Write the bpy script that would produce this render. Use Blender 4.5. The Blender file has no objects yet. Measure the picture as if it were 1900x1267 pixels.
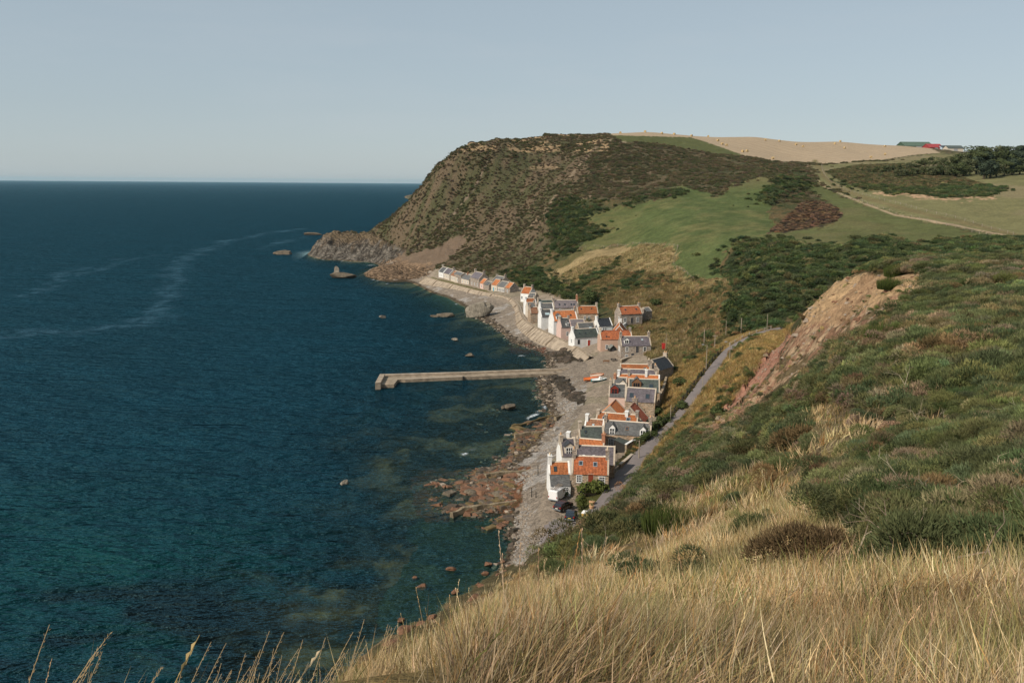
import bpy, bmesh, math, random
import numpy as np
from mathutils import Vector, Matrix, Euler

random.seed(7)
rng = np.random.default_rng(7)
C = bpy.context.scene.collection
sc = bpy.context.scene

# ------------------------------------------------------------------ camera
FPX, CXP, CYP, HC = 1689.0, 950.0, 633.5, 60.0
PITCH = math.atan((633.5 - 339.5) / FPX)
ROLL = 0.0077
_f = np.array([0, math.cos(PITCH), -math.sin(PITCH)])
_r0 = np.array([1.0, 0, 0])
_u0 = np.array([0, math.sin(PITCH), math.cos(PITCH)])
_R = _r0 * math.cos(ROLL) + _u0 * math.sin(ROLL)
_U = -_r0 * math.sin(ROLL) + _u0 * math.cos(ROLL)
cam_d = bpy.data.cameras.new('camera')
cam = bpy.data.objects.new('camera', cam_d)
C.objects.link(cam)
cam.matrix_world = Matrix(((_R[0], _U[0], -_f[0], 0), (_R[1], _U[1], -_f[1], 0), (_R[2], _U[2], -_f[2], HC), (0, 0, 0, 1)))
cam_d.sensor_width = 36.0
cam_d.lens = 36.0 * FPX / 1900.0
cam_d.clip_start = 0.1
cam_d.clip_end = 200000
sc.camera = cam

# ------------------------------------------------------------------ sun, sky, exposure
SUN_EL = math.radians(41)
SUN_DIR = np.array([-0.80, -0.60])          # towards the sun, in plan
w = bpy.data.worlds.new('World')
sc.world = w
w.use_nodes = True
nt = w.node_tree
for n in list(nt.nodes):
    nt.nodes.remove(n)
wo = nt.nodes.new('ShaderNodeOutputWorld')
bg = nt.nodes.new('ShaderNodeBackground')
sky = nt.nodes.new('ShaderNodeTexSky')
sky.sky_type = 'NISHITA'
sky.sun_disc = False
sky.sun_elevation = SUN_EL
sky.sun_rotation = math.atan2(SUN_DIR[0], SUN_DIR[1])
sky.altitude = 60
sky.air_density = 1.0
sky.dust_density = 0.4
sky.ozone_density = 1.0
hs = nt.nodes.new('ShaderNodeHueSaturation')
hs.inputs['Saturation'].default_value = 0.55
nt.links.new(sky.outputs[0], hs.inputs['Color'])
# thin high haze: the clear sky is evenly veiled with pale grey-blue
veil = nt.nodes.new('ShaderNodeMix'); veil.data_type = 'RGBA'
veil.inputs[0].default_value = 0.62
veil.inputs[7].default_value = (3.30, 4.20, 4.80, 1)
nt.links.new(hs.outputs[0], veil.inputs[6])
# faint streaks of cirrus
wtc = nt.nodes.new('ShaderNodeTexCoord'); wmp = nt.nodes.new('ShaderNodeMapping'); wmp.inputs['Scale'].default_value = (1.2, 1.2, 7.0); wmp.inputs['Rotation'].default_value = (0.25, 0.18, 0)
wnz = nt.nodes.new('ShaderNodeTexNoise'); wnz.inputs['Scale'].default_value = 2.2; wnz.inputs['Detail'].default_value = 6; wnz.inputs['Roughness'].default_value = .6
wmr = nt.nodes.new('ShaderNodeMapRange'); wmr.inputs[1].default_value = .5; wmr.inputs[2].default_value = .78; wmr.inputs[3].default_value = 0; wmr.inputs[4].default_value = .22
cir = nt.nodes.new('ShaderNodeMix'); cir.data_type = 'RGBA'; cir.inputs[7].default_value = (5.2, 5.5, 5.8, 1)
nt.links.new(wtc.outputs['Generated'], wmp.inputs[0]); nt.links.new(wmp.outputs[0], wnz.inputs['Vector']); nt.links.new(wnz.outputs[0], wmr.inputs[0]); nt.links.new(wmr.outputs[0], cir.inputs[0])
nt.links.new(veil.outputs[2], cir.inputs[6])
nt.links.new(cir.outputs[2], bg.inputs['Color'])
bg.inputs['Strength'].default_value = 0.108
nt.links.new(bg.outputs[0], wo.inputs['Surface'])
sl = bpy.data.lights.new('sun', 'SUN')
sl.energy = 4.6
sl.angle = math.radians(0.53)
sl.color = (1.0, 0.90, 0.77)
so = bpy.data.objects.new('sun', sl)
C.objects.link(so)
_sd = Vector((SUN_DIR[0] * math.cos(SUN_EL), SUN_DIR[1] * math.cos(SUN_EL), math.sin(SUN_EL)))
so.rotation_euler = _sd.to_track_quat('Z', 'Y').to_euler()
so.location = (-100, -100, 200)
sc.view_settings.view_transform = 'Standard'
sc.view_settings.look = 'None'
sc.view_settings.exposure = 0.0
sc.view_settings.gamma = 1.0
sc.view_settings.use_curve_mapping = False
sc.cycles.max_bounces = 6
sc.cycles.diffuse_bounces = 2
sc.cycles.glossy_bounces = 2
sc.cycles.transmission_bounces = 4
sc.cycles.transparent_max_bounces = 8
sc.cycles.caustics_reflective = False
sc.cycles.caustics_refractive = False

# ------------------------------------------------------------------ survey helpers: sight lines from the view point to world points
def ray(px, py):
    return (px - CXP) / FPX * _R + (CYP - py) / FPX * _U + _f

def PZ(px, py, z):
    d = ray(px, py)
    t = (z - HC) / d[2]
    return np.array([d[0] * t, d[1] * t, z])

def PD(px, py, dep, dz=0.0):
    d = ray(px, py)
    t = dep / d[1]
    return np.array([d[0] * t, dep, HC + d[2] * t + dz])

def PW(px, dep, z):
    d = ray(px, 500)
    return np.array([d[0] * dep / d[1], dep, z])

def proj(x, y, z):
    v = np.stack([x, y, z - HC], -1)
    zc = np.maximum(v @ _f, 0.05)
    return CXP + FPX * (v @ _R) / zc, CYP - FPX * (v @ _U) / zc

# ------------------------------------------------------------------ noise
def _hash(ix, iy, s):
    h = (ix * 374761393 + iy * 668265263 + s * 1442695041) & 0xFFFFFFFF
    h = ((h ^ (h >> 13)) * 1274126177) & 0xFFFFFFFF
    h = h ^ (h >> 16)
    return (h & 0xFFFF) / 65535.0

def vnoise(x, y, s=0):
    x = np.asarray(x, float); y = np.asarray(y, float)
    xf = np.floor(x); yf = np.floor(y)
    ix = xf.astype(np.int64); iy = yf.astype(np.int64)
    fx = x - xf; fy = y - yf
    fx = fx * fx * (3 - 2 * fx); fy = fy * fy * (3 - 2 * fy)
    a = _hash(ix, iy, s); b = _hash(ix + 1, iy, s); c = _hash(ix, iy + 1, s); d = _hash(ix + 1, iy + 1, s)
    return (a + (b - a) * fx) * (1 - fy) + (c + (d - c) * fx) * fy

def fbm(x, y, o=4, s=0, g=0.5):
    r = 0; a = 1; t = 0
    for k in range(o):
        r = r + a * vnoise(x * 2 ** k + 17.3 * k, y * 2 ** k - 9.1 * k, s + k)
        t += a; a *= g
    return r / t

def sstep(a, b, x):
    t = np.clip((x - a) / (b - a), 0, 1)
    return t * t * (3 - 2 * t)

def inpoly(px, py, pts):
    pts = np.array(pts, float)
    inside = np.zeros(px.shape, bool)
    n = len(pts)
    for i in range(n):
        x1, y1 = pts[i]; x2, y2 = pts[(i + 1) % n]
        c = ((y1 > py) != (y2 > py)) & (px < (x2 - x1) * (py - y1) / ((y2 - y1) if y2 != y1 else 1e-9) + x1)
        inside ^= c
    return inside

def seg_dist(x, y, pts):
    """distance in plan to a polyline, and the parameter (index + fraction) of the nearest point"""
    best = np.full(x.shape, 1e9); par = np.zeros(x.shape)
    for i in range(len(pts) - 1):
        ax, ay = pts[i][0], pts[i][1]; bx, by = pts[i + 1][0], pts[i + 1][1]
        L = (bx - ax) ** 2 + (by - ay) ** 2 + 1e-9
        t = np.clip(((x - ax) * (bx - ax) + (y - ay) * (by - ay)) / L, 0, 1)
        d = np.hypot(x - ax - t * (bx - ax), y - ay - t * (by - ay))
        m = d < best
        best = np.where(m, d, best); par = np.where(m, i + t, par)
    return best, par

# ------------------------------------------------------------------ terrain heights
S = []   # survey points (x, y, z)
def z_(px, py, z): S.append(PZ(px, py, z))
def d_(px, py, d, dz=0): S.append(PD(px, py, d, dz))
def w_(px, d, z): S.append(PW(px, d, z))

# sea bed
for a in [(700,1000,-3),(600,1150,-3.5),(850,1010,-1.2),(800,1060,-1.6),(700,800,-4),(900,750,-2),(900,700,-3),(600,600,-10),(400,900,-9),
          (200,1200,-7),(0,900,-14),(300,500,-20),(0,1250,-9),(450,1240,-3.5),(600,480,-12),(850,620,-2.5),(780,580,-4),(650,540,-6),(100,400,-30),(400,400,-30),(700,360,-30)]:
    z_(*a)
# water line
for a in [(640,1250),(720,1180),(800,1135),(870,1095),(930,1050),(948,1020),(940,985),(925,957),(950,840),(960,815),(1000,797),(1022,775),(1015,755),(1003,735),
          (997,700),(1015,672),(1008,655),(960,640),(930,615),(905,600),(870,583),(840,560),(800,543),(770,527),(720,524),(680,514),(700,490),(640,484),(582,478)]:
    z_(a[0], a[1], 0.0)
# flat rock platform in the near bay
for a in [(770,900,-.75),(860,880,-.5),(930,865,.0),(780,960,-.7),(850,930,-.25),(900,905,.1),(870,958,-.3)]:
    z_(*a)
# beach and foot of the sea wall
for a in [(975,1000,1.6),(965,940,1.0),(985,960,2),(990,880,1.6),(1020,830,1.4),(1050,770,1.5),(1045,730,1.2),(1060,705,1.4),(1050,668,1.5),(1000,622,1.8),
          (940,585,1.8),(900,562,1.6),(850,545,1.6),(800,527,1.8)]:
    z_(*a)
# village ground
for a in [(1010,940,4),(1060,985,4),(1100,960,4.3),(1030,860,4),(1075,790,4.2),(1110,760,4.4),(1115,712,4.4),(1110,672,4.2),(1080,640,4.2),(1150,672,4.6),(1180,720,4.8),
          (1180,800,5),(1045,622,4.4),(1000,598,4.4),(972,575,4.4),(1080,600,4.8),(1050,570,4.8),(960,553,4.4),(920,546,4.4),(860,532,4.4),(815,516,4.4),(1000,550,5),(930,530,5.5),(870,514,5),(1170,603,9.0),(1200,660,6.5),(1150,560,11)]:
    z_(*a)
# near hill: ground under the view point and out to its edge
for a in [(350,1365,3.0),(520,1335,3.4),(650,1300,4),(950,1267,4),(1300,1267,3.5),(1600,1267,3.2),(1900,1267,3.0),(0,1420,2.6),(150,1390,2.7),(2100,1267,3.0),
          (700,1262,8),(790,1205,14),(875,1145,22),(940,1090,34),(1000,1052,48),(1060,1010,64),(1140,955,86),(1200,880,108),(1280,805,132),
          (1100,1150,9),(1100,1090,17),(1100,1050,27),(1200,1000,34),(1200,930,58),(1300,900,48),(1300,850,78),(1400,850,52),(1400,800,72),(1400,950,25),
          (1500,900,26),(1600,1000,14),(1500,1050,12.5),(1300,1100,11.5),(1800,1000,12),(1900,900,16),(1700,800,28),(1900,750,29),(1600,700,47),(1800,650,46),
          (1500,720,68),(1640,610,66),(1900,600,58),(1750,560,84),(1900,520,90),(1900,472,128),(1800,478,122),(1700,484,118),(1640,495,118),(1580,515,125),
          (1530,545,135),(1500,570,142),(1470,600,155),(1450,625,160),(1420,670,152),(1380,725,145),(1345,765,138),(1560,600,108),(1500,660,105),(1600,560,100),(1450,740,92)]:
    d_(*a)
# hidden slopes behind the edge of the near hill
for a in [(650,1292,12,-2),(650,1292,40,-9),(500,1330,10,-2),(800,1205,40,-5),(800,1205,80,-6),(900,1130,60,-5),(960,1080,75,-4),(1020,1040,90,-3),
          (1560,530,180,-9),(1640,500,190,-8),(1500,575,200,-9),(1470,610,205,-5),(1750,485,190,-6),(1900,474,180,-4),(350,1365,8,-1.5),(350,1365,25,-6),(100,1420,6,-1),(100,1420,20,-6)]:
    d_(*a)
for a in [(950,.7,58.3),(300,.7,58.2),(1700,.7,58.4),(-800,.7,58.0),(2700,.7,58.6),(-800,3,57),(2700,3,58.5),(2700,12,57),(-800,12,50)]:
    w_(*a)
for a in [(0,60,-2),(300,60,-3),(0,110,-6),(300,100,-6)]:
    w_(*a)
# road bank
for a in [(1350,685,182),(1300,745,172),(1400,632,208),(1275,798,158),(1225,850,146),(1440,618,225)]:
    d_(*a)
ROADPX = [(1085,974,4.1),(1111,951,4.5),(1134,924,5.0),(1156,885,5.8),(1195,838,7.2),(1222,810,8.2),(1257,780,9.5),(1300,720,12.8),(1326,684,15.0),(1344,662,16.5),(1360,646,17.6),(1395,626,19.6),(1425,615,20.8)]
ROAD = [PZ(*p) for p in ROADPX]
ROAD += [ROAD[-1] + np.array([9, 4, .9]), ROAD[-1] + np.array([20, 3, 2.0]), ROAD[-1] + np.array([34, -4, 3.2])]
for p in ROAD:
    S.append(p)
# slopes behind the village and the gully
for a in [(1240,690,258),(1250,640,290),(1300,600,300),(1240,600,330),(1380,590,275),(1250,570,352),(1300,545,345),(1330,520,356),(1100,550,400),(1200,530,392),
          (1150,500,440),(1090,510,440),(1150,470,470),(1420,530,292),(1360,575,285),(1450,565,272),(1420,480,345),(1350,500,360),(1480,490,320),(1600,478,315),(1700,468,330),
          (1300,765,172),(1215,745,232),(1060,535,435),(1000,510,490),(940,495,545)]:
    d_(*a)
# bowl of pasture, fields and skyline
for a in [(1250,420,470),(1400,400,480),(1500,425,430),(1650,432,400),(1760,466,330),(1858,444,345),(1250,490,405),(1250,460,425),(1300,505,380),(1350,510,365),(1360,455,400),
          (1250,365,560),(1320,360,570),(1430,335,590),(1100,400,560),(1130,430,520),(1350,300,700),(1150,262,760),(1250,300,710),(1200,340,630),(1280,262,850),(1400,292,760),
          (1450,290,850),(1600,280,980),(1130,249,880),(1200,246,960),(1400,254,1020),(1560,263,1080),(1665,271,1120),(1550,303,800),(1720,276,1130),
          (1800,325,640),(1900,328,600),(1620,330,640),(1750,362,520),(1850,420,410),(1700,395,455),(1500,312,720),(1560,345,600),(1500,370,540),(1480,400,480),(1550,395,465),
          (1900,295,950),(1800,285,1000),(1900,380,470),(1900,445,360)]:
    d_(*a)
# headland
for a in [(600,432,762),(640,420,765),(700,409,755),(742,384,742),(782,337,728),(812,304,722),(850,279,716),(885,264,724),(925,254,735),(1000,250,790),(1060,251,820),(1100,250,850),
          (590,465,748),(640,460,735),(700,455,712),(720,430,712),(738,466,668),(700,497,606),(750,482,618),(800,463,622),(850,443,628),(760,505,590),(830,495,575),(880,480,585),
          (800,420,668),(850,350,695),(900,300,705),(900,400,645),(950,470,570),(1000,450,565),(1000,350,665),(1050,300,710),(1050,400,590),(1000,400,610),(950,350,680),(1060,460,510),(1100,470,480),(900,340,690)]:
    d_(*a)
for a in [(560,790,-6),(620,800,-3),(700,790,-4),(780,800,10),(850,830,30),(920,880,60),(1000,960,80),(1080,1050,90),(700,860,-25),(800,900,-25),(880,1000,-25),(500,760,-14),(960,1150,40),
          (1150,1300,92),(1400,1350,95),(1700,1400,95),(2000,1300,92),(1000,2500,85),(1500,2500,85),(2100,2500,85),(700,2500,-30),(0,2500,-30),(300,1200,-30),(1200,6000,80),(2000,6000,80),(2300,700,70),(2300,300,45),(2300,120,50),(-300,300,-15)]:
    w_(*a)
S = np.array(S)
def _uv(x, y):
    return np.arctan2(x, y) * 2.6, np.log(np.maximum(np.hypot(x, y), .5))
_su, _sv = _uv(S[:, 0], S[:, 1])
_EPS = 0.03
_K = np.sqrt((_su[:, None] - _su) ** 2 + (_sv[:, None] - _sv) ** 2 + _EPS ** 2)
_n = len(S)
_A = np.zeros((_n + 3, _n + 3))
_A[:_n, :_n] = -_K + np.eye(_n) * 0.004
_P = np.stack([np.ones(_n), _su, _sv], 1)
_A[:_n, _n:] = _P; _A[_n:, :_n] = _P.T
_W = np.linalg.solve(_A, np.concatenate([S[:, 2], np.zeros(3)]))

ROADN = np.array(ROAD)
def base_h(x, y):
    x = np.asarray(x, float); y = np.asarray(y, float)
    shp = x.shape; x = x.ravel(); y = y.ravel()
    out = np.empty(len(x))
    for i in range(0, len(x), 40000):
        u, v = _uv(x[i:i + 40000], y[i:i + 40000])
        # beyond the surveyed sector the slope simply carries on sideways and behind
        u = np.clip(u, -2.6 * math.radians(40), 2.6 * math.radians(42)); v = np.maximum(v, math.log(1.3))
        k = np.sqrt((u[:, None] - _su) ** 2 + (v[:, None] - _sv) ** 2 + _EPS ** 2)
        out[i:i + 40000] = -k @ _W[:_n] + _W[_n] + _W[_n + 1] * u + _W[_n + 2] * v
    return out.reshape(shp)
# ------------------------------------------------------------------ node helpers
def new_mat(name):
    m = bpy.data.materials.new(name)
    m.use_nodes = True
    t = m.node_tree
    p = t.nodes['Principled BSDF']
    p.inputs['Roughness'].default_value = 0.9
    p.inputs['Specular IOR Level'].default_value = 0.2
    return m, t, p

def N(t, kind, **kw):
    n = t.nodes.new(kind)
    for k, v in kw.items():
        if k == 'inp':
            for a, b in v.items():
                n.inputs[a].default_value = b
        else:
            setattr(n, k, v)
    return n

def noise_fac(t, scale, lo, hi, detail=3, rough=.6, coord='Object', stretch=None):
    tc = N(t, 'ShaderNodeTexCoord')
    src = tc.outputs[coord]
    if stretch:
        mp = N(t, 'ShaderNodeMapping', inp={'Scale': stretch})
        t.links.new(src, mp.inputs[0]); src = mp.outputs[0]
    n = N(t, 'ShaderNodeTexNoise', inp={'Scale': scale, 'Detail': detail, 'Roughness': rough})
    t.links.new(src, n.inputs['Vector'])
    r = N(t, 'ShaderNodeMapRange', inp={1: 0.3, 2: 0.7, 3: lo, 4: hi})
    t.links.new(n.outputs[0], r.inputs[0])
    return r.outputs[0]

def mulcol(t, col, *facs):
    """col (socket or rgb) times scalar sockets"""
    cur = col
    for f in facs:
        m = N(t, 'ShaderNodeVectorMath', operation='SCALE')
        if isinstance(cur, tuple):
            m.inputs[0].default_value = cur
        else:
            t.links.new(cur, m.inputs[0])
        if isinstance(f, float):
            m.inputs['Scale'].default_value = f
        else:
            t.links.new(f, m.inputs['Scale'])
        cur = m.outputs[0]
    return cur

def simple(name, rgb, var=.25, scale=2.0, rough=.9, bump=0.0, bscale=20, metallic=0.0, spec=.2):
    m, t, p = new_mat(name)
    c = mulcol(t, tuple(rgb), noise_fac(t, scale, 1 - var, 1 + var, 5), noise_fac(t, scale * 9, 1 - var * .6, 1 + var * .6, 3))
    t.links.new(c, p.inputs['Base Color'])
    p.inputs['Roughness'].default_value = rough
    p.inputs['Metallic'].default_value = metallic
    p.inputs['Specular IOR Level'].default_value = spec
    if bump:
        b = N(t, 'ShaderNodeBump', inp={'Strength': 1.0, 'Distance': bump})
        t.links.new(noise_fac(t, bscale, 0, 1, 4), b.inputs['Height'])
        t.links.new(b.outputs[0], p.inputs['Normal'])
    return m

# ------------------------------------------------------------------ land cover
POLY = dict(
    pasture=[(1071,462),(1090,443),(1137,431),(1080,402),(1118,393),(1175,381),(1237,368),(1262,338),(1284,352),(1331,362),(1360,345),(1402,332),(1428,330),(1440,360),(1425,400),(1440,432),
             (1405,440),(1364,452),(1340,478),(1330,500),(1352,520),(1284,518),(1250,491),(1258,459),(1185,454),(1120,458)],
    pasture_low=[(1400,440),(1505,457),(1547,460),(1645,441),(1721,468),(1760,468),(1858,443),(1720,411),(1600,380),(1560,362),(1530,348),(1512,338),(1500,350),(1560,392),(1550,420),(1440,432)],
    stubble=[(1110,240),(1200,235),(1400,240),(1680,255),(1745,284),(1700,287),(1640,296),(1540,304),(1440,300),(1385,290),(1322,268),(1282,255),(1130,251)],
    clover=[(1134,251),(1282,255),(1326,269),(1388,291),(1330,286),(1215,266),(1152,263)],
    olive=[(1500,306),(1640,297),(1700,288),(1745,284),(1910,300),(1910,445),(1720,410),(1620,385),(1520,340)],
    burnt=[(1425,434),(1455,408),(1498,368),(1548,384),(1562,397),(1548,412),(1480,426)],
    burnt_edge=[(1425,434),(1480,398),(1520,374),(1550,386),(1562,398),(1546,414),(1480,427)],
    knoll=[(1530,318),(1600,306),(1680,304),(1760,322),(1800,335),(1868,352),(1840,362),(1780,366),(1700,360),(1640,355),(1570,342)],
    knoll_edge=[(1535,320),(1560,325),(1580,340),(1640,350),(1720,352),(1780,346),(1865,350),(1862,357),(1780,364),(1700,360),(1640,354),(1565,344)],
    scar=[(1625,357),(1700,361),(1760,367),(1850,366),(1850,369),(1760,371),(1690,366),(1625,360)],
    gully=[(1345,480),(1372,450),(1405,442),(1505,457),(1547,460),(1645,441),(1721,468),(1700,480),(1600,500),(1545,525),(1500,565),(1450,600),(1420,612),(1350,600),(1350,560),(1365,530),(1340,500)],
    gorse_l=[(1040,375),(1075,368),(1112,380),(1118,392),(1082,402),(1082,418),(1137,430),(1090,444),(1070,462),(1050,474),(1030,470),(1020,440),(1012,400)],
    gorse_r=[(1408,370),(1440,335),(1480,310),(1500,318),(1500,345),(1465,362),(1425,382)],
    gorse_v=[(940,505),(985,495),(1010,515),(1050,525),(1110,545),(1120,575),(1080,560),(1020,545),(975,535)],
    gorse_v2=[(1060,528),(1090,512),(1145,490),(1150,497),(1110,518),(1070,536)],
    gorse_v3=[(1150,530),(1165,515),(1190,512),(1180,530),(1160,540)],
    gorse_band=[(1120,392),(1180,372),(1260,352),(1270,360),(1200,370),(1145,385)],
    drygrass=[(1000,530),(1060,470),(1120,460),(1185,455),(1258,459),(1250,491),(1284,518),(1350,520),(1355,535),(1300,540),(1270,528),(1220,505),(1150,500),(1080,520)],
    hillrough=[(1000,535),(1150,500),(1290,515),(1350,525),(1365,560),(1340,600),(1420,612),(1290,712),(1240,780),(1180,740),(1200,660),(1130,570)],
    headrock=[(575,482),(578,455),(610,425),(640,430),(690,430),(735,462),(770,468),(720,490),(690,505),(640,492)],
    spur=[(672,520),(690,495),(740,478),(800,460),(845,440),(868,445),(850,470),(820,490),(800,505),(772,527),(720,526)],
    strip=[(1444,618),(1468,612),(1450,650),(1436,680),(1410,712),(1380,735),(1360,752),(1338,768),(1352,742),(1385,705),(1412,665)],
    sand=[(1500,560),(1525,530),(1560,520),(1600,508),(1715,512),(1712,538),(1650,552),(1590,575),(1560,600),(1510,600),(1480,610)],
    scree=[(1470,612),(1500,590),(1560,600),(1590,575),(1660,545),(1690,545),(1620,592),(1556,628),(1500,678),(1440,724),(1362,782),(1300,800),(1340,770),(1410,712),(1440,680)],
    bank=[(1130,960),(1200,850),(1250,790),(1295,725),(1335,675),(1365,645),(1425,618),(1470,605),(1470,612),(1440,650),(1350,755),(1290,800),(1210,870)],
    neardry=[(560,1320),(640,1240),(800,1180),(960,1070),(1010,1045),(1090,1030),(1180,1010),(1260,972),(1330,905),(1420,872),(1490,885),(1545,965),(1560,1060),(1700,1085),(1800,1060),(1950,1050),(1950,1300)],
    nearmix=[(1090,1035),(1180,990),(1260,930),(1320,860),(1420,800),(1540,740),(1640,800),(1580,900),(1640,960),(1600,1060),(1460,1080),(1300,1020)],
    lawn=[(1195,640),(1240,640),(1262,660),(1235,690),(1205,668),(1150,680),(1175,660)],
)
CLIFF_BROWN = (.150, .112, .068)

def zones(x, y, z):
    px, py = proj(x, y, z)
    d = y
    r = np.hypot(x, y)
    n1 = fbm(x / 9, y / 9, 4, 3); n2 = fbm(x / 2.2, y / 2.2, 3, 11); n3 = fbm(x / 40, y / 40, 4, 21)
    jx = px + (fbm(x / 6, y / 6, 4, 31) - .5) * 26 + (fbm(x / 1.3, y / 1.3, 2, 32) - .5) * 10; jy = py + (fbm(x / 6, y / 6, 4, 41) - .5) * 16 + (fbm(x / 1.3, y / 1.3, 2, 42) - .5) * 8
    col = np.zeros(x.shape + (3,))
    m = {}
    def paint(mask, rgb, v=.25):
        mk = np.asarray(mask, float)[..., None]
        c = np.array(rgb) * (1 + v * (n1 - .5) * 2 + v * (n2 - .5) * 2)[..., None]
        col[:] = col * (1 - mk) + c * mk
    def P(k, jit=True, lo=0, hi=9e9):
        a = inpoly(jx if jit else px, jy if jit else py, POLY[k])
        return a & (d > lo) & (d < hi)
    def mix(a, b, f):
        return np.array(a) + (np.array(b) - np.array(a)) * f[..., None]
    near = (r < 135) & (px > 500) | (r < 60) | ((r < 400) & (np.abs(np.arctan2(x, y)) > .75) & (z > 3))
    # hillside default: rough brown and olive vegetation in clumps
    nn = sstep(.40, .62, n1 * .6 + n2 * .4)
    col[:] = mix((.135, .098, .048), (.062, .066, .030), nn)
    brown = (d > 520) & (jx < 1085 - .5 * (jy - 330))
    hb = mix((.132, .098, .062), (.078, .076, .038), sstep(.40, .60, fbm((x * .9 - y * .45) / 5, (x * .45 + y * .9) / 26, 4, 221) * .5 + n3 * .35 + n2 * .15))
    hb = hb + (np.array((.172, .126, .088)) - hb) * sstep(.0, 1, sstep(690, 600, px + (n3 - .5) * 260 - .9 * (py - 480)))[..., None] * .8
    col[:] = np.where(brown[..., None], hb, col)
    far_scrub = (d > 520) & (px >= 1000) & (z > 50)
    fs = mix((.118, .090, .054), (.066, .065, .034), sstep(.38, .6, n1 * .5 + n2 * .5))
    col[:] = np.where((far_scrub & ~brown)[..., None], fs, col)
    top = (d > 700) & (z > 84) & (px < 1130)
    paint(top & (n1 > .52), (.30, .21, .12), .2)
    # fields
    k = P('pasture', lo=330); paint(k, (.078, .098, .036), .26)
    paint(k * sstep(1215, 1120, px) * .75, (.112, .105, .043), .2)
    paint(k * sstep(.50, .72, n3 * .6 + n1 * .4) * .8, (.125, .114, .048), .2)
    paint(k * sstep(.52, .66, fbm(x / 5, y / 3, 4, 201)) * .55, (.058, .078, .028), .2)
    paint(k * sstep(360, 335, py + (n1 - .5) * 30) * .6, (.14, .118, .056), .2)
    m['pasture'] = k
    k = P('olive', lo=360); paint(k, (.152, .142, .066), .20); paint(k * sstep(.48, .68, n3), (.185, .155, .085), .12); m['olive'] = k
    k2 = P('pasture_low', lo=330); paint(k2, (.090, .098, .038), .24); paint(k2 * sstep(.48, .68, n3) * .8, (.118, .108, .048), .15); m['pasture'] = m['pasture'] | k2
    k = P('stubble', False, 700); paint(k, (.350, .268, .180), .07); m['stubble'] = k
    rows = .5 + .5 * np.sin((x * .8 + y * .55) / 2.6)
    col[:] = np.where(k[..., None], col * (.93 + .14 * rows)[..., None], col)
    k = P('clover', False, 600); paint(k, (.088, .094, .038), .12); m['clover'] = k
    paint(P('knoll', lo=420), (.105, .088, .045), .35)
    # farm track with its verge, and the worn paths down the headland
    for pts, wd, rgb, lo in (([(1512, 300), (1530, 328), (1556, 350), (1620, 372), (1720, 398), (1800, 416), (1900, 440)], 8, (.155, .128, .062), 330), ([(1497, 306), (1508, 328), (1530, 346), (1562, 361), (1620, 384), (1660, 399), (1740, 412), (1800, 424), (1900, 444)], 3.2, (.34, .255, .165), 330),
                             ([(1126, 256), (1090, 290), (1052, 335), (1010, 392), (985, 420)], 4, (.22, .165, .11), 520), ([(1210, 318), (1140, 345), (1075, 372), (1020, 405)], 3.5, (.20, .15, .10), 520), ([(905, 300), (880, 350), (840, 400)], 3, (.20, .15, .11), 560), ([(985, 312), (1010, 308), (1036, 312)], 5, (.30, .215, .13), 560), ([(1120, 252), (1140, 266), (1160, 264)], 3, (.30, .24, .16), 600)):
        e = 9e9 * np.ones(x.shape)
        for i_ in range(len(pts) - 1):
            (ax_, ay_), (bx_, by_) = pts[i_], pts[i_ + 1]
            L2 = (bx_ - ax_) ** 2 + (by_ - ay_) ** 2
            t_ = np.clip(((px - ax_) * (bx_ - ax_) + (py - ay_) * (by_ - ay_)) / L2, 0, 1)
            e = np.minimum(e, np.hypot(px - ax_ - t_ * (bx_ - ax_), (py - ay_ - t_ * (by_ - ay_)) * 1.6))
        paint(np.where(d > lo, sstep(wd, wd * .4, e + (n1 - .5) * 4), 0), rgb, .2)
    paint(P('scar', lo=420), (.40, .26, .16), .2)
    bt = P('burnt', lo=380); paint(bt, (.135, .085, .05), .35)
    paint(P('burnt_edge', lo=380) & (n2 < .6), (.048, .036, .026), .3)
    dg = P('drygrass', lo=330); paint(dg, (.285, .215, .110), .25); paint(dg * sstep(0, .7, np.sin((py + .45 * px) / 9 + n1 * 5)), (.120, .105, .045), .25)
    hr = P('hillrough', lo=185); paint(hr, (.215, .150, .060), .3); paint(hr & (n1 > .56), (.080, .074, .030), .3); paint(hr & (n3 > .62) & (n2 > .5), (.30, .21, .13), .2)
    isl = inpoly(px, py, [(1068, 928), (1085, 918), (1122, 910), (1113, 935), (1096, 955), (1084, 962), (1073, 950)]) & (d > 130) & (d < 180)
    m['isl'] = isl
    paint(P('lawn', False, 240, 330), (.135, .135, .042), .25)
    gd = np.zeros(x.shape, bool)
    for kk, lo in (('gully', 210), ('gorse_l', 400), ('gorse_r', 430), ('gorse_v', 330), ('gorse_v2', 330), ('gorse_v3', 330), ('gorse_band', 430), ('knoll_edge', 420)):
        gd |= P(kk, lo=lo)
    gd |= (d > 200) & (px > 1740) & (py > 443) & (d < 420) & (r > 140)
    paint(gd, (.045, .052, .024), .35)
    m['gorse'] = gd
    # headland rocks
    k = P('headrock', lo=640); paint(k, (.140, .108, .078), .3)
    pale = k & ((z < 11 + 14 * (n1 - .5)) | ((px > 690) & (n1 > .42)))
    paint(pale, (.128, .112, .092), .6); paint(k & (n2 < .42), (.062, .052, .042), .4); paint(k & (z > 15 + 8 * (n1 - .5)), (.150, .112, .070), .3)
    k2 = P('spur', lo=560); paint(k2, (.170, .122, .084), .14)
    m['spur'] = k2; m['rock'] = np.where(k, .55, 0) + np.where(k2 & (z < 6), .8, 0)
    paint(k2 & (z < 5 + 4 * n1), (.20, .135, .085), .4)
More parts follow.
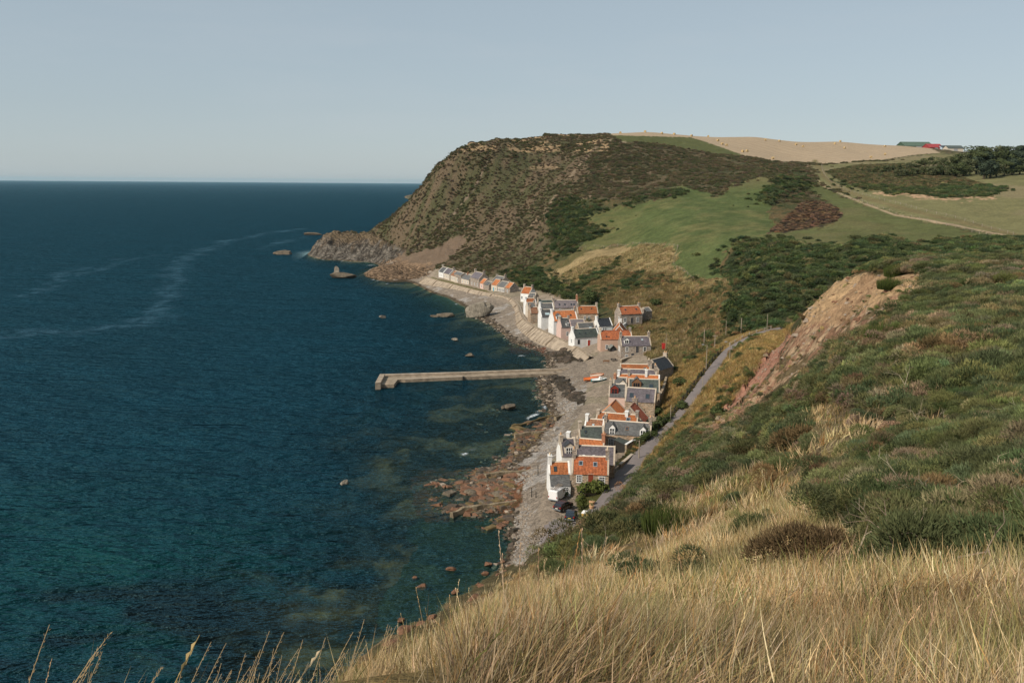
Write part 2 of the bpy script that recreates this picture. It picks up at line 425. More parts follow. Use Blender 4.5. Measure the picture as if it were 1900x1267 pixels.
    # near hill
    k = near; nd = P('neardry', True, 0, 130) & near
    paint(k, (.115, .095, .050), .35)
    paint(k & (n1 + n2 * .6 > .85), (.16, .115, .065), .3)
    nm = P('nearmix', True, 0, 130) & near
    paint(nm, (.20, .150, .085), .3)
    paint(nd, (.24, .175, .078), .25)
    sd = P('sand', True, 80, 175); sr = P('scree', True, 85, 185); st = P('strip', True, 110, 190)
    bk = P('bank', True, 105, 250); paint(bk, (.205, .140, .055), .25); paint(bk & (n1 > .58), (.130, .118, .045), .25)
    bl = (d > 150) & (d < 262) & (px > 1180) & hr; paint(bl, (.225, .155, .062), .22)
    paint(sr, (.315, .185, .115), .35); paint(sr & (n2 > .56), (.14, .105, .058), .3); paint(sr & (fbm(x / .8, y / .8, 2, 231) > .62), (.46, .32, .20), .2); paint(sd, (.42, .27, .155), .25); paint(sd * sstep(.45, .62, n1), (.47, .315, .175), .12)
    paint(st, (.42, .215, .145), .12)
    m['bare'] = (sd | sr | st); m['strip'] = st
    m['near'] = near & ~m['bare']; m['neardry'] = nd & ~m['bare']; m['nearmix'] = nm & ~m['bare']; m['bank'] = (bk | bl) & ~st & ~sr
    m['dry'] = dg; m['hr'] = hr; m['brown'] = brown; m['farscrub'] = far_scrub & ~brown & ~(m['pasture'] | m['stubble'] | m['clover'] | m['olive'])
    # shore
    flat = (z < 6.5) & (d > 100) & (d < 640) & (px < 1212 + 30 * (n1 - .5)) & ~near & ~k2 & (px > 500)
    vil = flat & (z > 3.2)
    paint(vil, (.315, .255, .195), .16)
    paint(vil & (n1 > .6), (.25, .21, .15), .2)
    beach = flat & (z <= 3.2)
    paint(beach, (.255, .210, .165), .22)
    paint(beach & (z > .6) & (n1 + .5 * n2 > .86), (.30, .27, .24), .25)
    wet = beach & (z < .55 + .5 * (n1 - .5))
    paint(wet, (.085, .064, .042), .5)
    sea = z < .12
    paint(sea, (.070, .056, .034), .5)
    paint(sea * sstep(.48, .60, n1) * .9, (.23, .165, .095), .35)
    paint(sea & (n3 < .42), (.075, .095, .062), .3)
    plat = inpoly(jx, jy, [(760,890),(800,870),(870,872),(930,868),(985,872),(985,905),(960,940),(930,960),(870,965),(800,968),(770,945)]) & (z < 1.2) & (d > 130)
    paint(plat, (.205, .100, .056), .4); paint(plat & (n2 > .55), (.11, .068, .034), .4)
    kelp = inpoly(jx, jy, [(1020,655),(1050,650),(1082,662),(1080,672),(1050,672),(1030,668)]) | inpoly(jx, jy, [(1022,698),(1042,700),(1062,722),(1080,738),(1100,742),(1085,748),(1050,735),(1035,715)])
    m['kelp'] = kelp & beach & (n1 + n2 > .85)
    paint(m['kelp'], (.045, .036, .024), .4)
    redweed = inpoly(jx, jy, [(945,640),(985,640),(1020,650),(1008,660),(950,655)]) & (z < 1)
    paint(redweed, (.17, .065, .04), .3)
    paint(isl, (.105, .105, .036), .3)
    gs = inpoly(px, py, [(800, 514), (835, 522.5), (871, 532), (905, 540), (908, 545), (872, 536.5), (834, 526.5), (796, 517)]) & (d > 400)
    paint(gs, (.125, .115, .045), .2)
    m['beach'] = beach; m['vil'] = vil; m['plat'] = plat; m['sea'] = sea
    m['px'], m['py'], m['n1'], m['n2'], m['n3'] = px, py, n1, n2, n3
    return col, m

# ------------------------------------------------------------------ terrain mesh
_az = np.radians(np.unique(np.concatenate([np.linspace(-179, -80, 20), np.linspace(-80, -32, 26), np.linspace(-32, 31, 640), np.linspace(31, 45, 60), np.linspace(45, 80, 20), np.linspace(80, 179, 20)])))
_lr = np.unique(np.concatenate([np.linspace(math.log(.7), math.log(20), 90), np.linspace(math.log(20), math.log(100), 170), np.linspace(math.log(100), math.log(840), 560),
                                np.linspace(math.log(840), math.log(1250), 60), np.linspace(math.log(1250), math.log(7000), 24)]))
def rough_h(x, y, z0):
    """small-scale relief added to the surveyed surface"""
    r = np.hypot(x, y)
    px, py = proj(x, y, z0)
    lump = fbm(x / 7, y / 7, 4, 5) - .5
    fine = fbm(x / 1.6, y / 1.6, 3, 15) - .5
    big = fbm(x / 30, y / 30, 3, 25) - .5
    amp = np.where(z0 > 7, 1.0, 0.12)
    amp = np.where((z0 <= 7) & (z0 > 5.3), .12 + .88 * (z0 - 5.3) / 1.7, amp)
    far = sstep(180, 420, r)
    z0 = z0 - np.where((z0 > 6) & (px > 300), (.30 * sstep(1.5, 6, r) + .35 * sstep(14, 40, r)) * (1 - sstep(105, 150, r)), 0)
    h = z0 + amp * (lump * (1.0 + 1.6 * far) + fine * .35 + big * 3.0 * far * sstep(12, 30, z0))
    smooth = inpoly(px, py, POLY['pasture']) | inpoly(px, py, POLY['pasture_low']) | inpoly(px, py, POLY['stubble']) | inpoly(px, py, POLY['olive'])
    h = np.where(smooth & (r > 330), z0 + .8 * big, h)
    # gullies and ribs down the headland face, ledges on its rocks
    head = (y > 540) & (px < 1010) & (z0 > 6)
    rib = np.abs(fbm((x + .45 * z0) / 9, y / 60, 3, 35) - .5) * 2
    h = np.where(head, h - (1 - rib) * 2.6 * sstep(6, 20, z0), h)
    rk = inpoly(px, py, POLY['headrock']) & (y > 640)
    ridged = 1 - np.abs(fbm(x / 11, y / 7, 4, 45) * 2 - 1)
    h = np.where(rk & (z0 > .5), h + ((ridged - .6) * 7.0 + (1 - np.abs(fbm(x / 4, y / 3, 3, 46) * 2 - 1) - .6) * 2.6) * sstep(.5, 6, z0), h)
    sp = inpoly(px, py, POLY['spur']) & (y > 560)
    h = np.where(sp & (z0 > .3) & (z0 < 7), h + (1 - np.abs(fbm(x / 3, y / 8, 3, 55) * 2 - 1) - .6) * 2.2, h)
    # rock platform and reef ridges
    reef = (1 - np.abs(fbm((x * .3 + y) / 9, (y * .3 - x) / 16, 4, 67) * 2 - 1) - .62) * np.where(y < 140, 9.0, 5.0)
    h = np.where((z0 < -.6) & (z0 > -9) & (y < 330), np.minimum(h + np.maximum(reef, 0) * sstep(-.6, -1.6, z0), -.35), h)
    pl = (z0 < 1.0) & (z0 > -6) & (y < 240)
    st = fbm((x * .35 + y) / 2.6, (y * .35 - x) / 11, 4, 65) - .5
    h = np.where(pl, h + st * np.where(inpoly(px, py, [(750,870),(990,866),(990,975),(760,980)]), 1.5, .8), h)
    gz = np.zeros(x.shape, bool)
    for kk in ('gully', 'gorse_l', 'gorse_r', 'gorse_v'): gz |= inpoly(px, py, POLY[kk])
    h = np.where(gz & (r > 205), h + (fbm((x + .3 * y) / 10, (y - .3 * x) / 17, 3, 205) - .42) * 7.0, h)
    h = np.where((r < 60) & (z0 > 20), h + (fbm(x / 1.8, y / 1.8, 3, 207) - .5) * .5 * sstep(3, 8, r), h)
    # landslide: hollow strip and gullied scree
    stp = inpoly(px + (fine * 14), py, POLY['strip']) & (r > 110) & (r < 200)
    h = np.where(stp, h - 1.3, h)
    scr = (inpoly(px, py, POLY['scree']) | inpoly(px, py, POLY['sand'])) & (r > 85) & (r < 190)
    h = np.where(scr, h + (np.abs(fbm((x + y) / 3.5, (x - y) / 14, 4, 75) - .5) - .2) * 3.6 + (fbm(x / 1.3, y / 1.3, 3, 77) - .5) * 1.1, h)
    return h

def carve_road(x, y, h):
    dd, par = seg_dist(x, y, ROADN)
    i = np.clip(par.astype(int), 0, len(ROADN) - 2); f = par - i
    rz = ROADN[i, 2] * (1 - f) + ROADN[i + 1, 2] * f
    k = 1 - sstep(1.9, 4.2, dd)
    return h * (1 - k) + (rz - .25) * k

def height(x, y):
    x = np.asarray(x, float); y = np.asarray(y, float)
    z0 = base_h(x, y)
    return carve_road(x, y, rough_h(x, y, z0))
def hgt(x, y):
    return float(height(np.array([x]), np.array([y]))[0])

def on_ground(px, py, lo=2.0, hi=1500.0):
    """first point of the terrain along a sight line"""
    ts = np.exp(np.linspace(math.log(lo), math.log(hi), 900))
    d = ray(px, py); d = d / d[1]
    X = d[0] * ts; Y = ts; Z = HC + d[2] * ts
    g = height(X, Y)
    k = np.where(Z < g)[0]
    if len(k) == 0: return None
    i = max(k[0], 1)
    a, b = (Z - g)[i - 1], (Z - g)[i]
    f = a / (a - b + 1e-9)
    t = ts[i - 1] + (ts[i] - ts[i - 1]) * f
    return np.array([d[0] * t, t, float(height(np.array([d[0] * t]), np.array([t]))[0])])

_AZ, _RR = np.meshgrid(_az, np.exp(_lr))
TX = np.sin(_AZ) * _RR; TY = np.cos(_AZ) * _RR
TZ = height(TX, TY)
TCOL, TM = zones(TX, TY, TZ)

def grid_mesh(name, X, Y, Z, keep=None):
    nr, nc = X.shape
    co = np.stack([X, Y, Z], -1).reshape(-1, 3)
    idx = np.arange(nr * nc).reshape(nr, nc)
    q = np.stack([idx[:-1, :-1], idx[:-1, 1:], idx[1:, 1:], idx[1:, :-1]], -1).reshape(-1, 4)
    if keep is not None:
        q = q[keep.ravel()]
        used = np.unique(q)
        remap = np.full(len(co), -1); remap[used] = np.arange(len(used))
        q = remap[q]; co = co[used]
    else:
        used = np.arange(len(co))
    me = bpy.data.meshes.new(name)
    me.vertices.add(len(co)); me.vertices.foreach_set('co', co.ravel())
    me.loops.add(len(q) * 4); me.loops.foreach_set('vertex_index', q.ravel().astype(np.int32))
    me.polygons.add(len(q))
    me.polygons.foreach_set('loop_start', (np.arange(len(q)) * 4).astype(np.int32))
    me.polygons.foreach_set('loop_total', np.full(len(q), 4, np.int32))
    me.polygons.foreach_set('use_smooth', np.ones(len(q), bool))
    me.update(calc_edges=True)
    return me, used

def link(name, me, mat=None, parent=None):
    o = bpy.data.objects.new(name, me)
    C.objects.link(o)
    if mat is not None and len(me.materials) == 0:
        me.materials.append(mat)
    if parent is not None:
        o.parent = parent
    return o

def setcol(me, name, rgb):
    a = me.color_attributes.new(name, 'FLOAT_COLOR', 'POINT')
    d4 = np.ones((len(rgb), 4)); d4[:, :3] = rgb
    a.data.foreach_set('color', d4.ravel())
def setf(me, name, v):
    a = me.attributes.new(name, 'FLOAT', 'POINT')
    a.data.foreach_set('value', np.asarray(v, np.float32).ravel())

def q4(a, f):
    return f(f(a[:-1, :-1], a[:-1, 1:]), f(a[1:, :-1], a[1:, 1:]))
_keep = q4(TZ, np.maximum) > -11.5
me, used = grid_mesh('hillside', TX, TY, TZ, _keep)
setcol(me, 'Col', TCOL.reshape(-1, 3)[used])
setf(me, 'rock', np.asarray(TM['rock'], float).ravel()[used])
setf(me, 'stony', (np.where(TM['beach'], 1.0, 0) + np.where(TM['vil'], .25, 0) + np.where(TM['bare'], .6, 0)).ravel()[used])
setf(me, 'soft', (np.where(TM['pasture'] | TM['stubble'] | TM['olive'] | TM['clover'], 1.0, 0)).ravel()[used])

m, t, p = new_mat('land')
at = N(t, 'ShaderNodeAttribute', attribute_name='Col')
rk = N(t, 'ShaderNodeAttribute', attribute_name='rock')
stn = N(t, 'ShaderNodeAttribute', attribute_name='stony')
sft = N(t, 'ShaderNodeAttribute', attribute_name='soft')
c = mulcol(t, at.outputs['Color'], noise_fac(t, .9, .72, 1.28, 6, .65), noise_fac(t, 6.0, .82, 1.18, 3))
geo = N(t, 'ShaderNodeNewGeometry')
# pebbles
vo = N(t, 'ShaderNodeTexVoronoi', inp={'Scale': 2.2}); t.links.new(geo.outputs['Position'], vo.inputs['Vector'])
sep = N(t, 'ShaderNodeSeparateColor'); t.links.new(vo.outputs['Color'], sep.inputs[0])
pr = N(t, 'ShaderNodeMapRange', inp={1: 0, 2: 1, 3: .72, 4: 1.25}); t.links.new(sep.outputs[0], pr.inputs[0])
mixv = N(t, 'ShaderNodeMix', data_type='FLOAT'); mixv.inputs[2].default_value = 1.0
t.links.new(stn.outputs['Fac'], mixv.inputs[0]); t.links.new(pr.outputs[0], mixv.inputs[3])
c = mulcol(t, c, mixv.outputs[0])
# rock strata
wv = N(t, 'ShaderNodeTexWave', bands_direction='DIAGONAL', inp={'Scale': .10, 'Distortion': 14.0, 'Detail': 5.0, 'Detail Scale': 1.6})
t.links.new(geo.outputs['Position'], wv.inputs['Vector'])
wr = N(t, 'ShaderNodeMapRange', inp={1: 0, 2: 1, 3: .35, 4: 1.45}); t.links.new(wv.outputs['Fac'], wr.inputs[0])
mixr = N(t, 'ShaderNodeMix', data_type='FLOAT'); mixr.inputs[2].default_value = 1.0
t.links.new(rk.outputs['Fac'], mixr.inputs[0]); t.links.new(wr.outputs[0], mixr.inputs[3])
c = mulcol(t, c, mixr.outputs[0])
t.links.new(c, p.inputs['Base Color'])
p.inputs['Roughness'].default_value = 1.0
p.inputs['Specular IOR Level'].default_value = 0.05
nb = N(t, 'ShaderNodeTexNoise', inp={'Scale': .7, 'Detail': 8, 'Roughness': .7}); t.links.new(geo.outputs['Position'], nb.inputs['Vector'])
ad = N(t, 'ShaderNodeMath', operation='MULTIPLY_ADD'); t.links.new(wv.outputs['Fac'], ad.inputs[0]); t.links.new(rk.outputs['Fac'], ad.inputs[1]); t.links.new(nb.outputs[0], ad.inputs[2])
bs = N(t, 'ShaderNodeMapRange', inp={1: 0, 2: 1, 3: 1.0, 4: .25}); t.links.new(sft.outputs['Fac'], bs.inputs[0])
b = N(t, 'ShaderNodeBump', inp={'Distance': 1.3}); t.links.new(ad.outputs[0], b.inputs['Height']); t.links.new(bs.outputs[0], b.inputs['Strength'])
t.links.new(b.outputs[0], p.inputs['Normal'])
land = link('hillside', me, m)
land['kind'] = 'structure'

# ------------------------------------------------------------------ sea
_az2 = np.radians(np.linspace(-80, 34, 420))
_lr2 = np.unique(np.concatenate([np.linspace(math.log(40), math.log(900), 420), np.linspace(math.log(900), math.log(5000), 120), np.linspace(math.log(5000), math.log(40000), 40)]))
A2, R2 = np.meshgrid(_az2, np.exp(_lr2))
WX = np.sin(A2) * R2; WY = np.cos(A2) * R2
bed = base_h(WX, WY)
bed = np.where(R2 < 300, rough_h(WX, WY, bed), bed)
bed = np.where(R2 > 1400, -40, bed)
deep = sstep(0, 3, -bed)
swell = (fbm((WX * .1 + WY) / 26, (WX - .1 * WY) / 120, 2, 81) - .5) * .9 + (fbm((WX * .2 + WY) / 8, (WX - .1 * WY) / 22, 2, 83) - .5) * .28
WZ = swell * deep * np.where(R2 > 1500, .0, 1)
wme, wused = grid_mesh('sea', WX, WY, WZ, q4(bed, np.minimum) < 1.2)
wpx, wpy = proj(WX, WY, WZ)
kx = .35 + 1.6 * sstep(0, 1, fbm(WX / 45, WY / 30, 3, 87))
opac = (1 - np.exp(-np.maximum(-bed, 0) * .27)) / (1 - math.exp(-8.5 * .27))
setf(wme, 'opac', np.clip(opac, .0, 1).ravel()[wused])
# smooth wind slicks and old foam lines on the open water
SL = [([(-40,632),(60,622),(160,612),(250,603),(300,590)], 9), ([(286,600),(303,575),(312,545),(322,515),(332,488),(372,466),(420,448),(490,434),(560,424)], 6),
      ([(480,465),(530,446),(580,436)], 3), ([(60,545),(100,515),(150,497)], 4), ([(600,465),(545,470)], 3), ([(140,512),(240,480),(330,470)], 3)]
slick = np.zeros(WX.shape)
for pts, wd in SL:
    wp = [PZ(a, b, 0)[:2] for a, b in pts]
    dd, par = seg_dist(WX + (fbm(WX / 14, WY / 14, 3, 91) - .5) * 26, WY + (fbm(WX / 14, WY / 14, 3, 92) - .5) * 40, wp)
    slick = np.maximum(slick, .75 * np.exp(-(dd / (wd * .9)) ** 2) * (.15 + .85 * sstep(.35, .6, fbm(WX / 3.5, WY / 3.5, 3, 93))))
setf(wme, 'slick', slick.ravel()[wused])
FO = [([(1012, 738), (1008, 752), (996, 768), (982, 778)], .9), ([(975, 782), (955, 790), (940, 795)], .5), ([(928, 806), (915, 812)], .7), ([(890, 829), (872, 838), (858, 844)], .9), ([(850, 566), (835, 560)], .6),
      ([(1000, 668), (975, 672)], .5), ([(985, 664), (940, 655)], .3), ([(700, 1196), (735, 1172), (745, 1160)], .7), ([(660, 1215), (700, 1203), (730, 1190)], .6), ([(690, 1222), (650, 1235)], .6), 
      ([(585, 480), (640, 486), (690, 492)], .5), ([(690, 518), (720, 527), (770, 531)], .6), ([(940, 1010), (944, 1035), (925, 1052)], .25), ([(1000, 700), (1012, 735)], .3), ([(905, 604), (935, 620), (962, 645)], .35)]
foam = np.zeros(WX.shape)
_fn = fbm(WX / 1.6, WY / 1.6, 4, 131); _fj = (fbm(WX / 5, WY / 5, 3, 133) - .5) * 5
for pts, st_ in FO:
    wp = [PZ(a, b, 0)[:2] for a, b in pts]
    dd, par = seg_dist(WX + _fj, WY + _fj * .8, wp)
    foam = np.maximum(foam, np.exp(-(dd / (.45 + R2 / 480)) ** 2) * sstep(.66 - st_ * .26, .92 - st_ * .26, _fn + .10))
setf(wme, 'foam', np.clip(foam, 0, 1).ravel()[wused])
shal = np.exp(-((wpx - 150) / 420) ** 2 - ((wpy - 1080) / 170) ** 2) * (.55 + .9 * (fbm(WX / 22, WY / 14, 4, 95) - .3))
shal = np.where(wpy > 760, shal, shal * sstep(640, 760, wpy))
setf(wme, 'green', np.clip(shal, 0, 1).ravel()[wused])
weed = sstep(.48, .60, fbm(WX / 16, WY / 7, 4, 97)) * sstep(1030, 1120, wpy + (fbm(WX / 30, WY / 30, 3, 98) - .5) * 160) * (wpx < 720)
setf(wme, 'weed', np.clip(weed, 0, 1).ravel()[wused])

m = bpy.data.materials.new('sea_water'); m.use_nodes = True
t = m.node_tree
for n in list(t.nodes): t.nodes.remove(n)
out = N(t, 'ShaderNodeOutputMaterial')
geo = N(t, 'ShaderNodeNewGeometry')
def A(nm): return N(t, 'ShaderNodeAttribute', attribute_name=nm).outputs['Fac']
def mixc(f, a, b):
    x = N(t, 'ShaderNodeMix', data_type='RGBA')
    if isinstance(f, float): x.inputs[0].default_value = f
    else: t.links.new(f, x.inputs[0])
    for k, v in ((6, a), (7, b)):
        if isinstance(v, tuple): x.inputs[k].default_value = v + (1,)
        else: t.links.new(v, x.inputs[k])
    return x.outputs[2]
nz = noise_fac(t, .018, .75, 1.25, 5, coord='Object', stretch=(1, 2.2, 1))
body = mixc(A('green'), (.0016, .0185, .0295), (.0007, .0300, .0230))
body = mixc(A('weed'), body, (.003, .006, .007))
body = mulcol(t, body, nz)
body = mixc(A('slick'), body, (.030, .062, .085))
fnz = noise_fac(t, 1.9, 0, 1, 6, .7)
fcl = N(t, 'ShaderNodeMath', operation='MULTIPLY_ADD', inp={1: 1.9}); t.links.new(A('foam'), fcl.inputs[0])
fsb = N(t, 'ShaderNodeMath', operation='MULTIPLY', inp={1: -1.35}); t.links.new(fnz, fsb.inputs[0]); t.links.new(fsb.outputs[0], fcl.inputs[2])
foamf = N(t, 'ShaderNodeClamp'); t.links.new(fcl.outputs[0], foamf.inputs[0])
body = mixc(foamf.outputs[0], body, (.58, .62, .64))
dif = N(t, 'ShaderNodeBsdfDiffuse'); t.links.new(body, dif.inputs['Color'])
opf = N(t, 'ShaderNodeMath', operation='MAXIMUM'); t.links.new(A('opac'), opf.inputs[0]); t.links.new(foamf.outputs[0], opf.inputs[1])
tr = N(t, 'ShaderNodeBsdfTransparent', inp={'Color': (.58, .74, .70, 1)})
mx = N(t, 'ShaderNodeMixShader'); t.links.new(opf.outputs[0], mx.inputs[0]); t.links.new(tr.outputs[0], mx.inputs[1]); t.links.new(dif.outputs[0], mx.inputs[2])
gl = N(t, 'ShaderNodeBsdfGlossy', inp={'Roughness': .3, 'Color': (.38, .83, 1.0, 1)})
# ripples: three sizes, long across the wind
def wave(scale, sx, sy, rot):
    mp = N(t, 'ShaderNodeMapping', inp={'Scale': (sx, sy, 1), 'Rotation': (0, 0, rot)}); t.links.new(geo.outputs['Position'], mp.inputs[0])
    n = N(t, 'ShaderNodeTexNoise', inp={'Scale': scale, 'Detail': 3, 'Roughness': .55}); t.links.new(mp.outputs[0], n.inputs['Vector'])
    return n.outputs[0]
w1 = wave(1.5, .5, 1, .15); w2 = wave(.45, .45, 1, -.12); w3 = wave(.10, .4, 1, .1)
a1 = N(t, 'ShaderNodeMath', operation='MULTIPLY_ADD', inp={1: 5.0}); t.links.new(w2, a1.inputs[0]); t.links.new(w1, a1.inputs[2])
a2 = N(t, 'ShaderNodeMath', operation='MULTIPLY_ADD', inp={1: 11.0}); t.links.new(w3, a2.inputs[0]); t.links.new(a1.outputs[0], a2.inputs[2])
bm_ = N(t, 'ShaderNodeBump', inp={'Distance': .75}); t.links.new(a2.outputs[0], bm_.inputs['Height'])
bst = N(t, 'ShaderNodeMapRange', inp={1: 0, 2: 1, 3: 1.0, 4: .35}); t.links.new(A('slick'), bst.inputs[0]); t.links.new(bst.outputs[0], bm_.inputs['Strength'])
t.links.new(bm_.outputs[0], gl.inputs['Normal']); t.links.new(bm_.outputs[0], dif.inputs['Normal'])
fr = N(t, 'ShaderNodeFresnel', inp={'IOR': 1.33}); t.links.new(bm_.outputs[0], fr.inputs['Normal'])
fk = N(t, 'ShaderNodeMath', operation='MULTIPLY', inp={1: .36}); t.links.new(fr.outputs[0], fk.inputs[0])
fm = N(t, 'ShaderNodeMath', operation='MINIMUM', inp={1: .30}); t.links.new(fk.outputs[0], fm.inputs[0])
mx2 = N(t, 'ShaderNodeMixShader'); t.links.new(fm.outputs[0], mx2.inputs[0]); t.links.new(mx.outputs[0], mx2.inputs[1]); t.links.new(gl.outputs[0], mx2.inputs[2])
t.links.new(mx2.outputs[0], out.inputs['Surface'])
sea = link('sea', wme, m)
sea['kind'] = 'structure'
# ------------------------------------------------------------------ mesh builder
class MB:
    def __init__(s): s.v = []; s.f = []
    def add(s, vs, fs):
        n = len(s.v); s.v += [tuple(map(float, a)) for a in vs]; s.f += [[n + i for i in q] for q in fs]
    def hexa(s, p):
        s.add(p, [(0, 3, 2, 1), (4, 5, 6, 7), (0, 1, 5, 4), (1, 2, 6, 5), (2, 3, 7, 6), (3, 0, 4, 7)])
    def box(s, x0, x1, y0, y1, z0, z1):
        s.hexa([(x0, y0, z0), (x1, y0, z0), (x1, y1, z0), (x0, y1, z0), (x0, y0, z1), (x1, y0, z1), (x1, y1, z1), (x0, y1, z1)])
    def prism(s, poly, a, b):
        """polygon of 3-d points 'a' matched by points 'b' (same count)"""
        n = len(a)
        s.add(list(a) + list(b), [tuple(range(n - 1, -1, -1)), tuple(range(n, 2 * n))] + [(i, (i + 1) % n, n + (i + 1) % n, n + i) for i in range(n)])
    def extrude(s, pts, z0, z1):
        s.prism(None, [(p[0], p[1], z0) for p in pts], [(p[0], p[1], z1) for p in pts])
    def tube(s, a, b, r0, r1=None, n=6):
        r1 = r0 if r1 is None else r1
        a = Vector(a); b = Vector(b); d = (b - a).normalized()
        u = d.orthogonal().normalized(); v = d.cross(u)
        A = [a + (u * math.cos(k * 2 * math.pi / n) + v * math.sin(k * 2 * math.pi / n)) * r0 for k in range(n)]
        B = [b + (u * math.cos(k * 2 * math.pi / n) + v * math.sin(k * 2 * math.pi / n)) * r1 for k in range(n)]
        s.prism(None, A, B)
    def mesh(s, name):
        me = bpy.data.meshes.new(name)
        me.from_pydata(s.v, [], s.f)
        me.update()
        return me
    def build(s, name, mat, parent=None, smooth=False):
        me = s.mesh(name)
        bm = bmesh.new(); bm.from_mesh(me); bmesh.ops.recalc_face_normals(bm, faces=bm.faces); bm.to_mesh(me); bm.free()
        if smooth: me.shade_smooth()
        me.materials.append(mat)
        return link(name, me, None, parent)

def tag(o, label=None, cat=None, group=None, kind=None):
    if label: o['label'] = label
    if cat: o['category'] = cat
    if group: o['group'] = group
    if kind: o['kind'] = kind
    return o
def empty(name, loc, rz=0.0):
    o = bpy.data.objects.new(name, None)
    C.objects.link(o); o.location = loc; o.rotation_euler = (0, 0, rz); o.empty_display_size = .5
    return o
def copy_tree(o, parent=None):
    c = o.copy(); C.objects.link(c)
    if parent is not None: c.parent = parent
    for ch in list(o.children): copy_tree(ch, c)
    return c

# ------------------------------------------------------------------ building materials
def rubble(name, rgb, mortar, scale=1.9, var=.45):
    m, t, p = new_mat(name)
    tc = N(t, 'ShaderNodeTexCoord')
    mp = N(t, 'ShaderNodeMapping', inp={'Scale': (scale, scale, scale * 2.0)}); t.links.new(tc.outputs['Object'], mp.inputs[0])
    v1 = N(t, 'ShaderNodeTexVoronoi', inp={'Scale': 1.0, 'Randomness': .8}); t.links.new(mp.outputs[0], v1.inputs['Vector'])
    v2 = N(t, 'ShaderNodeTexVoronoi', feature='DISTANCE_TO_EDGE', inp={'Scale': 1.0, 'Randomness': .8}); t.links.new(mp.outputs[0], v2.inputs['Vector'])
    sp = N(t, 'ShaderNodeSeparateColor'); t.links.new(v1.outputs['Color'], sp.inputs[0])
    r = N(t, 'ShaderNodeMapRange', inp={3: 1 - var, 4: 1 + var}); t.links.new(sp.outputs[0], r.inputs[0])
    warm = N(t, 'ShaderNodeMix', data_type='RGBA'); t.links.new(sp.outputs[1], warm.inputs[0])
    warm.inputs[6].default_value = (*rgb, 1); warm.inputs[7].default_value = (rgb[0] * 1.12, rgb[1] * .92, rgb[2] * .78, 1)
    c = mulcol(t, warm.outputs[2], r.outputs[0], noise_fac(t, 6, .85, 1.15))
    e = N(t, 'ShaderNodeMapRange', inp={1: .0, 2: .09}); t.links.new(v2.outputs['Distance'], e.inputs[0])
    mx = N(t, 'ShaderNodeMix', data_type='RGBA'); t.links.new(e.outputs[0], mx.inputs[0]); mx.inputs[6].default_value = (*mortar, 1); t.links.new(c, mx.inputs[7])
    t.links.new(mx.outputs[2], p.inputs['Base Color'])
    b = N(t, 'ShaderNodeBump', inp={'Distance': .05}); t.links.new(e.outputs[0], b.inputs['Height']); t.links.new(b.outputs[0], p.inputs['Normal'])
    return m

def roofing(name, rgb, cell=(4.0, 4.0, 4.0), var=.3, blotch=None, bf=.0, rough=.8):
    m, t, p = new_mat(name)
    tc = N(t, 'ShaderNodeTexCoord')
    mp = N(t, 'ShaderNodeMapping', inp={'Scale': cell}); t.links.new(tc.outputs['Object'], mp.inputs[0])
    v1 = N(t, 'ShaderNodeTexVoronoi', inp={'Scale': 1.0, 'Randomness': .6}); t.links.new(mp.outputs[0], v1.inputs['Vector'])
    sp = N(t, 'ShaderNodeSeparateColor'); t.links.new(v1.outputs['Color'], sp.inputs[0])
    r = N(t, 'ShaderNodeMapRange', inp={3: 1 - var, 4: 1 + var}); t.links.new(sp.outputs[0], r.inputs[0])
    base = tuple(rgb)
    if blotch:
        mx = N(t, 'ShaderNodeMix', data_type='RGBA'); t.links.new(noise_fac(t, .8, 0, bf, 5, .7), mx.inputs[0])
        mx.inputs[6].default_value = (*rgb, 1); mx.inputs[7].default_value = (*blotch, 1); base = mx.outputs[2]
    oi = N(t, 'ShaderNodeObjectInfo'); ov_ = N(t, 'ShaderNodeMapRange', inp={3: .72, 4: 1.1}); t.links.new(oi.outputs['Random'], ov_.inputs[0])
    c = mulcol(t, base, r.outputs[0], noise_fac(t, .7, .80, 1.15, 4), ov_.outputs[0])
    t.links.new(c, p.inputs['Base Color']); p.inputs['Roughness'].default_value = rough
    p.inputs['Specular IOR Level'].default_value = .3
    return m

M = {}
M['orange'] = roofing('orange_pantile', (.49, .160, .050), var=.24, blotch=(.30, .135, .065), bf=.8)
M['red'] = roofing('red_pantile', (.37, .118, .045), var=.30, blotch=(.22, .075, .04), bf=.6)
M['oldred'] = roofing('weathered_pantile', (.34, .125, .062), var=.35, blotch=(.19, .145, .09), bf=.9)
M['rust'] = roofing('rust_red_tile', (.27, .085, .05), var=.25)
M['slate'] = roofing('grey_slate', (.125, .122, .122), (3.2, 3.2, 5), var=.26, blotch=(.10, .108, .098), bf=.6, rough=.6)
M['purple'] = roofing('purple_slate', (.135, .112, .125), (3.2, 3.2, 5), var=.25, blotch=(.115, .110, .115), bf=.7, rough=.6)
M['greenslate'] = roofing('mossy_slate', (.088, .096, .096), (3.2, 3.2, 5), var=.26, blotch=(.085, .115, .085), bf=.8, rough=.65)
M['dark'] = roofing('dark_slate', (.045, .050, .058), (3.2, 3.2, 5), var=.2, rough=.55)
M['pinkslate'] = roofing('pinkish_slate', (.185, .158, .162), (3.2, 3.2, 5), var=.2, rough=.7)
M['rubble'] = rubble('rubble_stone', (.33, .265, .195), (.40, .34, .27))
M['grey_rubble'] = rubble('grey_rubble_stone', (.29, .262, .23), (.34, .31, .27))
M['white'] = simple('white_limewash', (.73, .72, .69), .11, .8, .85, .01, 8)
M['pink'] = simple('pink_harling', (.60, .435, .37), .06, 1.5, .95)
M['pinktan'] = simple('pink_tan_harling', (.50, .335, .25), .08, 1.5, .95)
M['cream'] = simple('cream_harling', (.55, .48, .39), .08, 1.5, .95)
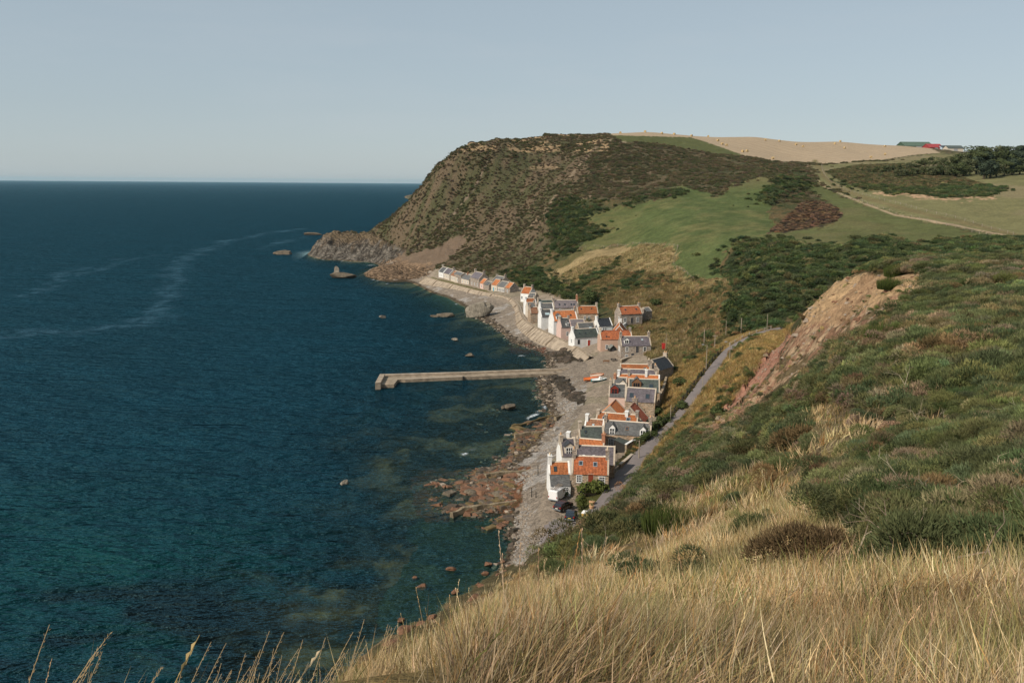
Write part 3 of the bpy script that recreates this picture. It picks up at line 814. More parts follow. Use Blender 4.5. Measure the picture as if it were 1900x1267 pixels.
M['stonecap'] = simple('pale_stone_coping', (.42, .355, .28), .2, 3.0, .95)
M['lime'] = simple('lime_ridge', (.55, .47, .38), .15, 3.0, .95)
M['pot'] = simple('clay_pot', (.55, .33, .18), .2, 5, .9)
M['potpale'] = simple('pale_clay_pot', (.62, .50, .36), .15, 5, .9)
M['brick'] = simple('red_brick', (.36, .17, .10), .25, 6, .95)
M['glass'] = simple('window_glass', (.018, .022, .026), .1, 1, .12, spec=.5)
M['skyglass'] = simple('skylight_glass', (.03, .045, .055), .1, 1, .1, spec=.6)
M['paleglass'] = simple('pale_glass', (.38, .50, .52), .1, 1, .15, spec=.5)
M['wframe'] = simple('white_paint', (.80, .80, .78), .03, 3, .6)
M['lead'] = simple('lead_flashing', (.30, .32, .34), .15, 3, .6)
M['browndoor'] = simple('red_brown_door', (.20, .045, .022), .15, 4, .6)
M['reddoor'] = simple('red_door', (.42, .05, .03), .1, 4, .6)
M['darkdoor'] = simple('dark_door', (.06, .06, .065), .1, 4, .6)
M['redwood'] = simple('red_stained_wood', (.20, .035, .022), .15, 4, .6)
M['brownwood'] = simple('brown_stained_wood', (.20, .105, .055), .2, 4, .7)
M['bluepaint'] = simple('turquoise_paint', (.10, .36, .46), .1, 4, .6)
M['weathered'] = simple('weathered_timber', (.36, .27, .19), .3, 4, .95)
M['darkwood'] = simple('dark_timber', (.035, .032, .028), .3, 4, .95)
M['greyfelt'] = simple('grey_felt', (.17, .175, .16), .2, 2, .9)
M['concrete'] = simple('old_concrete', (.27, .215, .155), .4, .6, .95, .06, 3)
M['paleconcrete'] = simple('pale_concrete', (.315, .255, .19), .35, .5, .95, .04, 3)
M['weedy'] = simple('weedy_concrete', (.10, .085, .045), .4, 1.5, .8)
M['asphalt'] = simple('asphalt', (.185, .160, .152), .12, .5, .95, .02, 25)
M['tarmac_old'] = simple('old_tarmac', (.255, .22, .19), .14, .6, .95, .02, 20)
M['lichenstone'] = rubble('lichen_wall_stone', (.32, .275, .205), (.20, .17, .12), 2.2)
M['metal'] = simple('grey_metal', (.30, .30, .30), .1, 5, .5)
M['postwood'] = simple('grey_post_wood', (.30, .25, .19), .25, 6, .95)

# ------------------------------------------------------------------ roofs
def pantile_slope(mb, L, run, rise, fine=True, period=.26, course=.33):
    """slope from the ridge (0 at y=0) down to y=-run, z from 0 to -rise; x from -L/2 to L/2"""
    ln = math.hypot(run, rise)
    dy, dz = -run / ln, -rise / ln
    ny, nz_ = -rise / ln, run / ln         # outward normal (front slope)
    nper = max(4, int(round(L / period)))
    prof = [(0, .0), (.25, .055), (.5, .065), (.8, -.005)] if fine else [(0, .0), (.5, .07)]
    us, hs_ = [], []
    for k in range(nper):
        for a, h in prof:
            us.append(-L / 2 + (k + a) * L / nper); hs_.append(h)
    us.append(L / 2); hs_.append(0)
    nco = max(3, int(round(ln / course))) if fine else 1
    rows = []
    for c in range(nco):
        s0, s1 = ln * c / nco, ln * (c + 1) / nco
        rows += [(s0, .0 if fine else .03), (s1, .045 if fine else .03)]
    vs = []
    for sd, lift in rows:
        for u, h in zip(us, hs_):
            q = h + lift
            vs.append((u, dy * sd + ny * q, dz * sd + nz_ * q))
    nu = len(us)
    fs = [(r * nu + c, r * nu + c + 1, (r + 1) * nu + c + 1, (r + 1) * nu + c) for r in range(len(rows) - 1) for c in range(nu - 1)]
    mb.add(vs, fs)

def slate_slope(mb, L, run, rise, fine=True):
    ln = math.hypot(run, rise)
    dy, dz = -run / ln, -rise / ln
    ny, nz_ = -rise / ln, run / ln
    nco = max(2, int(round(ln / .24))) if fine else 2
    r = random.Random(int(L * 1000))
    for c in range(nco):
        s0, s1 = ln * c / nco, ln * (c + 1) / nco
        nseg = max(3, int(L / .9)) if fine else 1
        for k in range(nseg):
            x0, x1 = -L / 2 + L * k / nseg, -L / 2 + L * (k + 1) / nseg
            q0, q1 = .012, .05 + (r.uniform(-.012, .018) if fine else 0)
            P = lambda x, s, q: (x, dy * s + ny * q, dz * s + nz_ * q)
            mb.add([P(x0, s0, q0), P(x1, s0, q0), P(x1, s1, q1), P(x0, s1, q1), P(x0, s1, 0), P(x1, s1, 0)], [(0, 1, 2, 3), (3, 2, 5, 4)])

def flip_y(mb, i0):
    for i in range(i0, len(mb.v)):
        x, y, z = mb.v[i]; mb.v[i] = (x, -y, z)

# ------------------------------------------------------------------ windows, doors, dormers
_win_cache = {}
def window_meshes(w, h, nx, ny, frame):
    key = (round(w, 2), round(h, 2), nx, ny, frame)
    if key in _win_cache: return _win_cache[key]
    f = MB(); b = .11; d = .06
    f.box(-w / 2 - b, w / 2 + b, -d, .0, -b * 1.4, 0); f.box(-w / 2 - b, w / 2 + b, -d, .0, h, h + b)
    f.box(-w / 2 - b, -w / 2, -d, .0, 0, h); f.box(w / 2, w / 2 + b, -d, .0, 0, h)
    for k in range(1, nx): f.box(-w / 2 + w * k / nx - .028, -w / 2 + w * k / nx + .028, -.045, .0, 0, h)
    for k in range(1, ny): f.box(-w / 2, w / 2, -.043, .0, h * k / ny - .028, h * k / ny + .028)
    fm = f.mesh('window'); fm.materials.append(M[frame])
    g = MB(); g.add([(-w / 2, -.015, 0), (w / 2, -.015, 0), (w / 2, -.015, h), (-w / 2, -.015, h)], [(0, 1, 2, 3)])
    gm = g.mesh('pane'); gm.materials.append(M['glass'])
    _win_cache[key] = (fm, gm)
    return fm, gm

def add_window(parent, loc, rz, w=.9, h=1.2, nx=2, ny=3, frame='wframe'):
    fm, gm = window_meshes(w, h, nx, ny, frame)
    o = link('window', fm, None, parent); o.location = loc; o.rotation_euler = (0, 0, rz)
    link('pane', gm, None, o)
    return o

def add_door(parent, loc, rz, mat, w=.95, h=2.0):
    b = MB(); b.box(-w / 2, w / 2, -.05, 0, 0, h); b.box(-w / 2 + .1, w / 2 - .1, -.065, -.05, h * .55, h - .12); b.box(-w / 2 + .1, w / 2 - .1, -.065, -.05, .15, h * .48)
    o = b.build('door', M[mat], parent); o.location = loc; o.rotation_euler = (0, 0, rz)
    f = MB(); f.box(-w / 2 - .1, -w / 2, -.07, 0, 0, h + .1); f.box(w / 2, w / 2 + .1, -.07, 0, 0, h + .1); f.box(-w / 2, w / 2, -.07, 0, h, h + .1)
    f.build('door_frame', M['wframe'] if mat == 'reddoor' else M['stonecap'], o)
    return o

def add_skylight(parent, hw, hr, he, u, v, w=.75, h=.95, frame='lead', glass='skyglass'):
    """on the front slope; u along the ridge (local x), v 0..1 from ridge to eave"""
    ang = math.atan2(hr - he, hw)
    y = -hw * v; z = hr - (hr - he) * v
    b = MB(); t = .09
    b.box(-w / 2, -w / 2 + t, -h / 2, h / 2, 0, .14); b.box(w / 2 - t, w / 2, -h / 2, h / 2, 0, .14); b.box(-w / 2 + t, w / 2 - t, -h / 2, -h / 2 + t, 0, .14); b.box(-w / 2 + t, w / 2 - t, h / 2 - t, h / 2, 0, .14)
    o = b.build('skylight', M[frame], parent); o.location = (u, y, z + .03); o.rotation_euler = (ang, 0, 0)
    g = MB(); g.add([(-w / 2 + t, -h / 2 + t, .12), (w / 2 - t, -h / 2 + t, .12), (w / 2 - t, h / 2 - t, .12), (-w / 2 + t, h / 2 - t, .12)], [(0, 1, 2, 3)])
    g.build('pane', M[glass], o)
    return o

def add_dormer(parent, hw, hr, he, u, w=1.3, sill=.2, wh=1.25, rise=.6, front=None, wall='white', frame='wframe', roof='slate', nx=2, ny=2, cheek=None):
    """gabled dormer whose face stands at y=front, sill height above the eave"""
    fr = -hw * .86 if front is None else front
    sl_ = (hr - he) / hw
    zf = he + (hw + fr) * sl_                 # roof height at the face
    zb = zf + sill - .25; zt = zb + .25 + wh; za = zt + rise
    yb = lambda z: -(hr - z) / sl_            # where height z meets the main roof
    b = MB()
    x0, x1 = -w / 2, w / 2
    # face and cheeks
    yt, ya = min(yb(zt), -.02), min(yb(min(za, hr - .02)), -.01)
    b.add([(x0, fr, zf - .3), (x1, fr, zf - .3), (x1, fr, zt), (0, fr, za - .06), (x0, fr, zt), (x0, yt + .3, zt), (x1, yt + .3, zt)],
          [(0, 1, 2, 3, 4), (0, 4, 5), (1, 6, 2)])
    o = b.build('dormer', M[wall], parent); o.location = (u, 0, 0)
    r = MB(); ov = .12
    for s in (-1, 1):
        e = s * (w / 2 + ov); zz = zt - ov * rise / (w / 2)
        r.prism(None, [(e, fr - ov, zz), (0, fr - ov, za), (0, fr - ov, za + .09), (e, fr - ov, zz + .09)],
                [(e, yt + .4, zz), (0, ya + .4, za), (0, ya + .4, za + .09), (e, yt + .4, zz + .09)])
    r.build('dormer_roof', M[roof], o)
    ww, hh = w * .66, wh * .86
    f = MB(); bb = .09; y0, y1 = fr - .05, fr - .002
    zs = zb + .22
    f.box(-ww / 2 - bb, ww / 2 + bb, y0, y1, zs - bb, zs); f.box(-ww / 2 - bb, ww / 2 + bb, y0, y1, zs + hh, zs + hh + bb)
    f.box(-ww / 2 - bb, -ww / 2, y0, y1, zs, zs + hh); f.box(ww / 2, ww / 2 + bb, y0, y1, zs, zs + hh)
    for k in range(1, nx): f.box(-ww / 2 + ww * k / nx - .05, -ww / 2 + ww * k / nx + .05, y0 + .01, y1, zs, zs + hh)
    for k in range(1, ny): f.box(-ww / 2, ww / 2, y0 + .015, y1, zs + hh * k / ny - .04, zs + hh * k / ny + .04)
    f.build('window_frame', M[frame], o)
    g = MB(); g.add([(-ww / 2, fr - .02, zs), (ww / 2, fr - .02, zs), (ww / 2, fr - .02, zs + hh), (-ww / 2, fr - .02, zs + hh)], [(0, 1, 2, 3)])
    g.build('pane', M['glass'], o)
    return o

def add_chimney(parent, x, y, z, mat='grey_rubble', w=.65, d=1.15, h=1.3, pots=2, potmat='pot'):
    b = MB(); b.box(x - w / 2, x + w / 2, y - d / 2, y + d / 2, z - 1.2, z + h); b.box(x - w / 2 - .08, x + w / 2 + .08, y - d / 2 - .08, y + d / 2 + .08, z + h, z + h + .16)
    o = b.build('chimney', M[mat], parent)
    for k in range(pots):
        yy = y + (k - (pots - 1) / 2) * .5
        q = MB(); q.tube((x, yy, z + h + .12), (x, yy, z + h + .62), .17, .13, 8)
        q.build('chimney_pot', M[potmat], o)
    return o

# ------------------------------------------------------------------ cottages
def cottage(label, A, B, hr, he, hw, g, roof, wall, chim=(), win=(), gwin=(), door=(), sky_=(), dorm=(), fine=True, mode='ridge', skew=True, skewmat='stonecap', ridge='lime', lean=None, group=None, name='cottage', hd=None, back=None, cat='cottage'):
    """A, B: sight points of the two ridge ends (mode 'ridge') or of the foot of the front wall (mode 'base'); hr, he heights of ridge and eave over the ground g"""
    if mode == 'ridge':
        a, b_ = PZ(A[0], A[1], g + hr), PZ(B[0], B[1], g + hr)
        ex = (b_ - a)[:2]; L = float(np.hypot(*ex)); ex = ex / L
        mid = (a + b_)[:2] / 2
    else:
        a, b_ = PZ(A[0], A[1], g), PZ(B[0], B[1], g)
        ex = (b_ - a)[:2]; L = float(np.hypot(*ex)); ex = ex / L
        fr = np.array([ex[1], -ex[0]])
        mid = (a + b_)[:2] / 2 - fr * hw
    if hd is not None:
        h0 = math.radians(hd); L = L / max(math.cos(h0), .5); ex = np.array([math.cos(h0), math.sin(h0)])
    root = empty(name, (mid[0], mid[1], g), math.atan2(ex[1], ex[0]))
    tag(root, label, cat, group or 'cottages of the seaside village')
    hb = back or hw
    zb = he if back is None else hr - (hr - he) * back / hw
    wb = MB(); x0, x1 = -L / 2, L / 2
    P_ = [(-hw, -2.0), (hb, -2.0), (hb, zb), (0, hr), (-hw, he)]
    wb.prism(None, [(x0, y, z - .06 if z > 0 else z) for y, z in P_], [(x1, y, z - .06 if z > 0 else z) for y, z in P_])
    wb.build('wall', M[wall], root)
    ov = .14
    Lr = L - (.5 if skew else -.2)
    rb = MB()
    tile = roof in ('orange', 'red', 'oldred', 'rust')
    run = hw + ov; rise = (hr - he) * run / hw
    if tile: pantile_slope(rb, Lr, run, rise, fine, .26 if fine else .5)
    else: slate_slope(rb, Lr, run, rise, fine)
    i0 = len(rb.v)
    run = hb + ov; rise = (hr - zb) * run / hb
    if tile: pantile_slope(rb, Lr, run, rise, False, .5)
    else: slate_slope(rb, Lr, run, rise, False)
    flip_y(rb, i0)
    rb.v = [(x, y, z + hr + .04) for x, y, z in rb.v]
    me = rb.mesh('roof'); bm = bmesh.new(); bm.from_mesh(me); bmesh.ops.recalc_face_normals(bm, faces=bm.faces)
    bm.to_mesh(me); bm.free(); me.materials.append(M[roof])
    link('roof', me, None, root)
    rc = MB(); rc.prism(None, [(-Lr / 2, -.17, hr + .0), (-Lr / 2, 0, hr + .2), (-Lr / 2, .17, hr + .0)], [(Lr / 2, -.17, hr + .0), (Lr / 2, 0, hr + .2), (Lr / 2, .17, hr + .0)])
    rc.build('ridge_cap', M[ridge], root)
    if skew:
        for s in (-1, 1):
            k = MB(); xa = s * (L / 2 + .04); xb = s * (L / 2 - .28)
            for sy, hh, ze in ((-1, hw, he), (1, hb, zb)):
                k.prism(None, [(xa, sy * (hh + .1), ze - .12), (xa, 0, hr - .05), (xa, 0, hr + .26), (xa, sy * (hh + .1), ze + .18)],
                        [(xb, sy * (hh + .1), ze - .12), (xb, 0, hr - .05), (xb, 0, hr + .26), (xb, sy * (hh + .1), ze + .18)])
            k.build('gable_coping', M[skewmat], root)
    for c in chim:
        u = {'A': -L / 2 + .3, 'B': L / 2 - .3}.get(c[0], None)
        if u is None: u = -L / 2 + L * c[0]
        add_chimney(root, u, 0, hr, c[1] if len(c) > 1 else 'grey_rubble', pots=c[2] if len(c) > 2 else 2, h=c[3] if len(c) > 3 else 1.1, potmat=c[4] if len(c) > 4 else 'pot')
    for wd in win:      # (u, z0, w, h, nx, ny)
        u, z0, ww, hh = wd[:4]
        add_window(root, (-L / 2 + L * u, -hw, z0), 0, ww, hh, *(wd[4:6] if len(wd) > 4 else (2, 3)), *(wd[6:7]))
    for wd in gwin:     # (end, y, z0, w, h)
        s = -1 if wd[0] == 'A' else 1
        add_window(root, (s * L / 2, wd[1], wd[2]), s * math.pi / 2, wd[3], wd[4], 2, 2)
    for dd in door:
        add_door(root, (-L / 2 + L * dd[0], -hw, dd[1]), 0, dd[2])
    for sk in sky_:
        add_skylight(root, hw, hr, he, -L / 2 + L * sk[0], sk[1], *(sk[2:] if len(sk) > 2 else ()))
    for dm in dorm:
        add_dormer(root, hw, hr, he, -L / 2 + L * dm[0], **dm[1])
    if lean:            # (x fraction from, to, depth, eave height, top height, roof, wall)
        u0, u1, dp, le, lt, lr_, lw = lean
        xa, xb = -L / 2 + L * u0, -L / 2 + L * u1
        lb = MB(); PL = [(-hw + .05, -2), (-hw + .05, lt - .08), (-hw - dp, le - .08), (-hw - dp, -2)]
        lb.prism(None, [(xa, y, z) for y, z in PL], [(xb, y, z) for y, z in PL])
        ext = lb.build('lean_to', M[lw], root)
        sb = MB()
        (pantile_slope if lr_ in ('orange', 'red') else slate_slope)(sb, xb - xa, dp + .12, (lt - le) * (dp + .12) / dp, fine)
        sb.v = [(x + (xa + xb) / 2, y - hw, z + lt) for x, y, z in sb.v]
        me = sb.mesh('lean_to_roof'); bm = bmesh.new(); bm.from_mesh(me); bmesh.ops.recalc_face_normals(bm, faces=bm.faces); bm.to_mesh(me); bm.free(); me.materials.append(M[lr_])
        link('lean_to_roof', me, None, ext)
    root['L'] = L
    return root

WD = dict(w=1.25, sill=-.1, wh=1.5, rise=.7, nx=2, ny=2)
# -- southern cluster, nearest first
h1 = cottage('stone cottage with red pantile roof and red-brown door, nearest the parked cars', (1062, 845.4), (1130, 847.9), 6.55, 4.0, 2.6, 4.0, 'red', 'rubble',
        chim=(('A', 'grey_rubble', 1, 1.2), ('B', 'grey_rubble', 1, 1.3, 'potpale')), win=((.21, 2.45, .85, 1.25, 3, 3), (.82, 2.3, .95, 1.25, 3, 3), (.30, .5, .85, 1.15, 3, 3)), door=((.52, 2.0, 'browndoor'),),
        sky_=((.24, .42), (.63, .46)))
h2 = cottage('white cottage with orange pantiles above a grey slate lean-to, nearest the beach', (1017, 856.5), (1056, 857.4), 5.1, 3.4, 1.75, 4.0, 'orange', 'white', back=2.4,
        chim=(('A', 'white', 1, 1.2, 'potpale'),), sky_=((.32, .62, .6, 1.1, 'darkwood'),), skewmat='white', lean=(.03, .97, 2.35, 1.9, 3.3, 'slate', 'white'), hd=3)
add_window(h2, (1.0, -1.75 - 2.35, .55), 0, .75, 1.05, 3, 3)
cottage('purple slate cottage with three small skylights just behind the red pantile stone cottage', (1068, 826), (1141.5, 829), 6.6, 3.9, 2.6, 4.4, 'purple', 'rubble',
        chim=(('A', 'grey_rubble', 1, 1.3, 'potpale'),), sky_=((.22, .62, .5, .6, 'wframe'), (.47, .62, .5, .6, 'wframe'), (.74, .62, .5, .6, 'wframe')), skewmat='stonecap')
cottage('white walled cottage with grey slates and a timber-framed dormer facing south', (1038, 812.5), (1066, 815), 6.5, 3.8, 2.7, 4.2, 'purple', 'white',
        chim=(('A', 'stonecap', 1, .7),), dorm=((.52, dict(w=1.9, sill=-.2, wh=1.6, rise=.75, wall='cream', frame='wframe', roof='dark', nx=3, ny=2)),), skewmat='stonecap', hd=8)
cottage('long orange pantile roof with a white brick-topped chimney behind the purple slate cottage', (1052, 811), (1122.5, 817), 6.3, 4.1, 2.0, 4.4, 'orange', 'rubble', chim=(('A', 'white', 0, 1.0), (.97, 'brick', 1, 1.2)))
cottage('stone cottage with two white gabled dormers and a weathered skylight next to the hedge', (1121.5, 779.3), (1209.5, 785.4), 5.9, 3.7, 2.45, 4.6, 'slate', 'rubble',
        chim=(('A', 'grey_rubble', 1, 1.1, 'potpale'), ('B', 'grey_rubble', 1, 1.1)), dorm=((.20, dict(WD, front=-2.46)), (.84, dict(WD, front=-2.46))), sky_=((.50, .55, .6, .9, 'brownwood'),),
        win=((.19, 1.1, .95, 1.5, 3, 4), (.52, 1.2, 1.2, 1.1, 2, 2)))
cottage('mossy grey-green slate cottage with one small skylight beside the shingle beach', (1073.5, 789.5), (1119, 793), 6.2, 3.6, 2.5, 4.3, 'greenslate', 'rubble', chim=(('A', 'stonecap', 0, 1.0),), sky_=((.28, .35, .5, .7, 'darkwood'),), hd=2)
cottage('weathered brown pantile cottage with a tall white gable end by the beach', (1087, 776.5), (1122, 779.2), 6.2, 3.9, 2.3, 4.3, 'oldred', 'white', chim=(('A', 'white', 0, .9),), sky_=((.45, .45, .5, .5, 'lead', 'paleglass'),), skewmat='white')
cottage('long bright orange pantile cottage below the two red gables', (1108, 764.3), (1185, 770.3), 6.2, 4.0, 2.2, 4.4, 'orange', 'rubble',
        chim=(('A', 'stonecap', 0, .5), (.72, 'white', 0, .6), ('B', 'grey_rubble', 0, .8)), sky_=((.20, .5, .9, 1.0, 'lead'), (.77, .45, .9, 1.1, 'lead')))
# two cottages with their gables to the south
def gable_cottage(label, near, far, hr, he, hw, g, roof, wall, **kw):
    return cottage(label, near, far, hr, he, hw, g, roof, wall, **kw)
gable_cottage('stone gabled cottage with a steep deep red roof, west of its twin', (1131.5, 754.5), (1142.5, 741.8), 7.0, 3.9, 3.2, 4.5, 'orange', 'grey_rubble', ridge='rust')
gable_cottage('stone gabled cottage with striped rust-red roof, east of its twin near the bushes', (1168.5, 756.5), (1178.6, 746.3), 7.0, 3.9, 3.0, 4.6, 'rust', 'grey_rubble', ridge='rust', chim=(('B', 'grey_rubble', 1, .9),))
cottage('large lilac slate cottage with two dark skylights under the road bank', (1162.5, 718.5), (1218, 721.9), 7.0, 4.3, 2.6, 4.7, 'purple', 'rubble', sky_=((.20, .58, .9, 1.3, 'dark'), (.73, .60, .9, 1.3, 'dark')))
cottage('pink harled cottage with grey slates and a dark red dormer window', (1130.5, 712), (1162, 713.2), 6.8, 4.2, 2.6, 4.5, 'slate', 'pink', chim=(('A', 'stonecap', 1, .9),),
        dorm=((.33, dict(w=1.9, sill=.1, wh=1.3, rise=.8, wall='redwood', frame='redwood', roof='slate', nx=2, ny=2, front=-2.0)),))
cottage('grey slate cottage with a brown timber dormer and dark roof window', (1166, 702.6), (1224, 704.4), 6.9, 4.2, 2.7, 4.7, 'greenslate', 'rubble',
        dorm=((.26, dict(w=2.3, sill=.1, wh=1.2, rise=1.1, wall='brownwood', frame='brownwood', roof='slate', nx=3, ny=1, front=-1.75)),), sky_=((.73, .6, 1.0, 1.5, 'dark'),))
cottage('small slate cottage with white dormer and sheds beside the slipway', (1139, 699.8), (1164, 701), 6.0, 3.7, 2.3, 4.4, 'slate', 'rubble', dorm=((.7, dict(w=1.5, sill=-.1, wh=1.2, rise=.7, wall='cream', frame='wframe', roof='slate')),), chim=(('A', 'brick', 1, .7),))
cottage('narrow orange pantile cottage with white end chimneys beside the slipway', (1146, 693.4), (1224, 696.6), 5.9, 4.0, 1.9, 4.5, 'orange', 'white', chim=(('A', 'white', 0, .9), (.27, 'grey_rubble', 0, 1.0), (.68, 'white', 1, 1.3, 'potpale')), skewmat='white')
cottage('dark purple slate cottage between two orange pantile roofs by the slipway', (1148, 684), (1218, 686.4), 6.3, 3.9, 2.3, 4.6, 'purple', 'grey_rubble', chim=(('A', 'stonecap', 0, .4), ('B', 'grey_rubble', 2, 1.2)))
cottage('orange pantile cottage with a white dormer gable at the head of the slipway', (1150.5, 675.2), (1206, 676.4), 6.3, 4.0, 2.2, 4.6, 'orange', 'cream', chim=(('B', 'grey_rubble', 2, 1.2, 'potpale'),),
        dorm=((.83, dict(w=2.0, sill=.0, wh=.5, rise=.75, wall='white', frame='wframe', roof='slate', front=-1.8)),))
cottage('small blue-black slate cottage tucked into the hillside', (1208, 668), (1235.5, 660.5), 5.6, 3.0, 2.6, 6.2, 'dark', 'grey_rubble', chim=(('B', 'stonecap', 2, .9, 'pot'),))
# -- middle cluster
hm = cottage('two-storey grey stone house with purple slate roof and white twin-window dormer', (1149.5, 624), (1205.5, 624.3), 7.0, 4.4, 2.5, 4.6, 'purple', 'grey_rubble',
        chim=(('A', 'grey_rubble', 1, 1.3, 'potpale'), ('B', 'grey_rubble', 1, 1.3, 'potpale')), dorm=((.19, dict(w=1.6, sill=.2, wh=1.1, rise=.7, nx=2, ny=1, front=-1.95)),), sky_=((.73, .38, .6, .6, 'lead', 'paleglass'),),
        win=((.19, 2.7, .75, 1.2, 2, 2), (.79, 2.6, .8, 1.3, 1, 2), (.19, .25, .75, 1.2, 2, 2)), door=((.54, 2.2, 'darkdoor'), (.39, 0, 'darkdoor')), gwin=(('A', -.6, 2.4, .4, 1.4), ('A', .6, 2.4, .4, 1.4)), hd=6)
cottage('pink-tan two-storey cottage with weathered red pantiles, next to the black hut', (1111.5, 613.2), (1171, 613.9), 7.0, 4.5, 2.5, 4.4, 'red', 'pinktan',
        chim=(('A', 'cream', 0, .9), ('B', 'grey_rubble', 0, .9)), win=((.20, 1.3, .8, 1.3, 2, 2),), sky_=((.20, .7, .6, .5, 'darkwood'), (.27, .72, .4, .4, 'darkwood')), skewmat='cream', ridge='rust', hd=7)
cottage('orange pantile gable with white stepped coping behind the pink-tan house', (1149.5, 605), (1150.5, 596.5), 7.2, 4.4, 2.3, 4.8, 'orange', 'orange', skewmat='white', chim=(('B', 'white', 0, .9),), fine=False)
cottage('white cottage with near-black slates and a pale glazed porch', (1106, 591.5), (1131, 590.6), 6.6, 4.2, 2.3, 4.9, 'dark', 'white', chim=(('A', 'white', 1, .9),), skewmat='white', ridge='dark',
        win=((.35, 2.4, .6, 1.2, 2, 2), (.5, 2.4, .6, 1.2, 2, 2)), lean=(.2, .98, 1.6, 1.6, 2.2, 'paleglass', 'white'), hd=22)
cottage('white cottage with a red door at the top of the sea wall', (1061, 610.6), (1106.5, 609.4), 5.6, 3.0, 2.4, 4.5, 'greenslate', 'white', chim=(('A', 'white', 0, .8),), skewmat='white',
        win=((.17, .9, .6, 1.3, 1, 2, 'darkdoor'),), door=((.58, 0, 'reddoor'),), sky_=((.25, .52, .5, .6, 'dark'), (.50, .52, .5, .6, 'dark')), gwin=(('A', 0, 1.0, .6, 1.2),), hd=22)
cottage('low slate cottage with a pale skylight behind the white red-doored cottage', (1071, 599.2), (1101, 598.2), 5.8, 3.3, 2.4, 4.6, 'slate', 'rubble', sky_=((.72, .7, 1.0, .8, 'lead', 'paleglass'),), hd=14)
cottage('pinkish slate roofed cottage behind the pink gable', (1054, 593), (1083, 592.4), 5.6, 3.3, 2.2, 4.6, 'pinkslate', 'rubble', fine=False, hd=14)
cottage('pink gable-ended cottage with grey slates and a white dormer above the sea wall', (1037, 589.8), (1056, 590.6), 7.2, 4.2, 2.5, 4.4, 'slate', 'pink', chim=(('A', 'stonecap', 0, .5), ('B', 'grey_rubble', 0, .7)), skewmat='pink',
        dorm=((.66, dict(w=1.2, sill=.1, wh=1.1, rise=.5, front=-2.2)),), win=((.62, 1.2, .7, 1.3, 2, 3),), hd=17)
cottage('orange pantile cottage with tall white gable and white dormer', (1022.5, 576), (1067.5, 576.2), 7.8, 4.3, 3.0, 4.4, 'orange', 'white', skewmat='white', chim=(('A', 'white', 0, .5), ('B', 'grey_rubble', 1, 1.0)),
        dorm=((.22, dict(w=1.9, sill=.2, wh=1.2, rise=.8, wall='white', frame='wframe', roof='slate', nx=2, ny=1)),), sky_=((.76, .5, .6, .7, 'darkwood'),), lean=(.98, 1.28, .5, 3.4, 4.2, 'orange', 'rubble'), hd=17)
cottage('long grey stone house with a tall chimney and a row of roof lights', (1026, 557), (1071.5, 556.9), 7.2, 4.4, 2.6, 4.6, 'pinkslate', 'grey_rubble', chim=(('A', 'grey_rubble', 1, .8), ('B', 'brick', 1, 2.0, 'potpale')),
        sky_=((.24, .6, .6, .9, 'dark'), (.46, .6, .6, .9, 'dark'), (.72, .6, .6, .9, 'dark'), (.83, .6, .6, .9, 'dark')), win=((.25, 2.6, .7, 1.2), (.75, 2.6, .7, 1.2)), hd=8)
cottage('orange pantile cottage behind two green bushes at the back of the village', (1070.5, 568), (1107.5, 567.4), 6.6, 3.9, 2.6, 5.0, 'orange', 'rubble', chim=(('A', 'grey_rubble', 0, .9), ('B', 'stonecap', 0, 1.2)), sky_=((.20, .42, .6, .7, 'darkwood'), (.70, .40, .5, .6, 'darkwood')),
        win=((.35, 1.6, .7, 1.2), (.55, 1.6, .7, 1.2)), hd=6)
cottage('dark slate cottage with white coping in front of the long grey house', (1001, 563), (1025, 562.6), 6.2, 3.6, 2.4, 4.4, 'slate', 'white', skewmat='white', chim=(('A', 'white', 0, .4),), gwin=(('A', 0, 1.5, .5, 1.0),), hd=14)
cottage('pale grey slate roofed cottage with an orange ridge behind', (997, 556.4), (1026, 556.2), 6.4, 3.8, 2.3, 4.5, 'greenslate', 'grey_rubble', chim=(('A', 'stonecap', 0, .9), ('B', 'stonecap', 0, 1.0)), fine=False, hd=10)
cottage('grey slate cottage with wide blue roof light and white gable', (1002, 574.6), (1021, 573.8), 6.4, 3.8, 2.4, 4.4, 'slate', 'white', skewmat='white', chim=(('A', 'white', 0, .5),), sky_=((.6, .62, 1.9, 1.1, 'lead', 'paleglass'),), hd=15)
cottage('small orange-brown pantile cottage with a stone gable on the sea wall', (982, 569.6), (997.5, 569.9), 5.8, 3.6, 2.2, 4.4, 'oldred', 'rubble', chim=(('A', 'grey_rubble', 1, .8),), fine=False, hd=14)
cottage('orange pantile cottage with a whitewashed gable at the bend of the sea wall', (974, 553.6), (993, 553.8), 6.6, 4.0, 2.4, 4.4, 'orange', 'white', skewmat='white', chim=(('A', 'white', 0, .5), ('B', 'stonecap', 0, 1.0)), sky_=((.8, .5, .7, .7, 'darkwood'),), hd=14)
cottage('slate cottage fronting the whitewashed gable at the bend of the sea wall', (977.5, 561.4), (992.5, 561.3), 5.6, 3.4, 2.2, 4.4, 'slate', 'cream', chim=(('B', 'grey_rubble', 0, .7),), fine=False, hd=14)
cottage('orange pantile cottage with twin chimneys where the sea wall curves', (972.5, 531.8), (989, 533.3), 6.4, 3.6, 2.8, 4.6, 'orange', 'white', chim=(('A', 'stonecap', 0, 1.1), ('B', 'grey_rubble', 0, 1.1)), win=((.15, .8, .8, 1.3), (.6, .8, .8, 1.3)))
cottage('grey roofed stone store below the orange cottage with twin chimneys', (983, 543.2), (996, 544), 4.6, 3.0, 2.4, 4.5, 'slate', 'grey_rubble', chim=(('B', 'stonecap', 0, .3),), fine=False, name='stone_store', cat='store')
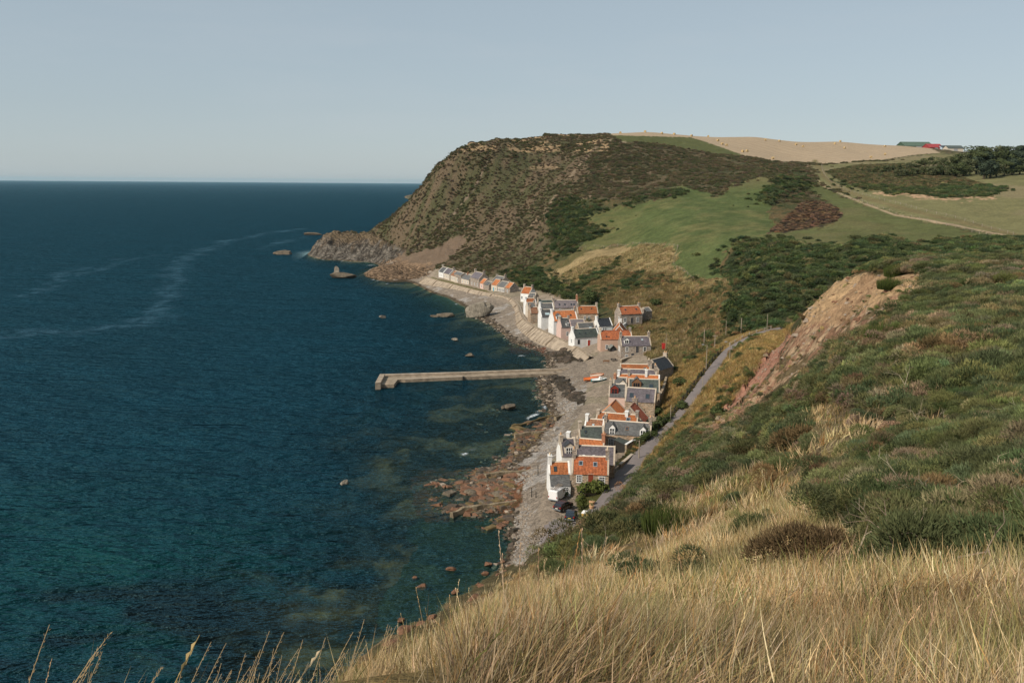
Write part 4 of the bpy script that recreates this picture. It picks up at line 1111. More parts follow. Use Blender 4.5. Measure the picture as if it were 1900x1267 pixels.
cottage('stone house with red pantile roof and dark front door above the village', (1146, 568), (1187, 567.6), 6.6, 4.0, 2.5, 9.2, 'red', 'grey_rubble', chim=(('A', 'grey_rubble', 1, .9), ('B', 'grey_rubble', 1, .9)), sky_=((.28, .48, .6, .8, 'dark'), (.78, .46, .6, .8, 'dark')),
        win=((.20, 1.1, .9, 1.4), (.78, 1.1, .9, 1.4)), door=((.52, 0.6, 'darkdoor'),), gwin=(('A', -1.2, .8, .7, 2.0),), hd=20)
cottage('small stone shed behind the red-roofed house above the village', (1193, 571), (1204, 570), 3.6, 2.4, 1.8, 11, 'slate', 'grey_rubble', fine=False, name='stone_shed', cat='shed')
# -- far row, eaves to the sea
FR = np.array([(813, 513.6), (835, 520), (871, 530), (905, 538.5), (948, 546.5)])
def far(label, xa, xb, hr, he, hw, roof, wall, **kw):
    ya, yb_ = np.interp(xa, FR[:, 0], FR[:, 1]), np.interp(xb, FR[:, 0], FR[:, 1])
    return cottage(label, (xa, ya), (xb, yb_), hr, he, hw, 4.4, roof, wall, mode='base', fine=False, **kw)
fw = ((.2, .9, .7, 1.3), (.5, .9, .7, 1.3), (.8, .9, .7, 1.3))
far('whitewashed slate cottage at the far end of the sea wall', 814, 822.5, 6.0, 3.3, 2.7, 'slate', 'white', skewmat='white', chim=(('A', 'cream', 0, 1.2),), win=((.3, .9, .7, 1.3), (.7, .9, .7, 1.3)))
far('grey slate cottage with a white coping next to the last whitewashed one', 823.2, 834, 6.0, 3.3, 2.8, 'purple', 'cream', skewmat='white', chim=(('B', 'grey_rubble', 1, 1.2),), win=fw)
far('pinkish red tiled cottage among the far slate roofs', 836, 845.5, 5.6, 3.1, 2.5, 'oldred', 'cream', chim=(('A', 'grey_rubble', 0, .6),), win=fw)
far('long low slate cottage with a brick chimney in the far row', 846, 870, 5.3, 2.9, 2.7, 'slate', 'cream', chim=((.6, 'brick', 1, .9),), win=((.12, .7, .7, 1.3), (.32, .7, .7, 1.3), (.52, .7, .7, 1.3), (.72, .7, .7, 1.3), (.9, .7, .7, 1.3)))
far('tall slate house with bare stone gable in the middle of the far row', 872.5, 889, 7.8, 4.8, 3.0, 'purple', 'grey_rubble', chim=(('A', 'stonecap', 1, 1.3), ('B', 'grey_rubble', 1, 1.3)), win=fw)
far('little orange pantile cottage with a pink gable in the far row', 890, 897, 5.2, 2.9, 2.4, 'orange', 'pink', gwin=(('B', 0, 1.0, .8, 1.3),), win=((.5, .7, .7, 1.2),))
far('low grey slate outbuilding between the two orange far roofs', 898, 907, 4.2, 2.6, 2.2, 'slate', 'grey_rubble', name='outbuilding', cat='outbuilding')
far('orange pantile cottage with a turquoise door in the far row', 911.5, 922, 6.0, 3.3, 2.8, 'orange', 'cream', door=((.4, 0, 'bluepaint'),), win=((.75, .8, .7, 1.2),), chim=(('B', 'grey_rubble', 0, .5),))
far('slate cottage with a strip of white windows right of the turquoise door', 923, 936, 5.6, 3.0, 2.7, 'slate', 'cream', win=((.1, .7, .8, 1.5), (.3, .7, .8, 1.5), (.5, .7, .8, 1.5), (.7, .7, .8, 1.5), (.9, .7, .8, 1.5)))
far('orange pantile cottage with stone gable closing the far row', 937, 946, 5.6, 3.1, 2.7, 'orange', 'grey_rubble', win=((.5, .7, .7, 1.2),), chim=(('A', 'stonecap', 0, .5),))
cottage('tall stone house with slate roof standing behind the far row', (922, 511.0), (938, 514.2), 5.9, 3.4, 2.8, 5.4, 'slate', 'grey_rubble', chim=(('A', 'stonecap', 0, .5), ('B', 'grey_rubble', 1, 1.3)), gwin=(('B', 1.0, 2.4, .6, 1.0),), fine=False)
cottage('grey roofed shed behind the pinkish tiled far cottage', (849, 503.5), (862, 507), 4.0, 2.8, 2.2, 6.0, 'slate', 'grey_rubble', fine=False, name='shed', cat='shed')
# ------------------------------------------------------------------ road, sea wall, pier
def G(px, py, lo=60, hi=1400):
    return on_ground(px, py, lo, hi)

def smooth_line(pts, step=2.0):
    pts = [np.array(p, float) for p in pts]
    out = []
    for i in range(len(pts) - 1):
        p0 = pts[max(i - 1, 0)]; p1 = pts[i]; p2 = pts[i + 1]; p3 = pts[min(i + 2, len(pts) - 1)]
        n = max(1, int(np.linalg.norm((p2 - p1)[:2]) / step))
        for k in range(n):
            t_ = k / n
            out.append(.5 * ((2 * p1) + (-p0 + p2) * t_ + (2 * p0 - 5 * p1 + 4 * p2 - p3) * t_ ** 2 + (-p0 + 3 * p1 - 3 * p2 + p3) * t_ ** 3))
    out.append(pts[-1])
    return out

def ribbon(line, half, dz=0.0):
    """(left, right) edge points of a strip along a line"""
    L_, R_ = [], []
    for i, p_ in enumerate(line):
        a = line[max(i - 1, 0)]; b_ = line[min(i + 1, len(line) - 1)]
        t_ = (b_ - a)[:2]; t_ = t_ / (np.linalg.norm(t_) + 1e-9)
        n = np.array([-t_[1], t_[0], 0])
        h = half(i) if callable(half) else half
        L_.append(p_ + n * h + np.array([0, 0, dz])); R_.append(p_ - n * h + np.array([0, 0, dz]))
    return L_, R_

road_line = smooth_line(ROAD, 1.5)
rb = MB(); n_ = len(road_line)
L_, R_ = ribbon(road_line, lambda i: 1.55 if i > 20 else 1.55 + (20 - i) * .04)
v = []
for i in range(n_):
    cpt = road_line[i] + np.array([0, 0, .07])
    v += [L_[i] - np.array([0, 0, .3]), L_[i], cpt, R_[i], R_[i] - np.array([0, 0, .3])]
rb.add(v, [(5 * i + k, 5 * i + k + 1, 5 * i + k + 6, 5 * i + k + 5) for i in range(n_ - 1) for k in range(4)])
tag(rb.build('road', M['asphalt'], smooth=False), kind='structure')

# parking ground: a thin sheet of tarmac on the levelled ground
def sheet(name, pxs, mat, z, step=1.0, lift=.03, follow=True):
    P_ = np.array([PZ(a, b_, z)[:2] for a, b_ in pxs])
    x0, y0 = P_.min(0); x1, y1 = P_.max(0)
    gx, gy = np.meshgrid(np.arange(x0, x1 + step, step), np.arange(y0, y1 + step, step))
    gz = height(gx, gy) + lift if follow else np.full(gx.shape, z + lift)
    ins = inpoly(gx + .5 * step, gy + .5 * step, P_)[:-1, :-1]
    me, _ = grid_mesh(name, gx, gy, gz, ins)
    me.materials.append(M[mat])
    return tag(link(name, me), kind='structure')
sheet('parking_area', [(1003, 1000), (1012, 968), (1030, 962), (1075, 968), (1100, 955), (1118, 940), (1132, 948), (1105, 975), (1075, 990), (1030, 1012)], 'asphalt', 4.1, .8, .05)

# sea wall: sloping concrete apron with ribs, between promenade and beach
WALLPX = [(790, 513.5), (812, 520.5), (834, 526), (874, 536.5), (914, 545.5), (946, 553.5), (960, 566), (965, 580), (975, 596), (1000, 611), (1030, 624.5), (1054, 636.5), (1076, 648), (1094, 662)]
top = smooth_line([PZ(a, b_, 4.5) for a, b_ in WALLPX], 3.0)
Lw, _r = ribbon(top, 3.2)
def seaward(i):
    a = top[max(i - 1, 0)]; b_ = top[min(i + 1, len(top) - 1)]
    t_ = (b_ - a)[:2]; t_ /= np.linalg.norm(t_) + 1e-9
    return np.array([t_[1], -t_[0], 0])
root = empty('sea_wall', tuple(top[len(top) // 2]))
tag(root, 'long sloping concrete sea wall with ribs between the cottages and the beach', 'sea wall')
off = Vector(root.location)
sb = MB(); v = []
rnd = random.Random(5)
for i, p_ in enumerate(top):
    s_ = seaward(i)
    v += [p_ - s_ * 1.2 + np.array([0, 0, -.8]), p_ - s_ * 1.2, p_ + s_ * .25, p_ + s_ * (3.6 + rnd.uniform(-.1, .1)) + np.array([0, 0, -2.9]), p_ + s_ * 4.0 + np.array([0, 0, -4.0])]
v = [tuple(Vector(a) - off) for a in v]
sb.add(v, [(5 * i + k, 5 * i + k + 1, 5 * i + k + 6, 5 * i + k + 5) for i in range(len(top) - 1) for k in range(4)])
sb.build('apron', M['paleconcrete'], root)
kb = MB()
for i in range(0, len(top)):
    p_ = top[i]; s_ = seaward(i); a = top[max(i - 1, 0)]; b_ = top[min(i + 1, len(top) - 1)]
    t_ = (b_ - a); t_ /= np.linalg.norm(t_) + 1e-9
    w_2 = rnd.uniform(.15, .35) if i % 7 else .5; hh = rnd.uniform(-.12, .12) if i % 7 else .4
    q = []
    for e in (-1, 1):
        q += [p_ + s_ * .2 + t_ * w_2 * e + np.array([0, 0, -.25]), p_ + s_ * 3.8 + t_ * w_2 * e + np.array([0, 0, -3.2])]
    lo = q; hi_ = [k + np.array([0, 0, hh + .3]) for k in q]
    kb.hexa([tuple(Vector(k) - off) for k in (lo[0], lo[1], lo[3], lo[2], hi_[0], hi_[1], hi_[3], hi_[2])])
kb.build('rib', M['concrete'], root)
cb = MB(); v = []
for i, p_ in enumerate(top):
    s_ = seaward(i)
    v += [tuple(Vector(p_ + s_ * d_ + np.array([0, 0, z_])) - off) for d_, z_ in ((-.25, -.1), (-.25, .28), (.3, .28), (.3, -.1))]
cb.add(v, [(4 * i + k, 4 * i + k + 1, 4 * i + k + 5, 4 * i + k + 4) for i in range(len(top) - 1) for k in range(3)])
cb.build('coping', M['concrete'], root)

# rubble retaining walls of the nearer promenade
def wall_run(label, pxs, z, h, th, mat, cap=None, name='stone_wall', cat='wall', base=None, drop=1.5):
    line = [PZ(a, b_, z) for a, b_ in pxs] if base is None else [np.array(p_) for p_ in base]
    line = smooth_line(line, 3.0)
    L1, R1 = ribbon(line, th / 2)
    o3 = Vector(line[0])
    root = empty(name, tuple(line[0]))
    tag(root, label, cat)
    b = MB()
    for i in range(len(line) - 1):
        b.hexa([tuple(Vector(k) - o3) for k in (R1[i] - np.array([0, 0, drop]), R1[i + 1] - np.array([0, 0, drop]), L1[i + 1] - np.array([0, 0, drop]), L1[i] - np.array([0, 0, drop]),
                R1[i] + np.array([0, 0, h]), R1[i + 1] + np.array([0, 0, h]), L1[i + 1] + np.array([0, 0, h]), L1[i] + np.array([0, 0, h]))])
    b.build('wall_body', M[mat], root)
    if cap:
        L2, R2_ = ribbon(line, th / 2 + .06)
        b = MB()
        for i in range(len(line) - 1):
            b.hexa([tuple(Vector(k) - o3) for k in (R2_[i] + np.array([0, 0, h]), R2_[i + 1] + np.array([0, 0, h]), L2[i + 1] + np.array([0, 0, h]), L2[i] + np.array([0, 0, h]),
                    R2_[i] + np.array([0, 0, h + .14]), R2_[i + 1] + np.array([0, 0, h + .14]), L2[i + 1] + np.array([0, 0, h + .14]), L2[i] + np.array([0, 0, h + .14]))])
        b.build('coping', M[cap], root)
    return root
wall_run('pale roadside wall with flat coping beside the lane and the stone sheds', [(1150, 868), (1164, 857), (1176, 846), (1184, 838)], 6.2, .7, .5, 'lichenstone', 'stonecap')
wall_run('stone yard wall with white coping in front of the two-dormer cottage', [(1161, 836), (1176, 827), (1193, 817.5)], 6.0, 1.3, .4, 'lichenstone', 'white')
wall_run('white garden wall rising past the red-roofed house on the hillside', [(1152, 609), (1162, 602.5), (1174, 598.5), (1192, 595)], 9.2, .9, .4, 'white')
wall_run('curved grey garden wall at the foot of the two-storey grey stone house', [(1152, 673), (1162, 669), (1175, 666), (1181, 664)], 4.8, .9, .4, 'lichenstone', 'stonecap')
wall_run('stone field wall stepping down beside the lilac slate cottage', [(1212, 762), (1222, 742), (1230, 726), (1236, 705)], 6.2, 1.0, .6, 'lichenstone')
# dark yard floor and shed beside the two-dormer cottage
def shed(label, A, B, z, depth, he, hr, roof, wall, rot=None, name='shed', cat='shed', openfront=False):
    a, b_ = PZ(*A, z), PZ(*B, z)
    ex = (b_ - a)[:2]; L = float(np.hypot(*ex)); ex /= L
    fr = np.array([ex[1], -ex[0]])
    root = empty(name, (a[0], a[1], z), math.atan2(ex[1], ex[0]))
    tag(root, label, cat)
    P_ = [(0, -1), (depth, -1), (depth, hr - .06), (0, he - .06)]
    b = MB()
    if openfront:
        b.prism(None, [(0, y, zz) for y, zz in P_], [(.15, y, zz) for y, zz in P_]); b.prism(None, [(L - .15, y, zz) for y, zz in P_], [(L, y, zz) for y, zz in P_])
        b.box(.15, L - .15, depth - .15, depth, -1, hr - .08)
    else:
        b.prism(None, [(0, y, zz) for y, zz in P_], [(L, y, zz) for y, zz in P_])
    b.build('wall', M[wall], root)
    r = MB(); e = .15
    s_ = (hr - he) / depth
    r.hexa([(-e, -e, he - e * s_), (L + e, -e, he - e * s_), (L + e, depth + e, hr + e * s_), (-e, depth + e, hr + e * s_), (-e, -e, he - e * s_ + .1), (L + e, -e, he - e * s_ + .1), (L + e, depth + e, hr + e * s_ + .1), (-e, depth + e, hr + e * s_ + .1)])
    r.build('roof', M[roof], root)
    return root
shed('dark open-fronted shed with a single slope slate roof below the two-dormer cottage', (1162, 843), (1186, 829), 4.9, 2.6, 1.9, 2.7, 'greenslate', 'darkwood')
shed('flat topped stone coal store between two slate cottages', (1150, 838), (1160, 837), 4.8, 1.8, 2.3, 2.4, 'greyfelt', 'rubble', name='coal_store', cat='store')
shed('carport with an orange tiled roof and dark opening beside the red door', (1091, 632.5), (1107, 630.3), 4.5, 3.0, 2.1, 3.0, 'orange', 'darkwood', openfront=True, name='carport', cat='carport')
# black hut with ridged felt roof in front of the pink house
def hut(label, A, B, z, depth, he, hr, roof, wall, name='hut'):
    a, b_ = PZ(*A, z), PZ(*B, z)
    ex = (b_ - a)[:2]; L = float(np.hypot(*ex)); ex /= L
    root = empty(name, (a[0], a[1], z), math.atan2(ex[1], ex[0])); tag(root, label, 'hut')
    b = MB(); P_ = [(0, -.6), (L, -.6), (L, he), (L / 2, hr), (0, he)]
    b.prism(None, [(x, 0, zz) for x, zz in P_], [(x, depth, zz) for x, zz in P_]); b.build('wall', M[wall], root)
    r = MB()
    for s_ in (0, 1):
        xe = -.15 if s_ == 0 else L + .15
        zz = he - .15 * (hr - he) / (L / 2)
        r.prism(None, [(xe, -.2, zz + .01), (L / 2, -.2, hr + .01), (L / 2, -.2, hr + .12), (xe, -.2, zz + .12)], [(xe, depth + .2, zz + .01), (L / 2, depth + .2, hr + .01), (L / 2, depth + .2, hr + .12), (xe, depth + .2, zz + .12)])
    r.build('roof', M[roof], root)
    d = MB(); d.box(L * .35, L * .72, -.05, 0, 0, he * .92); d.build('door', M['darkdoor'], root)
    return root
hut('black timber hut with a pitched grey roof against the pink-tan house', (1132, 657), (1143, 656.6), 4.4, 2.6, 1.9, 2.9, 'greyfelt', 'darkwood')

# pier
pr = empty('pier', tuple(PZ(860, 692, 2))); tag(pr, 'long L-shaped concrete pier reaching into the bay from the village beach', 'pier')
po = Vector(pr.location)
def slab(mb, pxs, z1, z0):
    P_ = [PZ(a, b_, z1) - np.array(po) for a, b_ in pxs]
    mb.extrude([(q[0], q[1]) for q in P_], z0 - po.z, z1 - po.z)
b = MB(); slab(b, [(706, 697.5), (752, 696), (858, 692.2), (900, 690.5), (1000, 687), (1110, 683), (1140, 682), (1145, 689), (1095, 691), (1000, 693.6), (900, 697.6), (858, 699.2), (752, 703.8), (745, 703.5), (738, 704), (731, 713), (699, 713.5)], .95, -4); b.build('deck', M['concrete'], pr)
b = MB(); slab(b, [(712, 693.7), (858, 689.6), (1000, 684.2), (1060, 682.2), (1060, 683.6), (1000, 685.7), (858, 691.3), (712, 695.6)], 1.55, .9); b.build('parapet', M['paleconcrete'], pr)
b = MB(); slab(b, [(705, 693.6), (714.5, 693.4), (706, 709.5), (696, 710)], 2.0, -4.2); b.build('end_wall', M['paleconcrete'], pr)
b = MB(); slab(b, [(740, 702.2), (751, 701.8), (752, 704.6), (741, 705)], .6, -4.1); b.build('landing_step', M['concrete'], pr)
b = MB(); slab(b, [(752.2, 702), (857.8, 697.3), (857.8, 698.0), (752.2, 702.8)], 1.08, .9); b.build('kerb', M['stonecap'], pr)
b = MB(); slab(b, [(858.2, 697.9), (861.8, 697.7), (861.8, 699.6), (858.2, 699.8)], .99, -3); b.build('ladder_recess', M['darkwood'], pr)
b = MB()
P_ = [PZ(a, b_, .35) - np.array(po) for a, b_ in [(698.5, 715.6), (731.5, 715.3), (738.6, 706.4), (752, 706), (858, 701.4), (1000, 695.6), (1000, 695.0), (858, 700.8), (752, 705.4), (738, 705.9), (731, 714.7), (698.7, 715.0)]]
b.extrude([(q[0], q[1]) for q in P_], -1.2 - po.z, .25 - po.z); b.build('tide_line', M['weedy'], pr)

# ------------------------------------------------------------------ vehicles
M['carblack'] = simple('black_blue_car_paint', (.012, .018, .026), .05, 1, .22, spec=.6)
M['carmaroon'] = simple('dark_maroon_car_paint', (.028, .010, .012), .05, 1, .22, spec=.6)
M['tyre'] = simple('tyre_rubber', (.02, .02, .02), .1, 6, .9)
M['rim'] = simple('wheel_rim', (.35, .35, .36), .1, 6, .4, metallic=.6)
M['carglass'] = simple('car_glass', (.02, .03, .04), .05, 1, .06, spec=.7)
M['redlight'] = simple('tail_light', (.35, .02, .015), .1, 6, .3)
M['plate_y'] = simple('yellow_number_plate', (.70, .52, .10), .05, 6, .5)
M['plate_w'] = simple('pale_number_plate', (.72, .70, .60), .05, 6, .5)
M['vanwhite'] = simple('white_van_paint', (.78, .77, .76), .03, 1, .4, spec=.4)
M['bumper'] = simple('grey_bumper', (.16, .18, .19), .1, 4, .5)
def car(label, px, py, z, yaw, paint, plate, L=4.2, W=1.75, H=1.45):
    o = PZ(px, py, z)
    root = empty('parked_car', tuple(o), yaw); tag(root, label, 'car')
    # length runs along +y (front), stations of half width and heights
    st = [(-L / 2, .72, .45, .80), (-L / 2 + .12, .80, .30, .95), (-L * .36, .86, .25, 1.0), (-L * .1, .88, .22, .98), (L * .18, .88, .22, .95), (L * .36, .86, .24, .86), (L / 2 - .15, .78, .3, .74), (L / 2, .62, .42, .62)]
    b = MB(); ring = []
    for y, hw_, zl, zh in st:
        ring.append([(-hw_ * .92, y, zl), (hw_ * .92, y, zl), (hw_, y, (zl + zh) * .52), (hw_ * .93, y, zh), (0, y, zh + .05), (-hw_ * .93, y, zh), (-hw_, y, (zl + zh) * .52)])
    n = len(b.v)
    b.add([p_ for r in ring for p_ in r], [(7 * i + k, 7 * i + (k + 1) % 7, 7 * (i + 1) + (k + 1) % 7, 7 * (i + 1) + k) for i in range(len(ring) - 1) for k in range(7)] + [tuple(range(7)), tuple(range(7 * len(ring) - 1, 7 * len(ring) - 8, -1))])
    # cabin
    cz = [(-L * .44, .78, .98), (-L * .33, .68, H - .06), (-L * .12, .66, H), (L * .06, .66, H - .03), (L * .22, .78, .96)]
    b.add([q for y, hw_, z1 in cz for q in ((-hw_, y, z1), (hw_, y, z1))] + [q for y, hw_, z1 in cz for q in ((-.82, y, .95), (.82, y, .95))],
          [(2 * i, 2 * i + 1, 2 * i + 3, 2 * i + 2) for i in range(4)] + [(2 * i, 2 * i + 2, 12 + 2 * i, 10 + 2 * i) for i in range(4)] + [(2 * i + 1, 11 + 2 * i, 13 + 2 * i, 2 * i + 3) for i in range(4)])
    b.build('body', M[paint], root)
    g = MB()
    def gl(p_): g.add(p_, [(0, 1, 2, 3)])
    gl([(-.66, -L * .425 - .02, 1.04), (.66, -L * .425 - .02, 1.04), (.58, -L * .345 - .02, H - .12), (-.58, -L * .345 - .02, H - .12)])
    g.build('rear_window', M['carglass'], root)
    g = MB(); gl([(-.66, L * .205 + .02, 1.03), (.66, L * .205 + .02, 1.03), (.57, L * .085 + .02, H - .09), (-.57, L * .085 + .02, H - .09)]); g.build('windscreen', M['carglass'], root)
    for s_ in (-1, 1):
        for y0, y1 in ((-L * .33, -L * .1), (-L * .085, L * .12)):
            g = MB(); gl([(s_ * .80, y0, 1.02), (s_ * .80, y1, 1.02), (s_ * .71, y1 - .06, H - .13), (s_ * .71, y0 + .06, H - .13)]); g.build('side_window', M['carglass'], root)
        for y in (-L * .31, L * .31):
            wb_ = MB(); wb_.tube((s_ * .70, y, .31), (s_ * .90, y, .31), .31, .31, 14); wo_ = wb_.build('wheel', M['tyre'], root)
            wb_ = MB(); wb_.tube((s_ * .89, y, .31), (s_ * .915, y, .31), .19, .19, 10); wb_.build('rim', M['rim'], wo_)
        lb_ = MB(); lb_.box(s_ * .70 - .1, s_ * .70 + .1, -L / 2 - .0, -L / 2 + .2, .72, .93); lb_.build('tail_light', M['redlight'], root)
        lb_ = MB(); lb_.box(s_ * .95 - .08, s_ * .95 + .08, L * .14, L * .19, .95, 1.09); lb_.build('wing_mirror', M[paint], root)
    q = MB(); q.box(-.26, .26, -L / 2 - .03, -L / 2 + .02, .60, .71); q.build('number_plate', M[plate], root)
    q = MB(); q.box(-.80, .80, -L / 2 - .06, -L / 2 + .12, .34, .52); q.build('bumper', M['bumper'], root)
    return root
car('dark maroon hatchback parked beside the white van, number plate pale', 1045.5, 943.5, 4.08, -math.radians(38), 'carmaroon', 'plate_w')
car('blue-black small car with a yellow rear number plate, nearest the lane', 1059.5, 960.5, 4.1, -math.radians(12), 'carblack', 'plate_y', L=3.9)
# van with a ladder on its roof
o = PZ(1034, 925.5, 4.05); root = empty('parked_van', tuple(o), -math.radians(28)); tag(root, 'white van with timber poles on its roof, parked against the white cottage', 'van')
L = 3.9; hw_ = .92
b = MB(); pr2 = []
for y, w2, z0, z1 in ((-L / 2, .80, .42, 2.0), (-L / 2 + .1, .92, .35, 2.08), (L * .15, .92, .35, 2.08), (L * .3, .90, .35, 1.95), (L * .38, .88, .35, 1.15), (L / 2 - .08, .84, .38, .95), (L / 2, .7, .45, .75)):
    pr2.append([(-w2, y, z0), (w2, y, z0), (w2, y, z0 + (z1 - z0) * .5), (w2 * .9, y, z1 - .08), (w2 * .75, y, z1), (-w2 * .75, y, z1), (-w2 * .9, y, z1 - .08), (-w2, y, z0 + (z1 - z0) * .5)])
b.add([p_ for r in pr2 for p_ in r], [(8 * i + k, 8 * i + (k + 1) % 8, 8 * (i + 1) + (k + 1) % 8, 8 * (i + 1) + k) for i in range(len(pr2) - 1) for k in range(8)] + [tuple(range(8)), tuple(range(8 * len(pr2) - 1, 8 * len(pr2) - 9, -1))])
b.build('body', M['vanwhite'], root)
b = MB(); b.box(-.8, .8, -L / 2 - .08, -L / 2 + .1, .34, .52); b.build('bumper', M['bumper'], root)
for s_ in (-1, 1):
    for y in (-L * .28, L * .32):
        wb_ = MB(); wb_.tube((s_ * .72, y, .33), (s_ * .94, y, .33), .33, .33, 14); wo_ = wb_.build('wheel', M['tyre'], root)
        wb_ = MB(); wb_.tube((s_ * .93, y, .33), (s_ * .955, y, .33), .2, .2, 10); wb_.build('rim', M['rim'], wo_)
    b = MB(); b.box(s_ * .78 - .07, s_ * .78 + .07, -L / 2 - .02, -L / 2 + .15, .8, 1.1); b.build('tail_light', M['redlight'], root)
    b = MB(); b.add([(s_ * .925, L * .16, 1.2), (s_ * .905, L * .3, 1.2), (s_ * .87, L * .27, 1.8), (s_ * .90, L * .16, 1.8)], [(0, 1, 2, 3)]); b.build('side_window', M['carglass'], root)
b = MB(); b.add([(-.75, L * .385, 1.2), (.75, L * .385, 1.2), (.68, L * .315, 1.88), (-.68, L * .315, 1.88)], [(0, 1, 2, 3)]); b.build('windscreen', M['carglass'], root)
for y in (-1.3, .2):
    b = MB(); b.box(-.75, .75, y - .04, y + .04, 2.08, 2.25); b.build('roof_bar', M['metal'], root)
for k in range(4):
    o = PZ(1024, 921, 6.3); b = MB(); b.tube((-.45 + .3 * k, -1.7 + .2 * (k % 2), 0), (-.45 + .28 * k, 1.6, .02), .05, .045, 6)
    pl = b.build('timber_pole', M['weathered']); pl.matrix_world = root.matrix_world @ Matrix.Translation((0, 0, 2.32))
    pl.location = Vector(root.location) + Vector((0, 0, 2.31)); pl.rotation_euler = root.rotation_euler
    tag(pl, ['leftmost timber pole lying on the roof bars of the white van', 'second timber pole from the left on the white van roof', 'third timber pole from the left on the white van roof', 'rightmost timber pole lying on the roof bars of the white van'][k], 'pole', 'timber poles on the van roof')

# ------------------------------------------------------------------ boats on the shingle
def boat(label, px, py, z, yaw, L, W, D, hull, inside, trim, heel=.25, cabin=None):
    o = G(px, py) + np.array([0, 0, -.12])
    root = empty('beached_boat', tuple(o), yaw); root.rotation_euler = (heel, 0, yaw); tag(root, label, 'boat', 'small boats drawn up on the shingle')
    n = 9; b = MB(); rows = []
    for i in range(n):
        t_ = i / (n - 1); x = -L / 2 + L * t_
        w2 = W / 2 * (.78 + .5 * t_ - 1.28 * max(0, t_ - .35) ** 2 * 2.36) if t_ < 1 else .02
        w2 = max(w2, .03); k = D * (1 + .35 * t_ ** 2); keel = .06 * D + .55 * D * max(0, t_ - .7) ** 2 * 8 * .6
        rows.append([(x, -w2, k), (x, -w2 * .8, k * .45), (x, 0, min(keel, k * .9)), (x, w2 * .8, k * .45), (x, w2, k)])
    b.add([p_ for r in rows for p_ in r], [(5 * i + k, 5 * i + k + 1, 5 * i + k + 6, 5 * i + k + 5) for i in range(n - 1) for k in range(4)] + [(0, 1, 2, 3, 4)])
    b.build('hull', M[hull], root)
    b = MB(); rows2 = [[(r[0][0], r[0][1] * .9, r[0][2] - .16), (r[4][0], r[4][1] * .9, r[4][2] - .16)] for r in rows]
    b.add([p_ for r in rows2 for p_ in r], [(2 * i, 2 * i + 1, 2 * i + 3, 2 * i + 2) for i in range(n - 1)]); b.build('deck', M[inside], root)
    b = MB()
    for s_ in (0, 4):
        for i in range(n - 1): b.tube(rows[i][s_], rows[i + 1][s_], .06, .06, 5)
    b.build('gunwale', M[trim], root)
    if cabin:
        b = MB(); b.hexa([(L * .0, -W * .25, D - .1), (L * .22, -W * .2, D - .1), (L * .22, W * .2, D - .1), (L * .0, W * .25, D - .1), (L * .03, -W * .2, D + .75), (L * .15, -W * .16, D + .7), (L * .15, W * .16, D + .7), (L * .03, W * .2, D + .75)]); b.build('cabin', M[cabin], root)
    for k in (.3, .55):
        b = MB(); x = -L / 2 + L * k; b.box(x - .12, x + .12, -W * .4, W * .4, D * .72, D * .72 + .05); b.build('thwart', M['weathered'], root)
    return root
M['boatorange'] = simple('orange_boat_paint', (.62, .16, .04), .1, 2, .5)
M['boatwhite'] = simple('white_boat_paint', (.74, .73, .70), .06, 2, .5)
M['boatteal'] = simple('teal_boat_paint', (.04, .16, .16), .1, 2, .5)
M['boatpale'] = simple('faded_boat_paint', (.55, .40, .30), .15, 2, .7)
boat('orange open boat lying on the shingle beside the teal boat', 1097, 706, 2.0, .15, 4.4, 1.8, .8, 'boatorange', 'boatorange', 'boatorange', .2)
boat('white topped teal hulled boat with small cabin on the shingle', 1111, 707.5, 2.2, .25, 4.6, 1.8, .8, 'boatteal', 'boatwhite', 'boatwhite', .15, 'boatwhite')
boat('faded pink and cream boat farthest up by the pier root', 1108, 699, 2.4, .4, 4.2, 1.7, .75, 'boatpale', 'boatpale', 'boatorange', .3)
boat('brown upturned looking rowing boat beside the carport', 1100, 633, 4.45, .5, 3.4, 1.4, .6, 'boatpale', 'brownwood', 'brownwood', .3)

# ------------------------------------------------------------------ posts, lamp standards, fences
def pole(label, px, yb, yt, r=.085, mat='postwood', lamp=False, cross=False, name='utility_pole', cat='pole', group='poles along the lane'):
    g = G(px, yb); r = r * 1.3
    if g is None: return
    dz = ray(px, yt); dd = g[1] / dz[1]; top_z = HC + dz[2] * dd
    h = max(top_z - g[2], 1.0)
    root = empty(name, tuple(g)); tag(root, label, cat, group)
    b = MB(); b.tube((0, 0, -.5), (0, 0, h), r, r * .75, 8); b.build('post', M[mat], root)
    if lamp:
        b = MB(); b.tube((0, 0, h - .15), (-.9, -.1, h + .1), .045, .04, 6); br = b.build('bracket', M[mat], root)
        b = MB(); b.box(-1.35, -.8, -.22, .02, h + .03, h + .2); b.build('lamp_head', M['metal'], br)
    if cross:
        b = MB(); b.box(-.75, .75, -.06, .06, h - .35, h - .22); b.build('crossarm', M[mat], root)
    return root
pole('grey lamp post casting a long shadow over the lane', 1310, 688, 640, lamp=True, name='lamp_post', cat='lamp post')
pole('tall slim pole at the top of the lane where it bends out of sight', 1422.7, 616, 582.6, .07)
pole('pale pole on the outside of the bend, second from the top of the lane', 1374.8, 618, 590, .10)
pole('thin grey pole left of the bend in the lane', 1346.4, 626, 595, .07)
pole('pale leaning pole standing in the rough hillside grass', 1306, 643, 610, .10)
pole('short pole with a crossarm in the rough hillside grass', 1326, 646, 621.5, .10, cross=True)
pole('slim lamp post on the uphill edge of the lane', 1353.6, 671, 635, .07, lamp=True, name='lamp_post', cat='lamp post')
pole('slim pole halfway down the seaward edge of the lane', 1303, 729, 699, .07)
pole('slim pole in the hedge beside the lower lane', 1244, 781, 752, .08)
